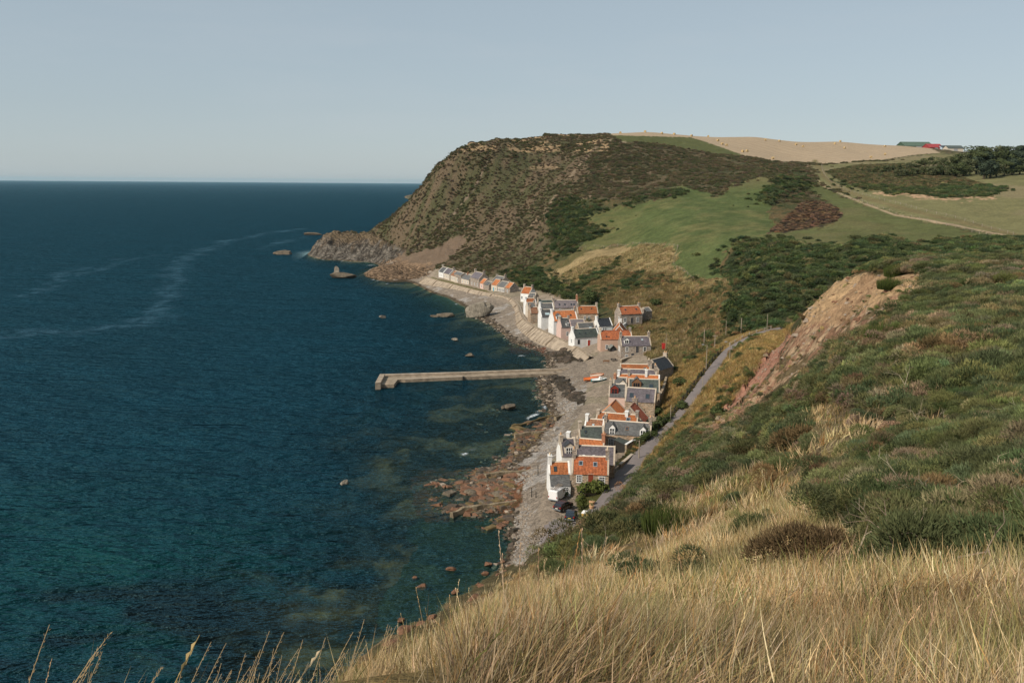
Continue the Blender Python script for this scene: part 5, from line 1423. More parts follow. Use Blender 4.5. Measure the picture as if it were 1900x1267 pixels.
pole('pale lamp post at the corner of the yard wall', 1185.4, 852, 817, .09, lamp=True, name='lamp_post', cat='lamp post')
for a, l in (((998.2, 882, 863.5), 'drying post farthest up the beach path'), ((986.4, 922, 904), 'tall dark drying post at the edge of the shingle'), ((994.5, 923, 912), 'short dark drying post beside the taller one')):
    pole(l, *a, r=.07, mat='darkwood', name='drying_post', cat='post', group='drying posts by the beach')
# clothes pole with red blanket
g = G(1235.6, 652); root = empty('clothes_pole', tuple(g)); tag(root, 'tall pale clothes pole on the grassy bank behind the red blanket', 'pole')
b = MB(); b.tube((0, 0, -.4), (0, 0, 6.0), .06, .05, 7); b.build('post', M['postwood'], root)
b = MB(); b.box(-.5, .5, -.04, .04, 3.9, 4.0); b.build('crossbar', M['postwood'], root)
g2 = G(1219, 656); root2 = empty('clothes_pole', tuple(g2)); tag(root2, 'short pale clothes pole to the left of the red blanket', 'pole')
b = MB(); b.tube((0, 0, -.4), (0, 0, 1.7), .05, .05, 7); b.build('post', M['postwood'], root2)
M['redcloth'] = simple('red_blanket', (.30, .026, .02), .12, 2, .95)
p0 = PZ(1227.6, 636.0, g[2] + 3.2); p1 = PZ(1235.0, 636.6, g[2] + 3.2)
b = MB(); nx_, nz_ = 8, 6; v = []
for j in range(nz_ + 1):
    for i in range(nx_ + 1):
        f = i / nx_; q = p0 * (1 - f) + p1 * f; k = j / nz_
        v.append((q[0] + (.5 - f) * .35 * k, q[1] + .16 * math.sin(f * 9 + k) * (k + .2), q[2] - 2.0 * k * (1 - .12 * abs(f - .4))))
b.add(v, [(j * (nx_ + 1) + i, j * (nx_ + 1) + i + 1, (j + 1) * (nx_ + 1) + i + 1, (j + 1) * (nx_ + 1) + i) for j in range(nz_) for i in range(nx_)])
tag(b.build('red_blanket', M['redcloth'], smooth=True), 'red blanket hanging on the clothes line above the black slate roof', 'blanket')
b = MB(); b.tube((g2[0], g2[1], g2[2] + 1.65), (p0[0], p0[1], p0[2]), .02, .02, 4); b.tube(tuple(p0), tuple(p1), .02, .02, 4); b.tube(tuple(p1), (g[0], g[1], g[2] + 3.9), .02, .02, 4)
tag(b.build('clothes_line', M['postwood']), 'clothes line strung between the two poles with the red blanket', 'line')

def fence(label, pts, gap=2.6, h=1.1, r=.06, rails=(.45, .95), mat='postwood', name='post_fence', railmat=None, cat='fence'):
    line = smooth_line(pts, gap)
    root = empty(name, tuple(line[0])); tag(root, label, cat)
    o3 = Vector(line[0])
    pm = MB(); pm.box(-r, r, -r, r, -.5, h); me = pm.mesh('post'); me.materials.append(M[mat])
    for q in line:
        p_ = link('post', me, None, root); p_.location = Vector(q) - o3; p_.rotation_euler = (random.uniform(-.05, .05), random.uniform(-.05, .05), random.uniform(0, .4))
    if rails:
        for z_ in rails:
            b = MB()
            for i in range(len(line) - 1):
                a = Vector(line[i]) - o3 + Vector((0, 0, z_)); c_ = Vector(line[i + 1]) - o3 + Vector((0, 0, z_)); b.tube(a, c_, .045 if railmat else .022, None, 4)
            b.build('rail', M[railmat or mat], root)
    return root
Lr_, Rr_ = ribbon(road_line, 2.0)
k1 = [i for i in range(len(road_line)) if 800 > proj(*road_line[i])[1] > 641][::4]
fence('weathered post and wire fence along the seaward side of the lane', [np.array([Lr_[i][0], Lr_[i][1], height(Lr_[i][0:1], Lr_[i][1:2])[0]]) for i in k1], 2.4, 1.25, .10, mat='darkwood', railmat='darkwood')
k2 = [i for i in range(len(road_line)) if 643 > proj(*road_line[i])[1] > 611][::3]
fence('pale railed barrier round the outside of the bend at the top of the lane', [np.array([Lr_[i][0], Lr_[i][1], height(Lr_[i][0:1], Lr_[i][1:2])[0]]) for i in k2], 2.0, 1.0, .09, (.35, .85), 'stonecap', 'road_barrier', 'stonecap', 'barrier')
def gfence(label, pxs, gap, **kw):
    pts = [G(a, b_, 150) for a, b_ in pxs]; pts = [q for q in pts if q is not None]
    ln = smooth_line(pts, gap); ln = [np.array([q[0], q[1], float(height(q[0:1], q[1:2])[0])]) for q in ln]
    return fence(label, ln, gap * 4, **kw)
def gfence2(label, pxs, gap, **kw):
    pts = [G(a, b_, 150) for a, b_ in pxs]; pts = [q for q in pts if q is not None]
    ln = smooth_line(pts, gap)
    out_ = [np.array([q[0], q[1], float(height(q[0:1], q[1:2])[0])]) for q in ln]
    root = empty('field_fence', tuple(out_[0])); tag(root, label, 'fence')
    o3 = Vector(out_[0]); pm = MB(); pm.box(-.08, .08, -.08, .08, -.4, 1.3); me = pm.mesh('post'); me.materials.append(M['postwood'])
    for q in out_:
        p_ = link('post', me, None, root); p_.location = Vector(q) - o3
    for z_ in (.6, 1.1):
        b = MB()
        for i in range(len(out_) - 1): b.tube(Vector(out_[i]) - o3 + Vector((0, 0, z_)), Vector(out_[i + 1]) - o3 + Vector((0, 0, z_)), .025, None, 3)
        b.build('wire', M['postwood'], root)
    return root
gfence2('straight field fence along the edge of the dry grass terrace', [(1076, 462), (1120, 459), (1186, 454), (1222, 456), (1257, 459)], 5.0)
gfence2('field fence dropping down the corner of the green pasture', [(1258, 459), (1254, 474), (1250, 490), (1262, 500), (1276, 510), (1286, 520)], 4.0)
gfence2('fence beside the farm track at the edge of the green pasture', [(1556, 361), (1600, 374), (1650, 392), (1720, 411), (1790, 427), (1850, 441)], 7.0)
gfence2('fence on the upper side of the farm track', [(1524, 306), (1528, 322), (1546, 342), (1600, 362), (1700, 388), (1790, 410), (1880, 436)], 7.0)

# handrail, bins, pots, benches near the cars
g = [G(a, b_) for a, b_ in ((1211, 861), (1221, 858.5), (1232, 856))]
root = empty('handrail', tuple(g[0])); tag(root, 'pale timber handrail on the grassy bank above the lane', 'handrail')
for q in g:
    b = MB(); b.box(-.05, .05, -.05, .05, -.4, 1.0); p_ = b.build('post', M['weathered'], root); p_.location = Vector(q) - Vector(g[0])
b = MB(); b.tube((0, 0, 1.0), Vector(g[2]) - Vector(g[0]) + Vector((0, 0, 1.0)), .05, .05, 5); b.build('rail', M['weathered'], root)
M['binyellow'] = simple('yellow_plastic', (.70, .46, .12), .08, 3, .6)
g = G(1085.5, 959); root = empty('grit_bin', tuple(g), -.4); tag(root, 'yellow grit bin with a white lid at the edge of the lane', 'bin')
b = MB(); b.hexa([(-.42, -.35, 0), (.42, -.35, 0), (.42, .35, 0), (-.42, .35, 0), (-.52, -.42, .75), (.52, -.42, .75), (.52, .42, .85), (-.52, .42, .85)]); b.build('tub', M['binyellow'], root)
b = MB(); b.hexa([(-.56, -.47, .75), (.56, -.47, .75), (.56, .47, .86), (-.56, .47, .86), (-.5, -.4, .93), (.5, -.4, .93), (.4, .3, 1.1), (-.4, .3, 1.1)]); b.build('lid', M['white'], root)
def pot(label, px, py, r, h, mat):
    g = G(px, py); root = empty('flower_pot', tuple(g)); tag(root, label, 'flower pot', 'pots on the grassy island by the lane')
    b = MB(); b.tube((0, 0, 0), (0, 0, h), r * .75, r, 12); b.build('pot', M[mat], root)
    b = MB(); b.tube((0, 0, h - .12), (0, 0, h + .05), r * 1.08, r * 1.1, 12); b.build('rim', M[mat], root)
    b = MB(); rr = random.Random(int(px))
    for k in range(60):
        a = rr.uniform(0, 6.28); q = rr.uniform(0, r); c_ = Vector((math.cos(a) * q, math.sin(a) * q, h + rr.uniform(.05, .45)))
        d1 = Vector((rr.uniform(-1, 1), rr.uniform(-1, 1), rr.uniform(-.3, 1))) * .12; d2 = d1.orthogonal().normalized() * .07
        b.add([c_ - d2, c_ + d1, c_ + d2], [(0, 1, 2)])
    b.build('plants', LEAF, root)
LEAF = simple('garden_leaves', (.075, .10, .035), .4, 3, .8)
pot('upper terracotta flower pot on the grassy island', 1098, 938, .5, .8, 'pot')
pot('lower terracotta flower pot on the grassy island', 1097.5, 945, .42, .7, 'pot')
pot('dark planted tub beside the blue-black car', 1075.5, 965, .4, .5, 'darkwood')
def bench(label, px, py, z, yaw, mat, L=1.7):
    root = empty('bench', tuple(G(px, py)), yaw); tag(root, label, 'bench', 'benches in front of the cottages')
    b = MB(); b.box(-L / 2, L / 2, -.22, .22, .42, .47); b.build('seat', M[mat], root)
    b = MB(); b.box(-L / 2, L / 2, .20, .25, .47, .92); b.build('backrest', M[mat], root)
    for sx in (-1, 1):
        for sy in (-.18, .18):
            b = MB(); b.box(sx * (L / 2 - .12) - .04, sx * (L / 2 - .12) + .04, sy - .04, sy + .04, -.05, .42); b.build('leg', M[mat], root)
        b = MB(); b.box(sx * (L / 2 - .05) - .03, sx * (L / 2 - .05) + .03, -.22, .25, .66, .71); b.build('armrest', M[mat], root)
bench('dark red-brown bench on the open ground by the slipway', 1124.7, 673, 4.5, math.pi, 'brownwood', 2.0)
root = empty('picnic_table', tuple(G(1138.5, 669.5)), .1); tag(root, 'dark picnic table with attached benches below the stone house', 'picnic table')
b = MB(); b.box(-.9, .9, -.38, .38, .70, .76); b.build('table_top', M['darkwood'], root)
for s_ in (-1, 1):
    b = MB(); b.box(-.9, .9, s_ * .72 - .14, s_ * .72 + .14, .42, .47); b.build('seat', M['darkwood'], root)
    b = MB(); b.tube((s_ * .65, -.75, 0), (s_ * .65, -.2, .70), .05, .05, 4); b.tube((s_ * .65, .75, 0), (s_ * .65, .2, .70), .05, .05, 4); b.box(s_ * .65 - .03, s_ * .65 + .03, -.72, .72, .36, .42); b.build('leg', M['darkwood'], root)

# ------------------------------------------------------------------ farm on the skyline, hay bales
M['greenroof'] = simple('green_sheet_roof', (.085, .125, .09), .1, .3, .6)
M['greenwall'] = simple('green_cladding', (.05, .09, .06), .1, .3, .7)
M['redroof'] = simple('red_sheet_roof', (.30, .045, .045), .1, .3, .6)
M['bluewhite'] = simple('pale_blue_cladding', (.45, .55, .62), .1, .3, .7)
def barn(label, pa, pb, dep, W, he, hr, roof, wall, name='farm_barn', cat='barn'):
    a = PD(*pa, dep); b_ = PD(*pb, dep)
    ex = (b_ - a)[:2]; L = float(np.hypot(*ex)); mid = (a + b_) / 2
    root = empty(name, (mid[0], mid[1], a[2]), math.atan2(ex[1], ex[0])); tag(root, label, cat, 'farm buildings on the skyline')
    b = MB(); P_ = [(-W / 2, -6), (W / 2, -6), (W / 2, he), (0, hr), (-W / 2, he)]
    b.prism(None, [(-L / 2, y, z - (.06 if z > 0 else 0)) for y, z in P_], [(L / 2, y, z - (.06 if z > 0 else 0)) for y, z in P_]); b.build('wall', M[wall], root)
    r = MB()
    for s_ in (-1, 1):
        e = s_ * (W / 2 + .4); zz = he - .4 * (hr - he) / (W / 2)
        r.prism(None, [(-L / 2 - .4, e, zz), (-L / 2 - .4, 0, hr), (-L / 2 - .4, 0, hr + .25), (-L / 2 - .4, e, zz + .25)], [(L / 2 + .4, e, zz), (L / 2 + .4, 0, hr), (L / 2 + .4, 0, hr + .25), (L / 2 + .4, e, zz + .25)])
    r.build('roof', M[roof], root)
    d = MB(); d.box(-L * .12, L * .12, -W / 2 - .15, -W / 2, -4, he * .8); d.build('barn_door', M['metal'], root)
    return root
barn('large green sheeted barn on the skyline beyond the stubble field', (1670, 274.5), (1722, 275), 1140, 30, 1.6, 7.0, 'greenroof', 'greenwall')
barn('red roofed barn between the green barn and the wood', (1717, 277.5), (1742, 278), 1100, 22, 2.0, 6.2, 'redroof', 'redroof')
barn('pale blue shed with dark roof tucked beside the red barn', (1743, 279), (1757, 279), 1090, 12, 3.5, 5.2, 'dark', 'bluewhite', 'farm_shed', 'shed')
barn('low grey farmhouse roof at the edge of the wood', (1754, 279.5), (1782, 280), 1060, 14, 2.4, 5.4, 'greenslate', 'cream', 'farmhouse', 'farmhouse')
M['hay'] = simple('straw', (.46, .335, .17), .25, 4, 1.0, .05, 6)
BALES = [(1151, 246.8), (1141, 245.6), (1197, 244.3), (1228, 247.6), (1251, 248.9), (1283, 252.2), (1285, 250.6), (1302, 251.2), (1309, 250.2), (1314, 253.2), (1338, 252), (1358, 251.6), (1370, 251), (1381, 252),
         (1332, 261), (1340, 267), (1348, 269.5), (1420, 259.6), (1419, 254), (1425, 254.3), (1440, 253.7), (1446, 261.6), (1378, 281), (1386, 280.5), (1477, 268), (1490, 272), (1509, 259.5), (1532, 261.8), (1541, 260.6),
         (1549, 266.2), (1567, 274.6), (1559, 262), (1642, 271.3), (1434, 294), (1616, 292), (1642, 286.3)]
bm_ = MB(); bm_.tube((0, -.85, 0), (0, .85, 0), 1.05, 1.05, 16); bme = bm_.mesh('hay_bale'); bme.shade_smooth() if False else None; bme.materials.append(M['hay'])
for i, (a, b_) in enumerate(BALES):
    g = G(a, b_ + 1.6, 500, 1700)
    if g is None: continue
    o = bpy.data.objects.new('hay_bale', bme); C.objects.link(o)
    o.location = (g[0], g[1], g[2] + .92); o.rotation_euler = (0, 0, (i * 1.37) % 3.1)
    tag(o, 'round straw bale on the stubble, on the skyline' if b_ < 256 else 'round straw bale lying inside the stubble field below the skyline', 'hay bale', 'round bales on the skyline of the stubble field' if b_ < 256 else 'round bales scattered inside the stubble field')

# ------------------------------------------------------------------ rocks and boulders
M['redrock'] = simple('red_sandstone', (.185, .098, .058), .35, .8, .85, .12, 3)
M['greyrock'] = simple('grey_sea_rock', (.235, .205, .16), .4, .4, .9, .25, 1.5)
M['darkrock'] = simple('dark_sea_rock', (.13, .105, .075), .4, .5, .85, .2, 1.5)
def rock_mesh(name, seed, sx, sy, sz, sub=3, jag=.35, strata=0.0):
    bm = bmesh.new(); bmesh.ops.create_icosphere(bm, subdivisions=sub, radius=1.0)
    rr = random.Random(seed); o1 = np.array([rr.uniform(0, 99), rr.uniform(0, 99)])
    P_ = np.array([v.co[:] for v in bm.verts])
    n = fbm(P_[:, 0] * 1.3 + o1[0] + P_[:, 2], P_[:, 1] * 1.3 + o1[1] - .7 * P_[:, 2], 4, seed % 97)
    n2 = 1 - np.abs(fbm(P_[:, 0] * 2.6 + o1[1] + strata * P_[:, 2] * 3, P_[:, 1] * 2.6 + o1[0], 3, seed % 83) * 2 - 1)
    k = 1 + jag * (n - .5) * 2 + jag * .6 * (n2 - .5)
    Q = P_ * k[:, None]
    for c_ in range(11):                       # fracture planes
        nn_ = np.array([rr.gauss(0, 1), rr.gauss(0, 1), rr.gauss(.15, .8)]); nn_ /= np.linalg.norm(nn_)
        ex_ = np.maximum(Q @ nn_ - rr.uniform(.52, .85), 0)
        Q = Q - ex_[:, None] * nn_ * .92
    for v, q_ in zip(bm.verts, Q): v.co = Vector((q_[0] * sx, q_[1] * sy, q_[2] * sz))
    me = bpy.data.meshes.new(name); bm.to_mesh(me); bm.free()
    return me
def rock(name, label, px, py, z, sx, sy, sz, mat, seed, yaw=0.0, cat='rock', group=None, jag=.35, sub=3, sink=.35, strata=0.0):
    me = rock_mesh(name, seed, sx, sy, sz, sub, jag, strata); me.materials.append(M[mat])
    o = link(name, me); q = PZ(px, py, z); o.location = (q[0], q[1], z + sz * (1 - 2 * sink)); o.rotation_euler = (0, 0, yaw)
    tag(o, label, cat, group)
    return o
rock('sea_stack', 'large pale grey rock standing at the edge of the shingle below the far cottages', 893, 588, 0, 5.8, 4.8, 5.4, 'greyrock', 11, .3, jag=.62, sub=5, sink=.28, cat='sea rock')
rock('sea_rock', 'low dark rock with pale top just left of the large pale rock', 826, 587.5, 0, 4.6, 2.4, 1.5, 'darkrock', 12, .2, sink=.3, cat='sea rock')
rock('sea_rock', 'small brown reef attached to the left end of the low dark rock', 808, 588, 0, 2.6, 1.5, .8, 'darkrock', 13, .2, sink=.3, cat='sea rock')
rock('sea_rock', 'pointed dark islet in front of the grassy spur', 634, 515.5, 0, 8, 4, 2.6, 'darkrock', 14, .1, jag=.5, sub=4, sink=.3, cat='sea rock')
rock('sea_rock', 'sharp grey pinnacle on top of the dark islet', 624, 513, 0, 2.2, 1.8, 4.6, 'greyrock', 15, .1, jag=.5, sink=.2, cat='sea rock')
rock('sea_rock', 'flat brown islet off the headland point', 528, 471.5, 0, 9, 5, 2.6, 'darkrock', 16, .1, jag=.5, sub=4, sink=.32, cat='sea rock')
rock('sea_rock', 'long thin skerry beyond the headland point', 578, 436, 0, 14, 4, 2.2, 'darkrock', 17, .0, jag=.4, sub=4, sink=.3, cat='sea rock')
for i, (a, b_, s_, l) in enumerate([(845, 632.5, 1.1, 'tiny pale rock alone in the bay beyond the pier'), (872, 661.5, 1.3, 'small pale rock in the bay nearer the pier'), (710, 590, 1.3, 'small brown rock awash far out in the bay'), (948, 758, 1.5, 'pale boulder awash in the bay below the pier'),
                                  (640, 898, .8, 'small pale stone breaking the water in the near bay'), (935, 757, 1.0, 'low dark stone beside the pale boulder in the bay')]):
    rock('sea_rock', l, a, b_, 0, s_ * 1.5, s_, s_ * .7, 'greyrock' if i % 2 == 0 else 'darkrock', 30 + i, .3 * i, cat='sea rock', sink=.25)
# red boulders at the foot of the near hill: sizes in pixels of the photo
BL = [(880, 1112, 44, 34, .3, 'biggest red boulder at the foot of the near hill'), (893, 1086, 26, 16, .2, 'flat red boulder behind the biggest one'), (845, 1095, 17, 15, 0, 'round brown boulder awash left of the biggest red boulder'),
      (953, 1051, 30, 20, .4, 'pale brown boulder nearest the shingle'), (938, 1060, 19, 16, .1, 'rounded pink boulder below the pale brown one'), (925, 1067, 18, 14, .5, 'pink boulder at the water edge left of the rounded one'),
      (966, 1058, 16, 12, .2, 'small tan boulder on the right of the boulder group'), (905, 1045, 24, 9, .6, 'dark red slab awash beyond the boulder group'), (899, 1062, 18, 10, .3, 'red rock awash left of the pink boulder'),
      (838, 1054, 22, 9, .2, 'red-brown slab awash alone in the near bay'), (887, 1083, 14, 12, .1, 'upright red boulder beside the flat one'), (912, 1083, 14, 13, .7, 'dark red boulder under the grass edge'),
      (755, 1165, 40, 26, .6, 'large orange-brown boulder at the foot of the cliff, lower left'), (800, 1143, 26, 18, .4, 'reddish boulder at the foot of the cliff by the grass edge'), (785, 1158, 34, 14, .7, 'long red slab between the two cliff-foot boulders'),
      (745, 1148, 20, 12, .5, 'orange-brown slab left of the cliff-foot boulders'), (730, 1195, 50, 16, .6, 'long flat red slab in the surf at lower left'), (700, 1215, 36, 12, .5, 'red slab awash in the surf nearest the frame bottom'),
      (770, 1070, 18, 10, .1, 'small rust coloured rock under shallow water'), (785, 1086, 26, 12, .3, 'broad rust coloured rock under shallow water'), (945, 1075, 18, 12, .3, 'brown boulder tucked under the grass edge'), (958, 1040, 13, 9, .3, 'small dark boulder at the top of the boulder group'), (933, 1041, 12, 8, .2, 'small red boulder at the water edge')]
for i, (a, b_, wpx_, hpx_, yaw, l) in enumerate(BL):
    s_ = FPX / math.hypot(*PZ(a, b_, 0)) * .97
    sx = wpx_ / s_ / 2; sy = sx * .75; sz = max(hpx_ / s_ / 2 * .9, .35)
    rock('boulder', l, a, b_ + hpx_ * .3, .1 if i not in (18, 19) else -.3, sx, sy, sz, 'redrock', 60 + i, yaw + .4, 'boulder', 'red boulders along the near shore', .25, 3, .3)

# loose stones: the shingle, the weed covered cobbles and the slabs of the rock platform
def heap(name, label, npts, test, sz, mats, seed, flat=.55, zmax=2.6, zmin=-.4, box=(-60, 50, 95, 330)):
    r = np.random.default_rng(seed)
    x = r.uniform(box[0], box[1], npts * 30); y = r.uniform(box[2], box[3], npts * 30)
    z = height(x, y); px, py = proj(x, y, z)
    k = np.where((z > zmin) & (z < zmax) & test(px, py, x, y, z))[0][:npts]
    b = MB()
    base = [Vector(v) for v in [(-1, -.6, -.5), (.8, -.9, -.5), (1, .6, -.5), (-.7, .9, -.5), (-.7, -.4, .5), (.5, -.6, .6), (.7, .5, .45), (-.5, .6, .55)]]
    for i in k:
        s_ = sz * math.exp(r.normal(0, .45)); a = r.uniform(0, 6.28); ca, sa = math.cos(a), math.sin(a); e = r.uniform(.8, 1.6)
        b.hexa([(x[i] + s_ * (q.x * e * ca - q.y * sa), y[i] + s_ * (q.x * e * sa + q.y * ca), z[i] + s_ * flat * (q.z + .25) + s_ * .15 * r.normal()) for q in base])
    me = b.mesh(name)
    for mm in mats: me.materials.append(M[mm])
    me.polygons.foreach_set('material_index', np.repeat(r.integers(0, len(mats), len(k)), 6).astype(np.int32))
    me.update()
    o = link(name, me); tag(o, kind='stuff'); o['label'] = label
    return o
M['pebble'] = simple('grey_shingle_stone', (.245, .222, .196), .35, 1.5, .95)
M['pebble2'] = simple('buff_shingle_stone', (.26, .208, .158), .35, 1.5, .95)
M['wetstone'] = simple('wet_dark_stone', (.075, .055, .038), .4, 1.5, .55)
M['weed'] = simple('brown_seaweed', (.040, .032, .022), .4, 1.5, .7)
M['ochre'] = simple('ochre_weedy_rock', (.125, .090, .040), .4, 1.2, .8)
heap('beach_stones', 'grey and buff shingle stones on the near beach', 5200, lambda px, py, x, y, z: inpoly(px, py, [(955, 1050), (955, 960), (975, 925), (990, 940), (985, 985), (1030, 1010), (1000, 1050)]) | (inpoly(px, py, [(985, 900), (950, 900), (1010, 800), (1060, 700), (1080, 700), (1090, 720), (1040, 810)]) & (vnoise(x / 5, y / 5, 7) > .45)), .15, ['pebble', 'pebble2', 'pebble'], 1)
heap('wet_stones', 'dark wet stones along the tide line', 3500, lambda px, py, x, y, z: (z < .7) & (px > 800) & (py < 1070), .28, ['wetstone', 'weed', 'wetstone', 'pebble2', 'darkrock'], 2, .6, .7, -.35, (-60, 60, 110, 420))
heap('seaweed_cobbles', 'brown seaweed covered cobbles on the beach', 2200, lambda px, py, x, y, z: (inpoly(px, py, [(1018, 655), (1050, 649), (1084, 662), (1082, 673), (1050, 673), (1028, 668)]) | inpoly(px, py, [(1022, 698), (1042, 699), (1064, 722), (1082, 737), (1102, 742), (1085, 750), (1050, 737), (1033, 715)]) | inpoly(px, py, [(1040, 730), (1090, 750), (1100, 735), (1075, 728)])) & (vnoise(x / 3, y / 3, 9) > .42), .42, ['weed', 'weed', 'wetstone'], 3, .6, 3, .2, (0, 60, 200, 340))
heap('rock_platform_slabs', 'reddish slabs of the flat rock platform in the near bay', 2600, lambda px, py, x, y, z: inpoly(px, py, [(765, 900), (800, 872), (870, 872), (930, 866), (960, 880), (950, 935), (900, 958), (800, 966), (772, 940)]), .50, ['redrock', 'redrock', 'redrock', 'ochre', 'darkrock', 'wetstone'], 4, .30, 1.2, -.5)
heap('reef_stones', 'ochre weed covered reef stones at the water edge', 2400, lambda px, py, x, y, z: inpoly(px, py, [(940, 790), (1025, 770), (1030, 790), (985, 825), (950, 850), (930, 870), (960, 800)]) | inpoly(px, py, [(850, 985), (945, 955), (948, 975), (870, 992)]) | inpoly(px, py, [(840, 945), (925, 925), (925, 935), (850, 955)]), .42, ['ochre', 'redrock', 'wetstone'], 5, .5, 1.2, -.5)
# rock ledges and low groynes running across the beach
def ledge(label, pxs, z, wdt, h, mat='concrete'):
    line = smooth_line([PZ(a, b_, z) for a, b_ in pxs], 1.2); rr = random.Random(int(pxs[0][0]))
    b = MB()
    Lq, Rq = ribbon(line, lambda i: wdt * rr.uniform(.35, 1.5))
    n = len(line); v = []
    for i in range(n):
        k = rr.uniform(.15, 1.35)
        v += [Lq[i] + np.array([0, 0, -1.5]), Lq[i] * .6 + line[i] * .4 + np.array([0, 0, h * k]), Rq[i] * .5 + line[i] * .5 + np.array([0, 0, h * k * .9]), Rq[i] + np.array([0, 0, -1.5])]
    b.add(v, [(4 * i + k, 4 * i + k + 1, 4 * i + k + 5, 4 * i + k + 4) for i in range(n - 1) for k in range(3)] + [(0, 1, 2, 3), (4 * n - 4, 4 * n - 3, 4 * n - 2, 4 * n - 1)])
    o = b.build('rock_ledge', M[mat]); tag(o, label, 'rock ledge', 'narrow rock ledges crossing the near beach')
M['ledge'] = simple('pale_weedy_ledge', (.215, .17, .11), .5, .8, .9, .1, 3)
ledge('long pale ledge reaching out over the red rock platform', [(838, 953), (860, 944), (895, 938), (930, 933), (958, 930)], .7, .55, .35, 'ledge')
ledge('pale ledge crossing the shingle below the white cottage', [(900, 882), (935, 876), (975, 874), (1003, 868)], 1.0, .6, .3, 'ledge')
ledge('short pale ledge across the beach beside the surf', [(955, 807), (985, 803), (1020, 799), (1045, 792)], 1.0, .45, .3, 'ledge')
ledge('thin pale ledge across the beach below the red gables', [(1030, 775), (1050, 768), (1080, 763)], 1.4, .4, .25, 'ledge')
ledge('weedy ochre ledge awash beside the breaking wave', [(950, 790), (975, 785), (1000, 778), (1020, 772)], .25, .6, .3, 'ochre')
heap('scree_stones', 'loose stones and clods on the bare landslide', 1100, lambda px, py, x, y, z: inpoly(px, py, POLY['scree']) | inpoly(px, py, POLY['sand']) | inpoly(px, py, POLY['strip']), .16, ['pebble2', 'redrock', 'ledge'], 6, .6, 70, 8, (25, 95, 85, 190))
# ------------------------------------------------------------------ vegetation
def leaf_mat(name, transl=.25, rough=.8):
    """colour = per-plant tint (or object colour attribute) x per-leaf shade"""
    m = bpy.data.materials.new(name); m.use_nodes = True; t = m.node_tree
    for n in list(t.nodes): t.nodes.remove(n)
    out = N(t, 'ShaderNodeOutputMaterial')
    ti = N(t, 'ShaderNodeAttribute', attribute_name='tint', attribute_type='INSTANCER')
    bl = N(t, 'ShaderNodeAttribute', attribute_name='bl')
    c = mulcol(t, ti.outputs['Color'], bl.outputs['Fac'])
    d = N(t, 'ShaderNodeBsdfDiffuse'); tr = N(t, 'ShaderNodeBsdfTranslucent'); mx = N(t, 'ShaderNodeMixShader', inp={0: transl})
    t.links.new(c, d.inputs[0]); t.links.new(c, tr.inputs[0]); t.links.new(d.outputs[0], mx.inputs[1]); t.links.new(tr.outputs[0], mx.inputs[2]); t.links.new(mx.outputs[0], out.inputs[0])
    return m
GRASSM = leaf_mat('grass_blades', .3)
GORSEM = leaf_mat('gorse_sprigs', .35)

def fixed_leaf(name, rgb, transl=.2):
    m = bpy.data.materials.new(name); m.use_nodes = True; t = m.node_tree
    for n in list(t.nodes): t.nodes.remove(n)
    out = N(t, 'ShaderNodeOutputMaterial'); bl = N(t, 'ShaderNodeAttribute', attribute_name='bl')
    c = mulcol(t, tuple(rgb), bl.outputs['Fac'])
    d = N(t, 'ShaderNodeBsdfDiffuse'); tr = N(t, 'ShaderNodeBsdfTranslucent'); mx = N(t, 'ShaderNodeMixShader', inp={0: transl})
    t.links.new(c, d.inputs[0]); t.links.new(c, tr.inputs[0]); t.links.new(d.outputs[0], mx.inputs[1]); t.links.new(tr.outputs[0], mx.inputs[2]); t.links.new(mx.outputs[0], out.inputs[0])
    return m

class LB:
    """leaf builder with a per-vertex shade"""
    def __init__(s): s.v = []; s.f = []; s.b = []
    def blade(s, p0, d, L, wd, lean, curl, shade, seg=3):
        """a tapering blade from p0, starting along d, bending towards lean"""
        p = Vector(p0); d = Vector(d).normalized(); sd = d.cross(Vector((random.uniform(-1, 1), random.uniform(-1, 1), random.uniform(-.2, .2)))).normalized()
        n = len(s.v)
        for k in range(seg + 1):
            t_ = k / seg
            w_ = wd * (1 - t_) ** .7 * .5
            if k < seg:
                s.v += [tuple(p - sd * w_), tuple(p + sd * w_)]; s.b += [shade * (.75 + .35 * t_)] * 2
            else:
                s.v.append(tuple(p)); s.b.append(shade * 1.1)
            d = (d + Vector(lean) * curl / seg).normalized(); p = p + d * (L / seg)
        for k in range(seg - 1): s.f.append((n + 2 * k, n + 2 * k + 1, n + 2 * k + 3, n + 2 * k + 2))
        s.f.append((n + 2 * seg - 2, n + 2 * seg - 1, n + 2 * seg))
    def tri(s, a, b, c, shade):
        n = len(s.v); s.v += [tuple(a), tuple(b), tuple(c)]; s.b += [shade] * 3; s.f.append((n, n + 1, n + 2))
    def quad(s, c, u, v, shade):
        n = len(s.v); s.v += [tuple(c - u - v), tuple(c + u - v), tuple(c + u + v), tuple(c - u + v)]; s.b += [shade] * 4; s.f.append((n, n + 1, n + 2, n + 3))
    def tube(s, a, b, r0, r1, shade, n=4):
        m = MB(); m.tube(a, b, r0, r1, n); k = len(s.v); s.v += m.v; s.b += [shade] * len(m.v); s.f += [[k + i for i in q] for q in m.f]
    def mesh(s, name, mat):
        me = bpy.data.meshes.new(name); me.from_pydata(s.v, [], s.f); setf(me, 'bl', np.array(s.b)); me.materials.append(mat); me.update(); return me

def rdir(up=0.0):
    a = random.uniform(0, 6.283); z = random.uniform(-1, 1); r = math.sqrt(1 - z * z)
    return Vector((r * math.cos(a), r * math.sin(a), z + up)).normalized()

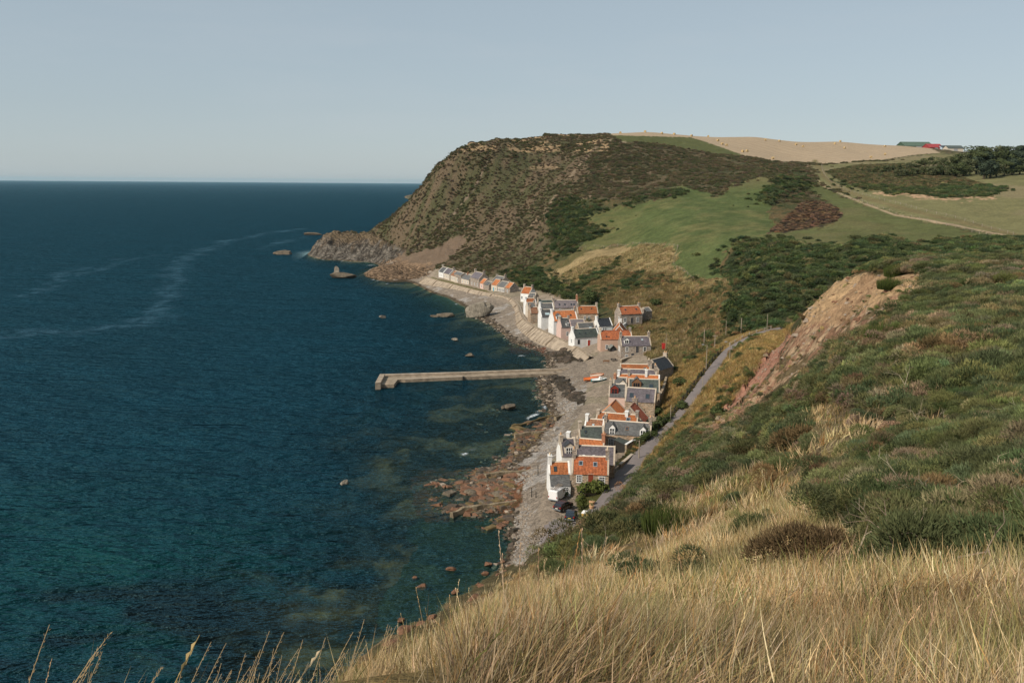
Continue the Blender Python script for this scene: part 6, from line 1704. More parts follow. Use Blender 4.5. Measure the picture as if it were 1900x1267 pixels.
WIND = Vector((.75, .35, -.15))
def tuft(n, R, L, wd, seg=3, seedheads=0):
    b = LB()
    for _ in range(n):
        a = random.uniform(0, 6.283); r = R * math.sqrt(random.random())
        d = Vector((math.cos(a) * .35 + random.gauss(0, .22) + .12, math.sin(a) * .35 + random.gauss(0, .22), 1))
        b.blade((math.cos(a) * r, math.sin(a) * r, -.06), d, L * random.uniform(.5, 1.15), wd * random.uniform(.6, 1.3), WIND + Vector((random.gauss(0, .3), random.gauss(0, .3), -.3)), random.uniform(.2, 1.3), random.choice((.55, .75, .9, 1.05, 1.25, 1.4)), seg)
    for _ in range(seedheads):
        a = random.uniform(0, 6.283); r = R * random.random()
        p = Vector((math.cos(a) * r, math.sin(a) * r, 0)); d = Vector((random.gauss(.2, .15), random.gauss(.05, .15), 1)).normalized()
        hh = L * random.uniform(.95, 1.3)
        q = p + d * hh * .6; e = q + (d + WIND * .5).normalized() * hh * .5
        b.tube(p, q, wd * .22, wd * .2, 1.0, 3); b.tube(q, e, wd * .2, wd * .1, 1.05, 3)
        ax = (e - q).normalized()
        for k in range(9):
            c = q + (e - q) * (.45 + .06 * k); s_ = ax.cross(rdir()).normalized()
            b.tri(c - s_ * wd * .3, c + ax * wd * 2 + s_ * wd * .7, c + ax * wd * 3.2, 1.2)
    return b

def gorse(n, R, H, L, wd, up=.5):
    """a low rounded bush: spiky sprigs over several overlapping lumps"""
    b = LB(); lumps = [(Vector((random.gauss(0, R * .38), random.gauss(0, R * .38), H * random.uniform(.15, .5))), R * random.uniform(.42, .7)) for _ in range(6)]
    for _ in range(n):
        c, r = random.choice(lumps); d = rdir(up); 
        if d.z < -.1: d.z = -d.z
        p = c + Vector((d.x * r, d.y * r, d.z * r * H / R)) * random.uniform(.72, 1.02)
        dd = (d + rdir() * .7 + Vector((0, 0, .35))).normalized()
        s_ = dd.cross(rdir()).normalized(); k = dd.cross(s_)
        sh = random.uniform(.6, 1.35)
        for q in (s_, k):
            b.tri(p - q * wd, p + q * wd, p + dd * L * random.uniform(.7, 1.3), sh)
    return b

def branch(L, r):
    """a dry forking branch"""
    b = LB()
    def grow(p, d, L, r, k):
        e = p + d * L; b.tube(p, e, r, r * .65, random.uniform(.8, 1.2), 4)
        if k == 0: return
        for _ in range(random.choice((2, 2, 3))):
            grow(e, (d + rdir(.1) * .85).normalized(), L * random.uniform(.5, .85), r * .6, k - 1)
    grow(Vector((0, 0, -.1)), Vector((random.gauss(.2, .3), random.gauss(0, .3), 1)).normalized(), L, r, 3)
    return b

def scatter(name, label, P_, rot, scl, idx, tint, builders, mat):
    col = bpy.data.collections.new(name + '_kinds')
    for i, bld in enumerate(builders):
        o = bpy.data.objects.new('%s_kind_%02d' % (name, i), bld.mesh('%s_kind_%02d' % (name, i), mat)); col.objects.link(o)
    me = bpy.data.meshes.new(name); n = len(P_)
    me.vertices.add(n); me.vertices.foreach_set('co', np.asarray(P_, np.float32).ravel())
    for nm, ty, arr in (('rot', 'FLOAT_VECTOR', rot), ('tint', 'FLOAT_VECTOR', tint)):
        a = me.attributes.new(nm, ty, 'POINT'); a.data.foreach_set('vector', np.asarray(arr, np.float32).ravel())
    a = me.attributes.new('scl', 'FLOAT', 'POINT'); a.data.foreach_set('value', np.asarray(scl, np.float32).ravel())
    a = me.attributes.new('kind_index', 'INT', 'POINT'); a.data.foreach_set('value', np.asarray(idx, np.int32).ravel())
    me.update()
    o = link(name, me); tag(o, kind='stuff'); o['label'] = label
    g = bpy.data.node_groups.new(name + '_spread', 'GeometryNodeTree')
    g.interface.new_socket('Geometry', in_out='INPUT', socket_type='NodeSocketGeometry'); g.interface.new_socket('Geometry', in_out='OUTPUT', socket_type='NodeSocketGeometry')
    gi = g.nodes.new('NodeGroupInput'); go = g.nodes.new('NodeGroupOutput')
    ci = g.nodes.new('GeometryNodeCollectionInfo'); ci.inputs['Collection'].default_value = col; ci.inputs['Separate Children'].default_value = True; ci.inputs['Reset Children'].default_value = True
    ip = g.nodes.new('GeometryNodeInstanceOnPoints'); ip.inputs['Pick Instance'].default_value = True
    def na(nm, ty):
        n_ = g.nodes.new('GeometryNodeInputNamedAttribute'); n_.data_type = ty; n_.inputs['Name'].default_value = nm
        return next(s_ for s_ in n_.outputs if s_.enabled and s_.name == 'Attribute')
    g.links.new(gi.outputs[0], ip.inputs['Points']); g.links.new(ci.outputs[0], ip.inputs['Instance'])
    g.links.new(na('kind_index', 'INT'), ip.inputs['Instance Index'])
    er = g.nodes.new('FunctionNodeEulerToRotation'); g.links.new(na('rot', 'FLOAT_VECTOR'), er.inputs[0]); g.links.new(er.outputs[0], ip.inputs['Rotation'])
    g.links.new(na('scl', 'FLOAT'), ip.inputs['Scale']); g.links.new(ip.outputs[0], go.inputs[0])
    md = o.modifiers.new('spread', 'NODES'); md.node_group = g
    return o

# ground lookup from the terrain grid
def glook(x, y):
    az = np.arctan2(x, y); lr = np.log(np.hypot(x, y))
    j = np.clip(np.searchsorted(_az, az) - 1, 0, len(_az) - 2); i = np.clip(np.searchsorted(_lr, lr) - 1, 0, len(_lr) - 2)
    fj = (az - _az[j]) / (_az[j + 1] - _az[j]); fi = (lr - _lr[i]) / (_lr[i + 1] - _lr[i])
    z = (TZ[i, j] * (1 - fj) + TZ[i, j + 1] * fj) * (1 - fi) + (TZ[i + 1, j] * (1 - fj) + TZ[i + 1, j + 1] * fj) * fi
    return z, np.where(fi > .5, i + 1, i), np.where(fj > .5, j + 1, j)
def sample(n, a0, a1, r0, r1, pw=2.0):
    a = rng.uniform(math.radians(a0), math.radians(a1), n); u = rng.uniform(0, 1, n)
    r = (r0 ** pw + u * (r1 ** pw - r0 ** pw)) ** (1 / pw) if pw else np.exp(math.log(r0) + u * (math.log(r1) - math.log(r0)))
    return np.sin(a) * r, np.cos(a) * r, r
def slope_rot(i, j, x, y, amt):
    """tilt a clump a little to follow the ground, random turn about its axis"""
    n = len(x)
    e = .6 * np.maximum(np.hypot(x, y) / 60, 1)
    zx = (glook(x + e, y)[0] - glook(x - e, y)[0]) / (2 * e); zy = (glook(x, y + e)[0] - glook(x, y - e)[0]) / (2 * e)
    return np.stack([np.arctan(zy) * amt, -np.arctan(zx) * amt, np.zeros(n)], 1)
def vary(rgb, n, v=.2, hue=.12):
    k = np.exp(rng.normal(0, v, (n, 1))); h = rng.normal(0, hue, (n, 3))
    return np.array(rgb) * k * (1 + h)
_drd = None
def off_road(x, y, d):
    return seg_dist(x, y, ROADN)[0] > d

random.seed(3)
# --- dry grass, two sizes of tuft; bands by distance
near_t = [tuft(46, .16, .36, .0065, 4, 1 if k == 1 else 0) for k in range(6)]
mid_t = [tuft(38, .30, .48, .015, 3, 0) for k in range(5)]
bank_t = [tuft(30, .55, .75, .05, 2) for k in range(4)]
EDGE = np.array([(-400, 1330), (0, 1310), (350, 1272), (560, 1256), (650, 1236), (720, 1204), (800, 1166), (880, 1118), (940, 1070), (1000, 1036), (1060, 996), (1150, 930), (1200, 850), (1280, 780), (1340, 600), (1600, 300)])
def below_edge(x, y, h, slack):
    """keeps plants from standing up beyond the brow of the near slope"""
    z = glook(x, y)[0]; px, py = proj(x, y, z + h)
    return py > np.interp(px, EDGE[:, 0], EDGE[:, 1]) - slack - rng.exponential(6, len(x))
def clear_bare(x, y, h):
    z = glook(x, y)[0]; ok = np.ones(len(x), bool)
    for hh in (0, h * .35, h * .7, h):
        px, py = proj(x, y, z + hh)
        for k in ('sand', 'scree', 'strip'):
            ok &= ~inpoly(px, py, POLY[k])
    return ok | (np.hypot(x, y) > 200)
PTS = []
def add_grass(x, y, r, sel, kinds, s0, s1, cols, pcol, amt=.5, dz=0.0):
    x, y, r = x[sel], y[sel], r[sel]
    if r.min() < 60: k_ = below_edge(x, y, .42, 10) & (clear_bare(x, y, .7) if r.max() > 60 else True); x, y, r = x[k_], y[k_], r[k_]
    n = len(x)
    z, i, j = glook(x, y)
    ro = slope_rot(i, j, x, y, amt); ro[:, 2] = rng.uniform(-.9, .9, n)
    ci = rng.choice(len(cols), n, p=pcol)
    tn = np.array(cols)[ci] * np.exp(rng.normal(0, .16, (n, 1))) * (1 + rng.normal(0, .05, (n, 3)))
    pch = fbm(x / 1.7, y / 1.7, 3, 111)[:, None]; gp = .6 * sstep(.55, .72, fbm(x / 3.1, y / 2.2, 3, 112))[:, None] * (np.hypot(x, y) < 60)[:, None]
    tn = tn * (.46 + 1.12 * pch) * (.74 + .56 * fbm(x / 7, y / 5, 3, 113)[:, None]) * (1 - gp) + gp * np.array((.15, .165, .06)) * (.7 + .6 * pch)
    PTS.append((np.stack([x, y, z + dz], 1), ro, rng.uniform(s0, s1, n), rng.choice(kinds, n), tn))
TAN = [(.48, .355, .195), (.40, .288, .142), (.58, .455, .285), (.22, .21, .078), (.36, .215, .09)]
PT = [.32, .25, .17, .14, .12]
def lookm(x, y, k):
    z, i, j = glook(x, y); return np.asarray(TM[k])[i, j]
x, y, r = sample(8200, -31, 85, 1.3, 9, 1.2)
m1 = lookm(x, y, 'near'); gd_ = lookm(x, y, 'neardry') | (np.arctan2(x, y) > .5); sel = m1 & (gd_ | (rng.random(len(x)) < .35)); add_grass(x, y, r, sel, range(0, 6), .8, 1.35, TAN, PT)
x, y, r = sample(18500, -27, 62, 8, 34, 1.5)
m1 = lookm(x, y, 'near'); gd_ = lookm(x, y, 'neardry') | ((np.arctan2(x, y) > .62) & (r < 16)); mx_ = lookm(x, y, 'nearmix'); sel = m1 & (gd_ | (mx_ & (rng.random(len(x)) < .8)) | (rng.random(len(x)) < .28)); add_grass(x, y, r, sel, range(6, 11), .75, 1.35, TAN, PT)
x, y, r = sample(11000, -12, 44, 33, 135, 1.7)
m1 = lookm(x, y, 'near'); gd_ = lookm(x, y, 'neardry'); mx_ = lookm(x, y, 'nearmix'); sel = m1 & (gd_ | (mx_ & (rng.random(len(x)) < .8)) | (rng.random(len(x)) < .30)); add_grass(x, y, r, sel, range(11, 15), .7, 1.2, TAN, PT)
x, y, r = sample(42000, 2, 26, 108, 262, 2)
bk_ = lookm(x, y, 'bank') & off_road(x, y, 2.3); sel = bk_; add_grass(x, y, r, sel, range(11, 15), .8, 1.5, [(.36, .245, .098), (.29, .19, .068), (.44, .32, .15), (.17, .16, .055)], [.4, .3, .18, .12])
x, y, r = sample(36000, -2, 20, 250, 470, 2)
sel = (lookm(x, y, 'hr') | lookm(x, y, 'dry')) & ~lookm(x, y, 'gorse') & ~lookm(x, y, 'bank') & (lookm(x, y, 'sea') == False) & (glook(x, y)[0] > 6.5)
dr = lookm(x, y, 'dry')
add_grass(x, y, r, sel & dr, range(11, 15), 1.2, 2.2, [(.42, .325, .17), (.31, .245, .115), (.19, .17, .07)], [.5, .33, .17])
add_grass(x, y, r, sel & ~dr, range(11, 15), 1.2, 2.4, [(.275, .205, .095), (.215, .158, .072), (.35, .275, .15), (.12, .11, .045)], [.4, .25, .15, .20])
P_ = [np.concatenate([q[k] for q in PTS]) for k in range(5)]
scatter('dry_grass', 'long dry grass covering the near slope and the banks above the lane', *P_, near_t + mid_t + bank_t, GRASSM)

# --- gorse and scrub
g_near = [gorse(3200, .62, .5, .075, .0075) for _ in range(4)]
g_mid = [gorse(1000, .95, .75, .16, .021) for _ in range(4)]
g_far = [gorse(240, 1.5, 1.05, .5, .11) for _ in range(4)]
PTS = []
def add_bush(x, y, sel, kinds, s0, s1, cols, pcol, amt=.7, dz=-.05, v=.22):
    x, y = x[sel], y[sel]
    if len(x) and np.hypot(x, y).min() < 150: k_ = below_edge(x, y, .55, 8) & clear_bare(x, y, 1.25); x, y = x[k_], y[k_]
    n = len(x); z, i, j = glook(x, y)
    ro = slope_rot(i, j, x, y, amt); ro[:, 2] = rng.uniform(0, 6.28, n)
    ci = rng.choice(len(cols), n, p=pcol)
    if len(cols) == 5: q_ = fbm(x / 7, y / 7, 3, 211); ci = np.where((q_ > .60) & (rng.random(n) < .7), rng.integers(3, 5, n), ci)
    tn = np.array(cols)[ci] * LIFT * np.exp(rng.normal(0, v, (n, 1))) * (1 + rng.normal(0, .06, (n, 3)))
    PTS.append((np.stack([x, y, z + dz], 1), ro, rng.uniform(s0, s1, n), rng.choice(kinds, n), tn))
LIFT = 2.2
GC = [(.068, .076, .034), (.054, .065, .031), (.094, .096, .040), (.112, .086, .044), (.140, .112, .070)]
GP = [.40, .27, .21, .06, .06]
x, y, r = sample(7000, -5, 62, 13, 42, 2)
ne = lookm(x, y, 'near') & (proj(x, y, glook(x, y)[0])[0] > 1010); gd_ = lookm(x, y, 'neardry'); mx_ = lookm(x, y, 'nearmix'); pn = fbm(x / 4, y / 4, 3, 121)
sel = ne & np.where(gd_, (rng.random(len(x)) < .012), np.where(mx_, (pn > .53) & (rng.random(len(x)) < .5), pn > .36)); add_bush(x, y, sel, range(0, 4), .7, 1.5, GC, GP)
x, y, r = sample(15000, -3, 44, 40, 140, 2)
ne = lookm(x, y, 'near') & (proj(x, y, glook(x, y)[0])[0] > 1010); gd_ = lookm(x, y, 'neardry'); mx_ = lookm(x, y, 'nearmix'); pn = fbm(x / 6, y / 6, 3, 122)
sel = ne & np.where(gd_, (rng.random(len(x)) < .012), np.where(mx_, (pn > .52) & (rng.random(len(x)) < .5), pn > .34)) & (glook(x, y)[0] > 7) & off_road(x, y, 4.5); add_bush(x, y, sel, range(4, 8), .6, 1.35, GC, GP)
# spur top and bank: sparse dark bushes
x, y, r = sample(4500, 4, 27, 120, 262, 2)
sel = (lookm(x, y, 'bank') & (fbm(x / 7, y / 7, 3, 123) > .62) & off_road(x, y, 3.2)) | ((~lookm(x, y, 'bank')) & (~lookm(x, y, 'strip')) & (~lookm(x, y, 'bare')) & (~lookm(x, y, 'vil')) & (~lookm(x, y, 'gorse')) & (glook(x, y)[0] > 8) & (fbm(x / 6, y / 6, 3, 124) > .5) & off_road(x, y, 4))
add_bush(x, y, sel, range(4, 8), .5, 1.3, [(.055, .075, .03), (.10, .10, .04), (.17, .12, .06)], [.55, .25, .2])
# rank growth along the seaward edge of the lane
dl_, pl_ = seg_dist(x, y, ROADN); k_ = np.minimum(pl_.astype(int), len(ROADN) - 2); tx_ = ROADN[k_ + 1] - ROADN[k_]
side_ = tx_[:, 0] * (y - ROADN[k_, 1]) - tx_[:, 1] * (x - ROADN[k_, 0])
x4, y4, r4 = sample(26000, 3, 18, 165, 250, 2); dl_, pl_ = seg_dist(x4, y4, ROADN); k_ = np.minimum(pl_.astype(int), len(ROADN) - 2); tx_ = ROADN[k_ + 1] - ROADN[k_]
side_ = tx_[:, 0] * (y4 - ROADN[k_, 1]) - tx_[:, 1] * (x4 - ROADN[k_, 0])
add_bush(x4, y4, (side_ > 0) & (dl_ > 1.9) & (dl_ < 3.2) & (pl_ > 3.5) & (pl_ < 9.5) & (rng.random(len(x4)) < .8), range(4, 8), .35, .8, [(.060, .068, .028), (.10, .09, .04), (.19, .135, .06)], [.55, .3, .15], dz=-.1)
# dense gorse of the gully and the dark belts
x, y, r = sample(90000, -5, 44, 205, 640, 2)
ed_ = np.where(rng.random(len(x)) < .35, 5.0, .8)
sel = lookm(x + rng.normal(0, 1, len(x)) * ed_, y + rng.normal(0, 1, len(x)) * ed_, 'gorse') & ~lookm(x, y, 'vil') & ~lookm(x, y, 'beach') & (r > 205) & (rng.random(len(x)) < .60) & (glook(x, y)[0] > 6)
add_bush(x, y, sel, range(8, 12), .55, 1.35, [(.047, .062, .026), (.038, .052, .024), (.066, .076, .030), (.10, .088, .042)], [.42, .3, .2, .08], dz=-.2)
# scattered scrub on the hill behind the village, the scrubby upper slopes and the headland
x, y, r = sample(60000, -6, 20, 255, 470, 2)
hr_ = lookm(x, y, 'hr') & ~lookm(x, y, 'gorse'); pn = fbm(x / 9, y / 9, 3, 125); sel = hr_ & (pn > .58) & (rng.random(len(x)) < .30) & (glook(x, y)[0] > 7.5)
add_bush(x, y, sel, range(8, 12), .35, .9, [(.055, .065, .028), (.09, .085, .038), (.16, .11, .055)], [.4, .35, .25], dz=-.15)
x, y, r = sample(110000, -11, 32, 470, 900, 2)
fsb = lookm(x, y, 'farscrub'); br = lookm(x, y, 'brown'); rk_ = lookm(x, y, 'rock') > .3; n3_ = fbm(x / 26, y / 26, 3, 126); n1_ = np.where(br, fbm((x * .9 - y * .45) / 5, (x * .45 + y * .9) / 24, 4, 227), fbm(x / 8, y / 8, 3, 127)); br = br & ~lookm(x, y, 'spur')
zz = glook(x, y)[0]
sel = fsb & (zz > 40) & (n1_ > .36) & (rng.random(len(x)) < .55)
add_bush(x, y, sel, range(8, 12), .45, 1.1, [(.066, .066, .033), (.086, .070, .042), (.056, .060, .029), (.105, .082, .050)], [.30, .36, .20, .14], dz=-.35, v=.14)
low = np.clip((zz - 8) / 60, 0, 1)
sel = br & ~rk_ & (zz > 6) & (n1_ * .6 + n3_ * .5 > .575 + .03 * low) & (rng.random(len(x)) < .60)
add_bush(x, y, sel, range(8, 12), .35, 1.0, [(.072, .070, .035), (.090, .075, .042), (.060, .066, .030), (.108, .084, .051)], [.34, .30, .24, .12], dz=-.35, v=.12)
sel = br & ~rk_ & (zz > 8) & (rng.random(len(x)) < .38)
add_bush(x, y, sel, range(8, 12), .3, .85, [(.090, .068, .043), (.075, .060, .038), (.066, .064, .032)], [.4, .3, .3], dz=-.35, v=.15)
# knoll, burnt patch and field margins
kn = np.zeros(len(x), bool); z_k, i_k, j_k = glook(x, y); pxk, pyk = proj(x, y, z_k)
sel = inpoly(pxk, pyk, POLY['knoll']) & (rng.random(len(x)) < .5)
add_bush(x, y, sel, range(8, 12), .4, .9, [(.07, .068, .034), (.115, .09, .048), (.05, .058, .026)], [.4, .35, .25], dz=-.25)
x, y, r = sample(16000, 12, 26, 380, 560, 2); z_k = glook(x, y)[0]; pxk, pyk = proj(x, y, z_k)
sel = inpoly(pxk, pyk, POLY['burnt']) & (rng.random(len(x)) < .6); add_bush(x, y, sel, range(8, 12), .4, .8, [(.10, .065, .042), (.15, .10, .06), (.045, .034, .026)], [.4, .3, .3], dz=-.2)
# thin cover of tufts and small bushes on the landslide
x, y, r = sample(9000, 8, 26, 85, 190, 2); sel = lookm(x, y, 'bare') & ~lookm(x, y, 'strip') & (fbm(x / 5, y / 5, 3, 215) > .56) & (rng.random(len(x)) < .35)
PTS_ = len(PTS); _cb = clear_bare; clear_bare = lambda *a: True
add_bush(x, y, sel, range(4, 8), .15, .55, [(.075, .085, .035), (.16, .125, .06), (.20, .16, .08)], [.35, .35, .3]); clear_bare = _cb
P_ = [np.concatenate([q[k] for q in PTS]) for k in range(5)]
scatter('gorse_scrub', 'gorse, heather and low scrub covering the hillsides', *P_, g_near + g_mid + g_far, GORSEM)
NB = len(P_[0])

# --- dry grey branches among the near gorse
br_k = [branch(random.uniform(.25, .45), .016) for _ in range(5)]
x, y, r = sample(520, 5, 42, 5, 60, 1.3)
sel = lookm(x, y, 'near') & ~lookm(x, y, 'neardry') & (fbm(x / 5, y / 5, 3, 131) > .47)
x, y = x[sel], y[sel]; z, i, j = glook(x, y); n = len(x)
ro = np.stack([rng.normal(0, .5, n), rng.normal(.3, .5, n), rng.uniform(0, 6.28, n)], 1)
scatter('dry_branches', 'dead grey branches poking out of the near gorse', np.stack([x, y, z + .25], 1), ro, rng.uniform(.7, 1.5, n), rng.integers(0, 5, n), vary((.36, .29, .21), n, .2, .04), br_k, GORSEM)

# --- tall seed stalks along the bottom edge, nearest the view point
b = LB()
STK = [((20, 1290), (92, 1158), 2.7), ((95, 1300), (207, 1172), 2.7), ((110, 1310), (180, 1206), 2.8), ((240, 1330), (302, 1236), 2.7), ((150, 1330), (190, 1208), 3.0),
       ((352, 1310), (392, 1190), 3.2), ((385, 1300), (420, 1192), 3.3), ((445, 1310), (500, 1170), 3.3), ((505, 1300), (527, 1172), 3.4), ((520, 1310), (562, 1186), 3.4), ((600, 1300), (604, 1182), 3.5), ((610, 1290), (655, 1172), 3.6), ((640, 1290), (676, 1148), 3.8), ((330, 1330), (336, 1248), 3.0), ((560, 1300), (640, 1210), 3.5)]
rs_ = random.Random(4)
for k in range(46):
    a_ = rs_.uniform(370, 730); e_ = np.interp(a_, EDGE[:, 0], EDGE[:, 1]); ht_ = rs_.uniform(5, 60); dp_ = 3.1 + (a_ - 370) / 360 * 1.6
    STK.append(((a_ - rs_.uniform(0, 30), e_ + 50), (a_ + rs_.uniform(0, 45), e_ - ht_), dp_))
for (a0, b0), (a1, b1), dep in STK:
    p = PD(a0, b0, dep); e = PD(a1, b1, dep + .12); p = Vector(p) - Vector((0, 0, .35)); e = Vector(e)
    L_ = (e - p).length; mid = p + (e - p) * .62 + Vector((rs_.uniform(-.075, -.02), 0, rs_.uniform(.0, .05)))
    pts = [p, p + (mid - p) * .5 + Vector((-.012, 0, .0)), mid, mid + (e - mid) * .5 + Vector((.004, 0, .012)), e]
    for k in range(4): b.tube(pts[k], pts[k + 1], (.0024 - .0003 * k) * .75, (.0021 - .0003 * k) * .75, 1.0, 5)
    hd_ = rs_.random() < .8 and a0 < 330
    n_s = 24 if hd_ else 9
    ax = (e - pts[2]).normalized()
    for k in range(n_s):
        f = k / n_s; base = mid + (e - mid) * (f ** .9) ; sd_ = ax.cross(Vector((rs_.gauss(0, 1), rs_.gauss(0, 1), rs_.gauss(0, 1)))).normalized()
        ln = .016 * (1.25 - f * .6) * (1 if hd_ else .7); wv_ = .0024 * (1.1 - .5 * f)
        c = base + sd_ * .004; tp = c + ax * ln + sd_ * .005; s2 = ax.cross(sd_)
        b.tri(c - s2 * wv_, c + s2 * wv_, tp, rs_.uniform(.8, 1.25)); b.tri(c - sd_ * wv_, c + sd_ * wv_, tp, rs_.uniform(.8, 1.2))
me = b.mesh('seed_stalks', fixed_leaf('straw_stalk', (.56, .42, .24), .25)); o = link('seed_stalks', me); tag(o, kind='stuff'); o['label'] = 'tall dry seed stalks along the nearest edge of the slope'

# --- broom shrubs that stand out on the near hill
BROOM = fixed_leaf('green_broom', (.082, .105, .030), .25)
def broom(label, px, py, dep, W, H, seed):
    rr = random.Random(seed); random.seed(seed)
    q = G(px, py, 10, 400)
    if q is None: return
    root = empty('broom_shrub', tuple(q)); tag(root, label, 'shrub')
    b = LB()
    for _ in range(1500):
        a = rr.uniform(0, 6.28); r_ = math.sqrt(rr.random()); p = Vector((math.cos(a) * r_ * W * .42, math.sin(a) * r_ * W * .35, -.1))
        d = Vector((math.cos(a) * r_ * .5 + .18, math.sin(a) * r_ * .5, 1))
        b.blade(p, d, H * (1.05 - .45 * r_) * rr.uniform(.65, 1.1), .028 * W / 2.5, (.25, .1, 0), rr.uniform(.2, .9), rr.uniform(.55, 1.3), 3)
    link('green_stems', b.mesh('green_stems', BROOM), None, root)
    b = LB()
    for _ in range(9):
        a = rr.uniform(0, 6.28); b.tube((math.cos(a) * .1, math.sin(a) * .1, -.2), (math.cos(a) * W * .2, math.sin(a) * W * .2, H * .5), .03, .015, .8, 4)
    link('woody_stems', b.mesh('woody_stems', fixed_leaf('broom_wood', (.12, .085, .05), 0)), None, root)
broom('bright green upright broom shrub in the middle of the gorse slope', 1640, 640, 0, 3.0, 2.3, 1)
broom('dark green broom bush standing on the sandy scar, upper one', 1658, 512, 0, 2.6, 1.9, 2)
broom('dark green broom bush leaning over the sandy scar, lower one', 1648, 536, 0, 2.8, 1.8, 3)
broom('tall green broom clump where gorse meets the dry grass', 1240, 985, 0, 2.6, 1.6, 4)
random.seed(11)

# --- garden and hillside bushes
def leaf_ball(n, lumps, size):
    b = LB()
    for _ in range(n):
        c, r = random.choice(lumps); d = rdir(.25); p = Vector(c) + Vector((d.x * r, d.y * r, d.z * r * .9)) * random.uniform(.75, 1.03)
        u = (d.cross(rdir())).normalized(); v = (d + rdir() * .6).cross(u).normalized(); s_ = size * random.uniform(.6, 1.3)
        sh = random.uniform(.65, 1.35)
        b.tri(p - u * s_, p + u * s_ * .8, p + v * s_ * 1.5, sh); b.tri(p + u * s_ * .8, p - u * s_, p - v * s_ * 1.1, sh)
    return b
BUSH = [fixed_leaf('bush_leaves', c, .2) for c in ((.11, .13, .038), (.068, .088, .034), (.13, .135, .045))]
_bm = {}
def bush(label, px, py, W, H, kind=0, mk=0, group='bushes around the cottages'):
    q = G(px, py)
    if q is None: return
    root = empty('bush', tuple(q), random.uniform(0, 6)); tag(root, label, 'bush', group)
    if (kind, mk) not in _bm:
        l_ = [((random.gauss(0, .22), random.gauss(0, .22), random.uniform(.3, .62)), random.uniform(.26, .40)) for _ in range(7)]
        _bm[(kind, mk)] = leaf_ball(620, l_, .055).mesh('foliage', BUSH[mk])
        w_b = LB()
        for _ in range(5): w_b.tube((0, 0, -.15), (random.gauss(0, .2), random.gauss(0, .2), .6), .03, .012, .8, 4)
        _bm[('w', kind, mk)] = w_b.mesh('stems', fixed_leaf('bush_wood', (.10, .075, .05), 0))
    for nm, k in (('foliage', (kind, mk)), ('stems', ('w', kind, mk))):
        o = link(nm, _bm[k], None, root)
    root.scale = (W, W, H)
bush('rounded green bush left of the door of the red pantile cottage', 1086, 921, 3.0, 3.6, 0, 0)
bush('rounded green bush right of the door of the red pantile cottage', 1108, 917, 3.0, 3.3, 1, 0)
bush('columnar green bush beside the grassy island', 1079, 945, 2.0, 3.3, 2, 0)
bush('small dark bush at the house corner beside the lane', 1124, 908, 1.6, 1.8, 0, 1)
bush('low bush at the foot of the white cottage wall behind the van', 1046, 921, 1.5, 1.0, 1, 1)
bush('green bush in front of the orange pantile cottage, taller one', 1101, 586.5, 2.8, 4.4, 2, 0)
bush('green bush in front of the orange pantile cottage, rounder lower one', 1089, 597, 3.2, 3.0, 0, 1)
bush('dark bush on the bank right of the stone shed', 1217, 569, 4.2, 3.6, 1, 1)
bush('small bush beside the white garden wall', 1171, 612, 2.2, 1.6, 2, 0)
bush('dark bush at the south corner of the lilac slate cottage', 1199, 775, 3.4, 3.2, 0, 1)
bush('bushy green shrub below the lilac slate cottage, further right', 1213, 772, 3.6, 2.8, 1, 1)
bush('green shrub at the east end of the long orange roof', 1192, 789, 3.0, 2.4, 2, 0)
bush('dark narrow cypress-like bush in the gap between red gables and lilac slates', 1191.5, 766, 1.6, 3.6, 1, 1)
bush('green bush above the blue-black slate cottage', 1247, 690, 3.2, 2.4, 0, 1)
bush('dark bush on the grassy bank between lane and village', 1262, 717, 4.0, 2.6, 1, 1)
bush('low dark bush under the lane fence at the bottom of the bank', 1270, 760, 3.2, 2.0, 2, 1)
bush('dark rounded bush behind the long grey stone house', 1096, 562, 7.0, 6.0, 0, 1)
bush('dark bush on the left behind the grey stone house', 1050, 553, 6.0, 4.2, 1, 1)
bush('green bush behind the stone gable of the far row', 953, 541, 5.5, 4.0, 2, 1)
bush('wide dark bush uphill of the orange cottage with twin chimneys', 1008, 543, 6.0, 4.4, 0, 1)
bush('dark bush at the top end of the landslide strip', 1456, 612, 3.0, 2.2, 1, 1)
bush('dark bush below the foot of the landslide', 1332, 775, 2.6, 2.2, 2, 1)
# hedge along the lower lane
hp = [G(a, b_) for a, b_ in ((1186, 826), (1198, 818), (1210, 806), (1224, 793), (1236, 782))]
root = empty('hedge', tuple(hp[0])); tag(root, 'thick dark green hedge between the lane and the two-dormer cottage', 'hedge')
ln_ = smooth_line([np.array(q) for q in hp], 1.0); l_ = []
for q in ln_:
    for _ in range(3): l_.append(((q[0] - hp[0][0] + random.gauss(0, .5), q[1] - hp[0][1] + random.gauss(0, .5), q[2] - hp[0][2] + random.uniform(.3, 1.3)), random.uniform(.5, .85)))
link('foliage', leaf_ball(5200, l_, .11).mesh('foliage', BUSH[1]), None, root)
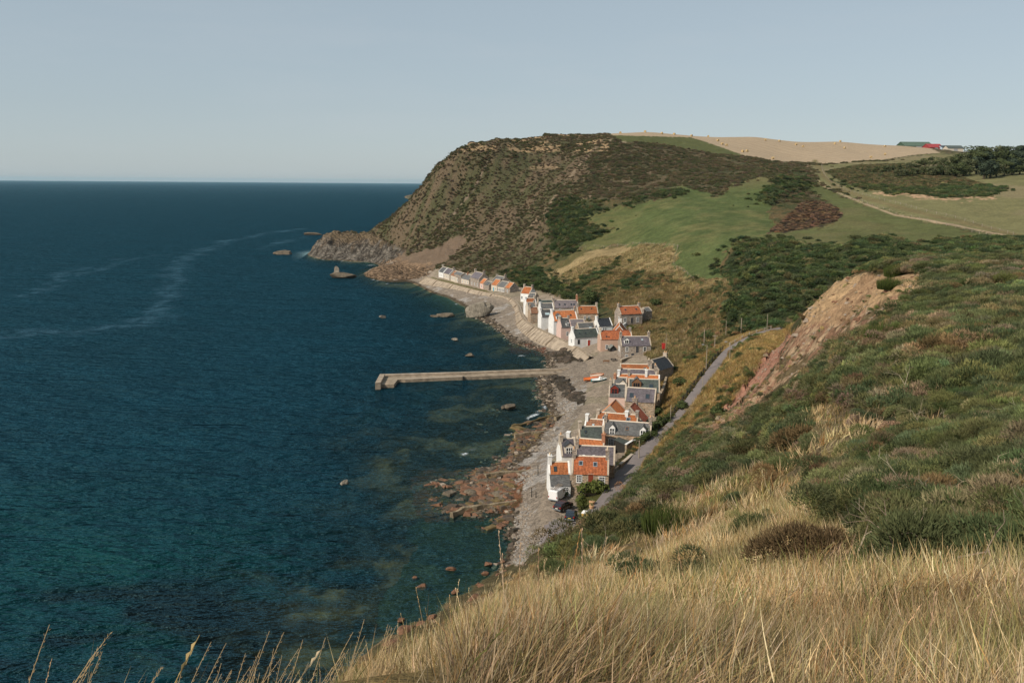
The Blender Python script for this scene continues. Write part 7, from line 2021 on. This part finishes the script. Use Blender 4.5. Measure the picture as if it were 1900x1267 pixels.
# --- isolated gorse bushes on the pasture
PB = [(1231, 366, 7), (1250, 369, 5), (1262, 360, 5), (1216, 371, 4), (1238, 357, 6), (1196, 376, 3), (1164, 382, 6), (1141, 383, 5), (1128, 388, 4), (1180, 401, 2), (1331, 495, 6), (1360, 382, 2), (1388, 385, 3), (1543, 336, 5), (1548, 345, 5), (1566, 338, 5), (1590, 344, 4), (1604, 349, 4), (1633, 328, 4), (1786, 345, 5), (1830, 352, 4), (1856, 352, 4), (1640, 357, 5), (1128, 432, 6), (1106, 433, 7), (1212, 273, 3), (1205, 271, 2.5)]
for k, (a, b_, wp) in enumerate(PB):
    q = G(a, b_, 250, 1200)
    if q is None: continue
    s_ = wp * math.hypot(q[0], q[1]) / FPX * 1.5
    pl = 'on the left edge of the green pasture' if a < 1150 and b_ > 380 else 'along the upper edge of the green pasture' if a < 1275 and b_ > 300 else 'on the skyline strip of clover' if b_ < 280 else 'inside the green pasture' if a < 1400 else 'at the left end of the scrubby knoll' if a < 1650 else 'at the right end of the scrubby knoll'
    bush('dark gorse bush ' + pl, a, b_, s_, s_ * .7, k % 3, 1, 'isolated bushes ' + pl)

# --- trees of the wood on the right
TW = fixed_leaf('tree_bark', (.075, .06, .045), 0)
TL = [fixed_leaf('tree_leaves', c, .2) for c in ((.080, .096, .042), (.112, .122, .062), (.058, .076, .048))]
_tm = []
for kind in range(5):
    col = TL[(0, 1, 2, 0, 2)[kind]]
    nl = 15; l_ = []
    for k in range(nl):
        h = random.uniform(.14, .88); rad = .34 * max(.1, math.sin(math.pi * min(1, h * .8 + .12))) ** .6 if kind not in (2, 4) else .36 * (1.05 - h)
        a = random.uniform(0, 6.28); l_.append(((math.cos(a) * rad * random.uniform(.3, 1), math.sin(a) * rad * random.uniform(.3, 1), h), random.uniform(.13, .23)))
    cr = leaf_ball(1300, l_, .03).mesh('crown', col)
    t_ = LB(); t_.tube((0, 0, -.08), (.01, 0, .45), .035, .022, 1, 7)
    for k in range(6):
        c, r_ = l_[k]; t_.tube((.01, 0, .2 + .06 * k), c, .014, .006, .9, 4)
    _tm.append((cr, t_.mesh('trunk', TW)))
TR = [(1548, 324, 3, 1, 640), (1668, 309, 7, 1, 640), (1678, 308, 7, 1, 640), (1690, 308, 8, 0, 640), (1703, 306, 7, 1, 650), (1716, 307, 8, 3, 650), (1728, 307, 9, 1, 640), (1741, 308, 10, 0, 640), (1752, 310, 9, 3, 640), (1764, 311, 10, 1, 635),
      (1776, 313, 12, 0, 630), (1788, 314, 13, 3, 630), (1800, 314, 15, 1, 640), (1812, 313, 16, 4, 645), (1826, 321, 14, 2, 600), (1838, 322, 16, 2, 600), (1850, 317, 12, 1, 610), (1864, 316, 13, 0, 615), (1878, 316, 15, 2, 620), (1893, 314, 15, 0, 620), (1906, 314, 16, 2, 620),
      (1700, 300, 8, 0, 720), (1716, 299, 9, 3, 730), (1732, 298, 10, 0, 740), (1748, 300, 10, 1, 720), (1765, 300, 12, 0, 710), (1782, 300, 14, 3, 710), (1798, 300, 16, 1, 710), (1814, 302, 17, 0, 700), (1830, 302, 17, 4, 700), (1847, 303, 17, 0, 700), (1862, 303, 17, 3, 700), (1878, 303, 17, 2, 700), (1894, 303, 17, 4, 700),
      (1808, 298, 19, 3, 770), (1824, 297, 19, 0, 780), (1842, 297, 19, 1, 780), (1858, 297, 19, 4, 780), (1874, 297, 19, 0, 780), (1890, 297, 20, 2, 780), (1905, 297, 20, 4, 780), (1660, 302, 6, 3, 690), (1672, 301, 6, 0, 700), (1685, 300, 7, 1, 710), (1630, 301, 5, 3, 700), (1646, 300, 5, 0, 710), (1601, 300, 3, 0, 700), (1590, 299, 3, 1, 710), (1640, 303, 6, 0, 680), (1652, 303, 7, 1, 680), (1624, 303, 5, 0, 680), (1612, 301, 4, 1, 690)]
TL_ = {0: 'dull green bushy tree', 1: 'pale grey-green rounded tree', 2: 'dark blue-green conifer', 3: 'dull green spreading tree', 4: 'dark blue-green spire-topped conifer'}
for k, (a, b_, h, kd, dep) in enumerate(TR):
    q = PD(a, b_, dep); q[2] = hgt(q[0], q[1])
    root = empty('tree', tuple(q), k * 1.7)
    pos = 'at the front edge of the wood' if k < 21 else 'in the middle of the wood' if k < 34 else 'at the back of the wood against the sky' if k < 41 else 'in the low left tail of the wood'
    tag(root, TL_[kd] + ' ' + pos, 'tree', TL_[kd] + 's ' + pos)
    for me in _tm[kd]: link(me.name.split('.')[0], me, None, root)
    root.scale = (h * 1.15, h * 1.15, h * .74)
# ------------------------------------------------------------------ sea air
hz = bpy.data.materials.new('sea_air'); hz.use_nodes = True; t = hz.node_tree
for n in list(t.nodes): t.nodes.remove(n)
out = N(t, 'ShaderNodeOutputMaterial'); pv = N(t, 'ShaderNodeVolumePrincipled', inp={'Color': (.52, .78, .92, 1), 'Density': 1.8e-5, 'Anisotropy': 0.1})
t.links.new(pv.outputs[0], out.inputs['Volume'])
b = MB(); b.box(-42000, 42000, -400, 42000, -45, 135)
hm_ = b.build('haze', hz); tag(hm_, kind='stuff')
sc.cycles.volume_bounces = 0
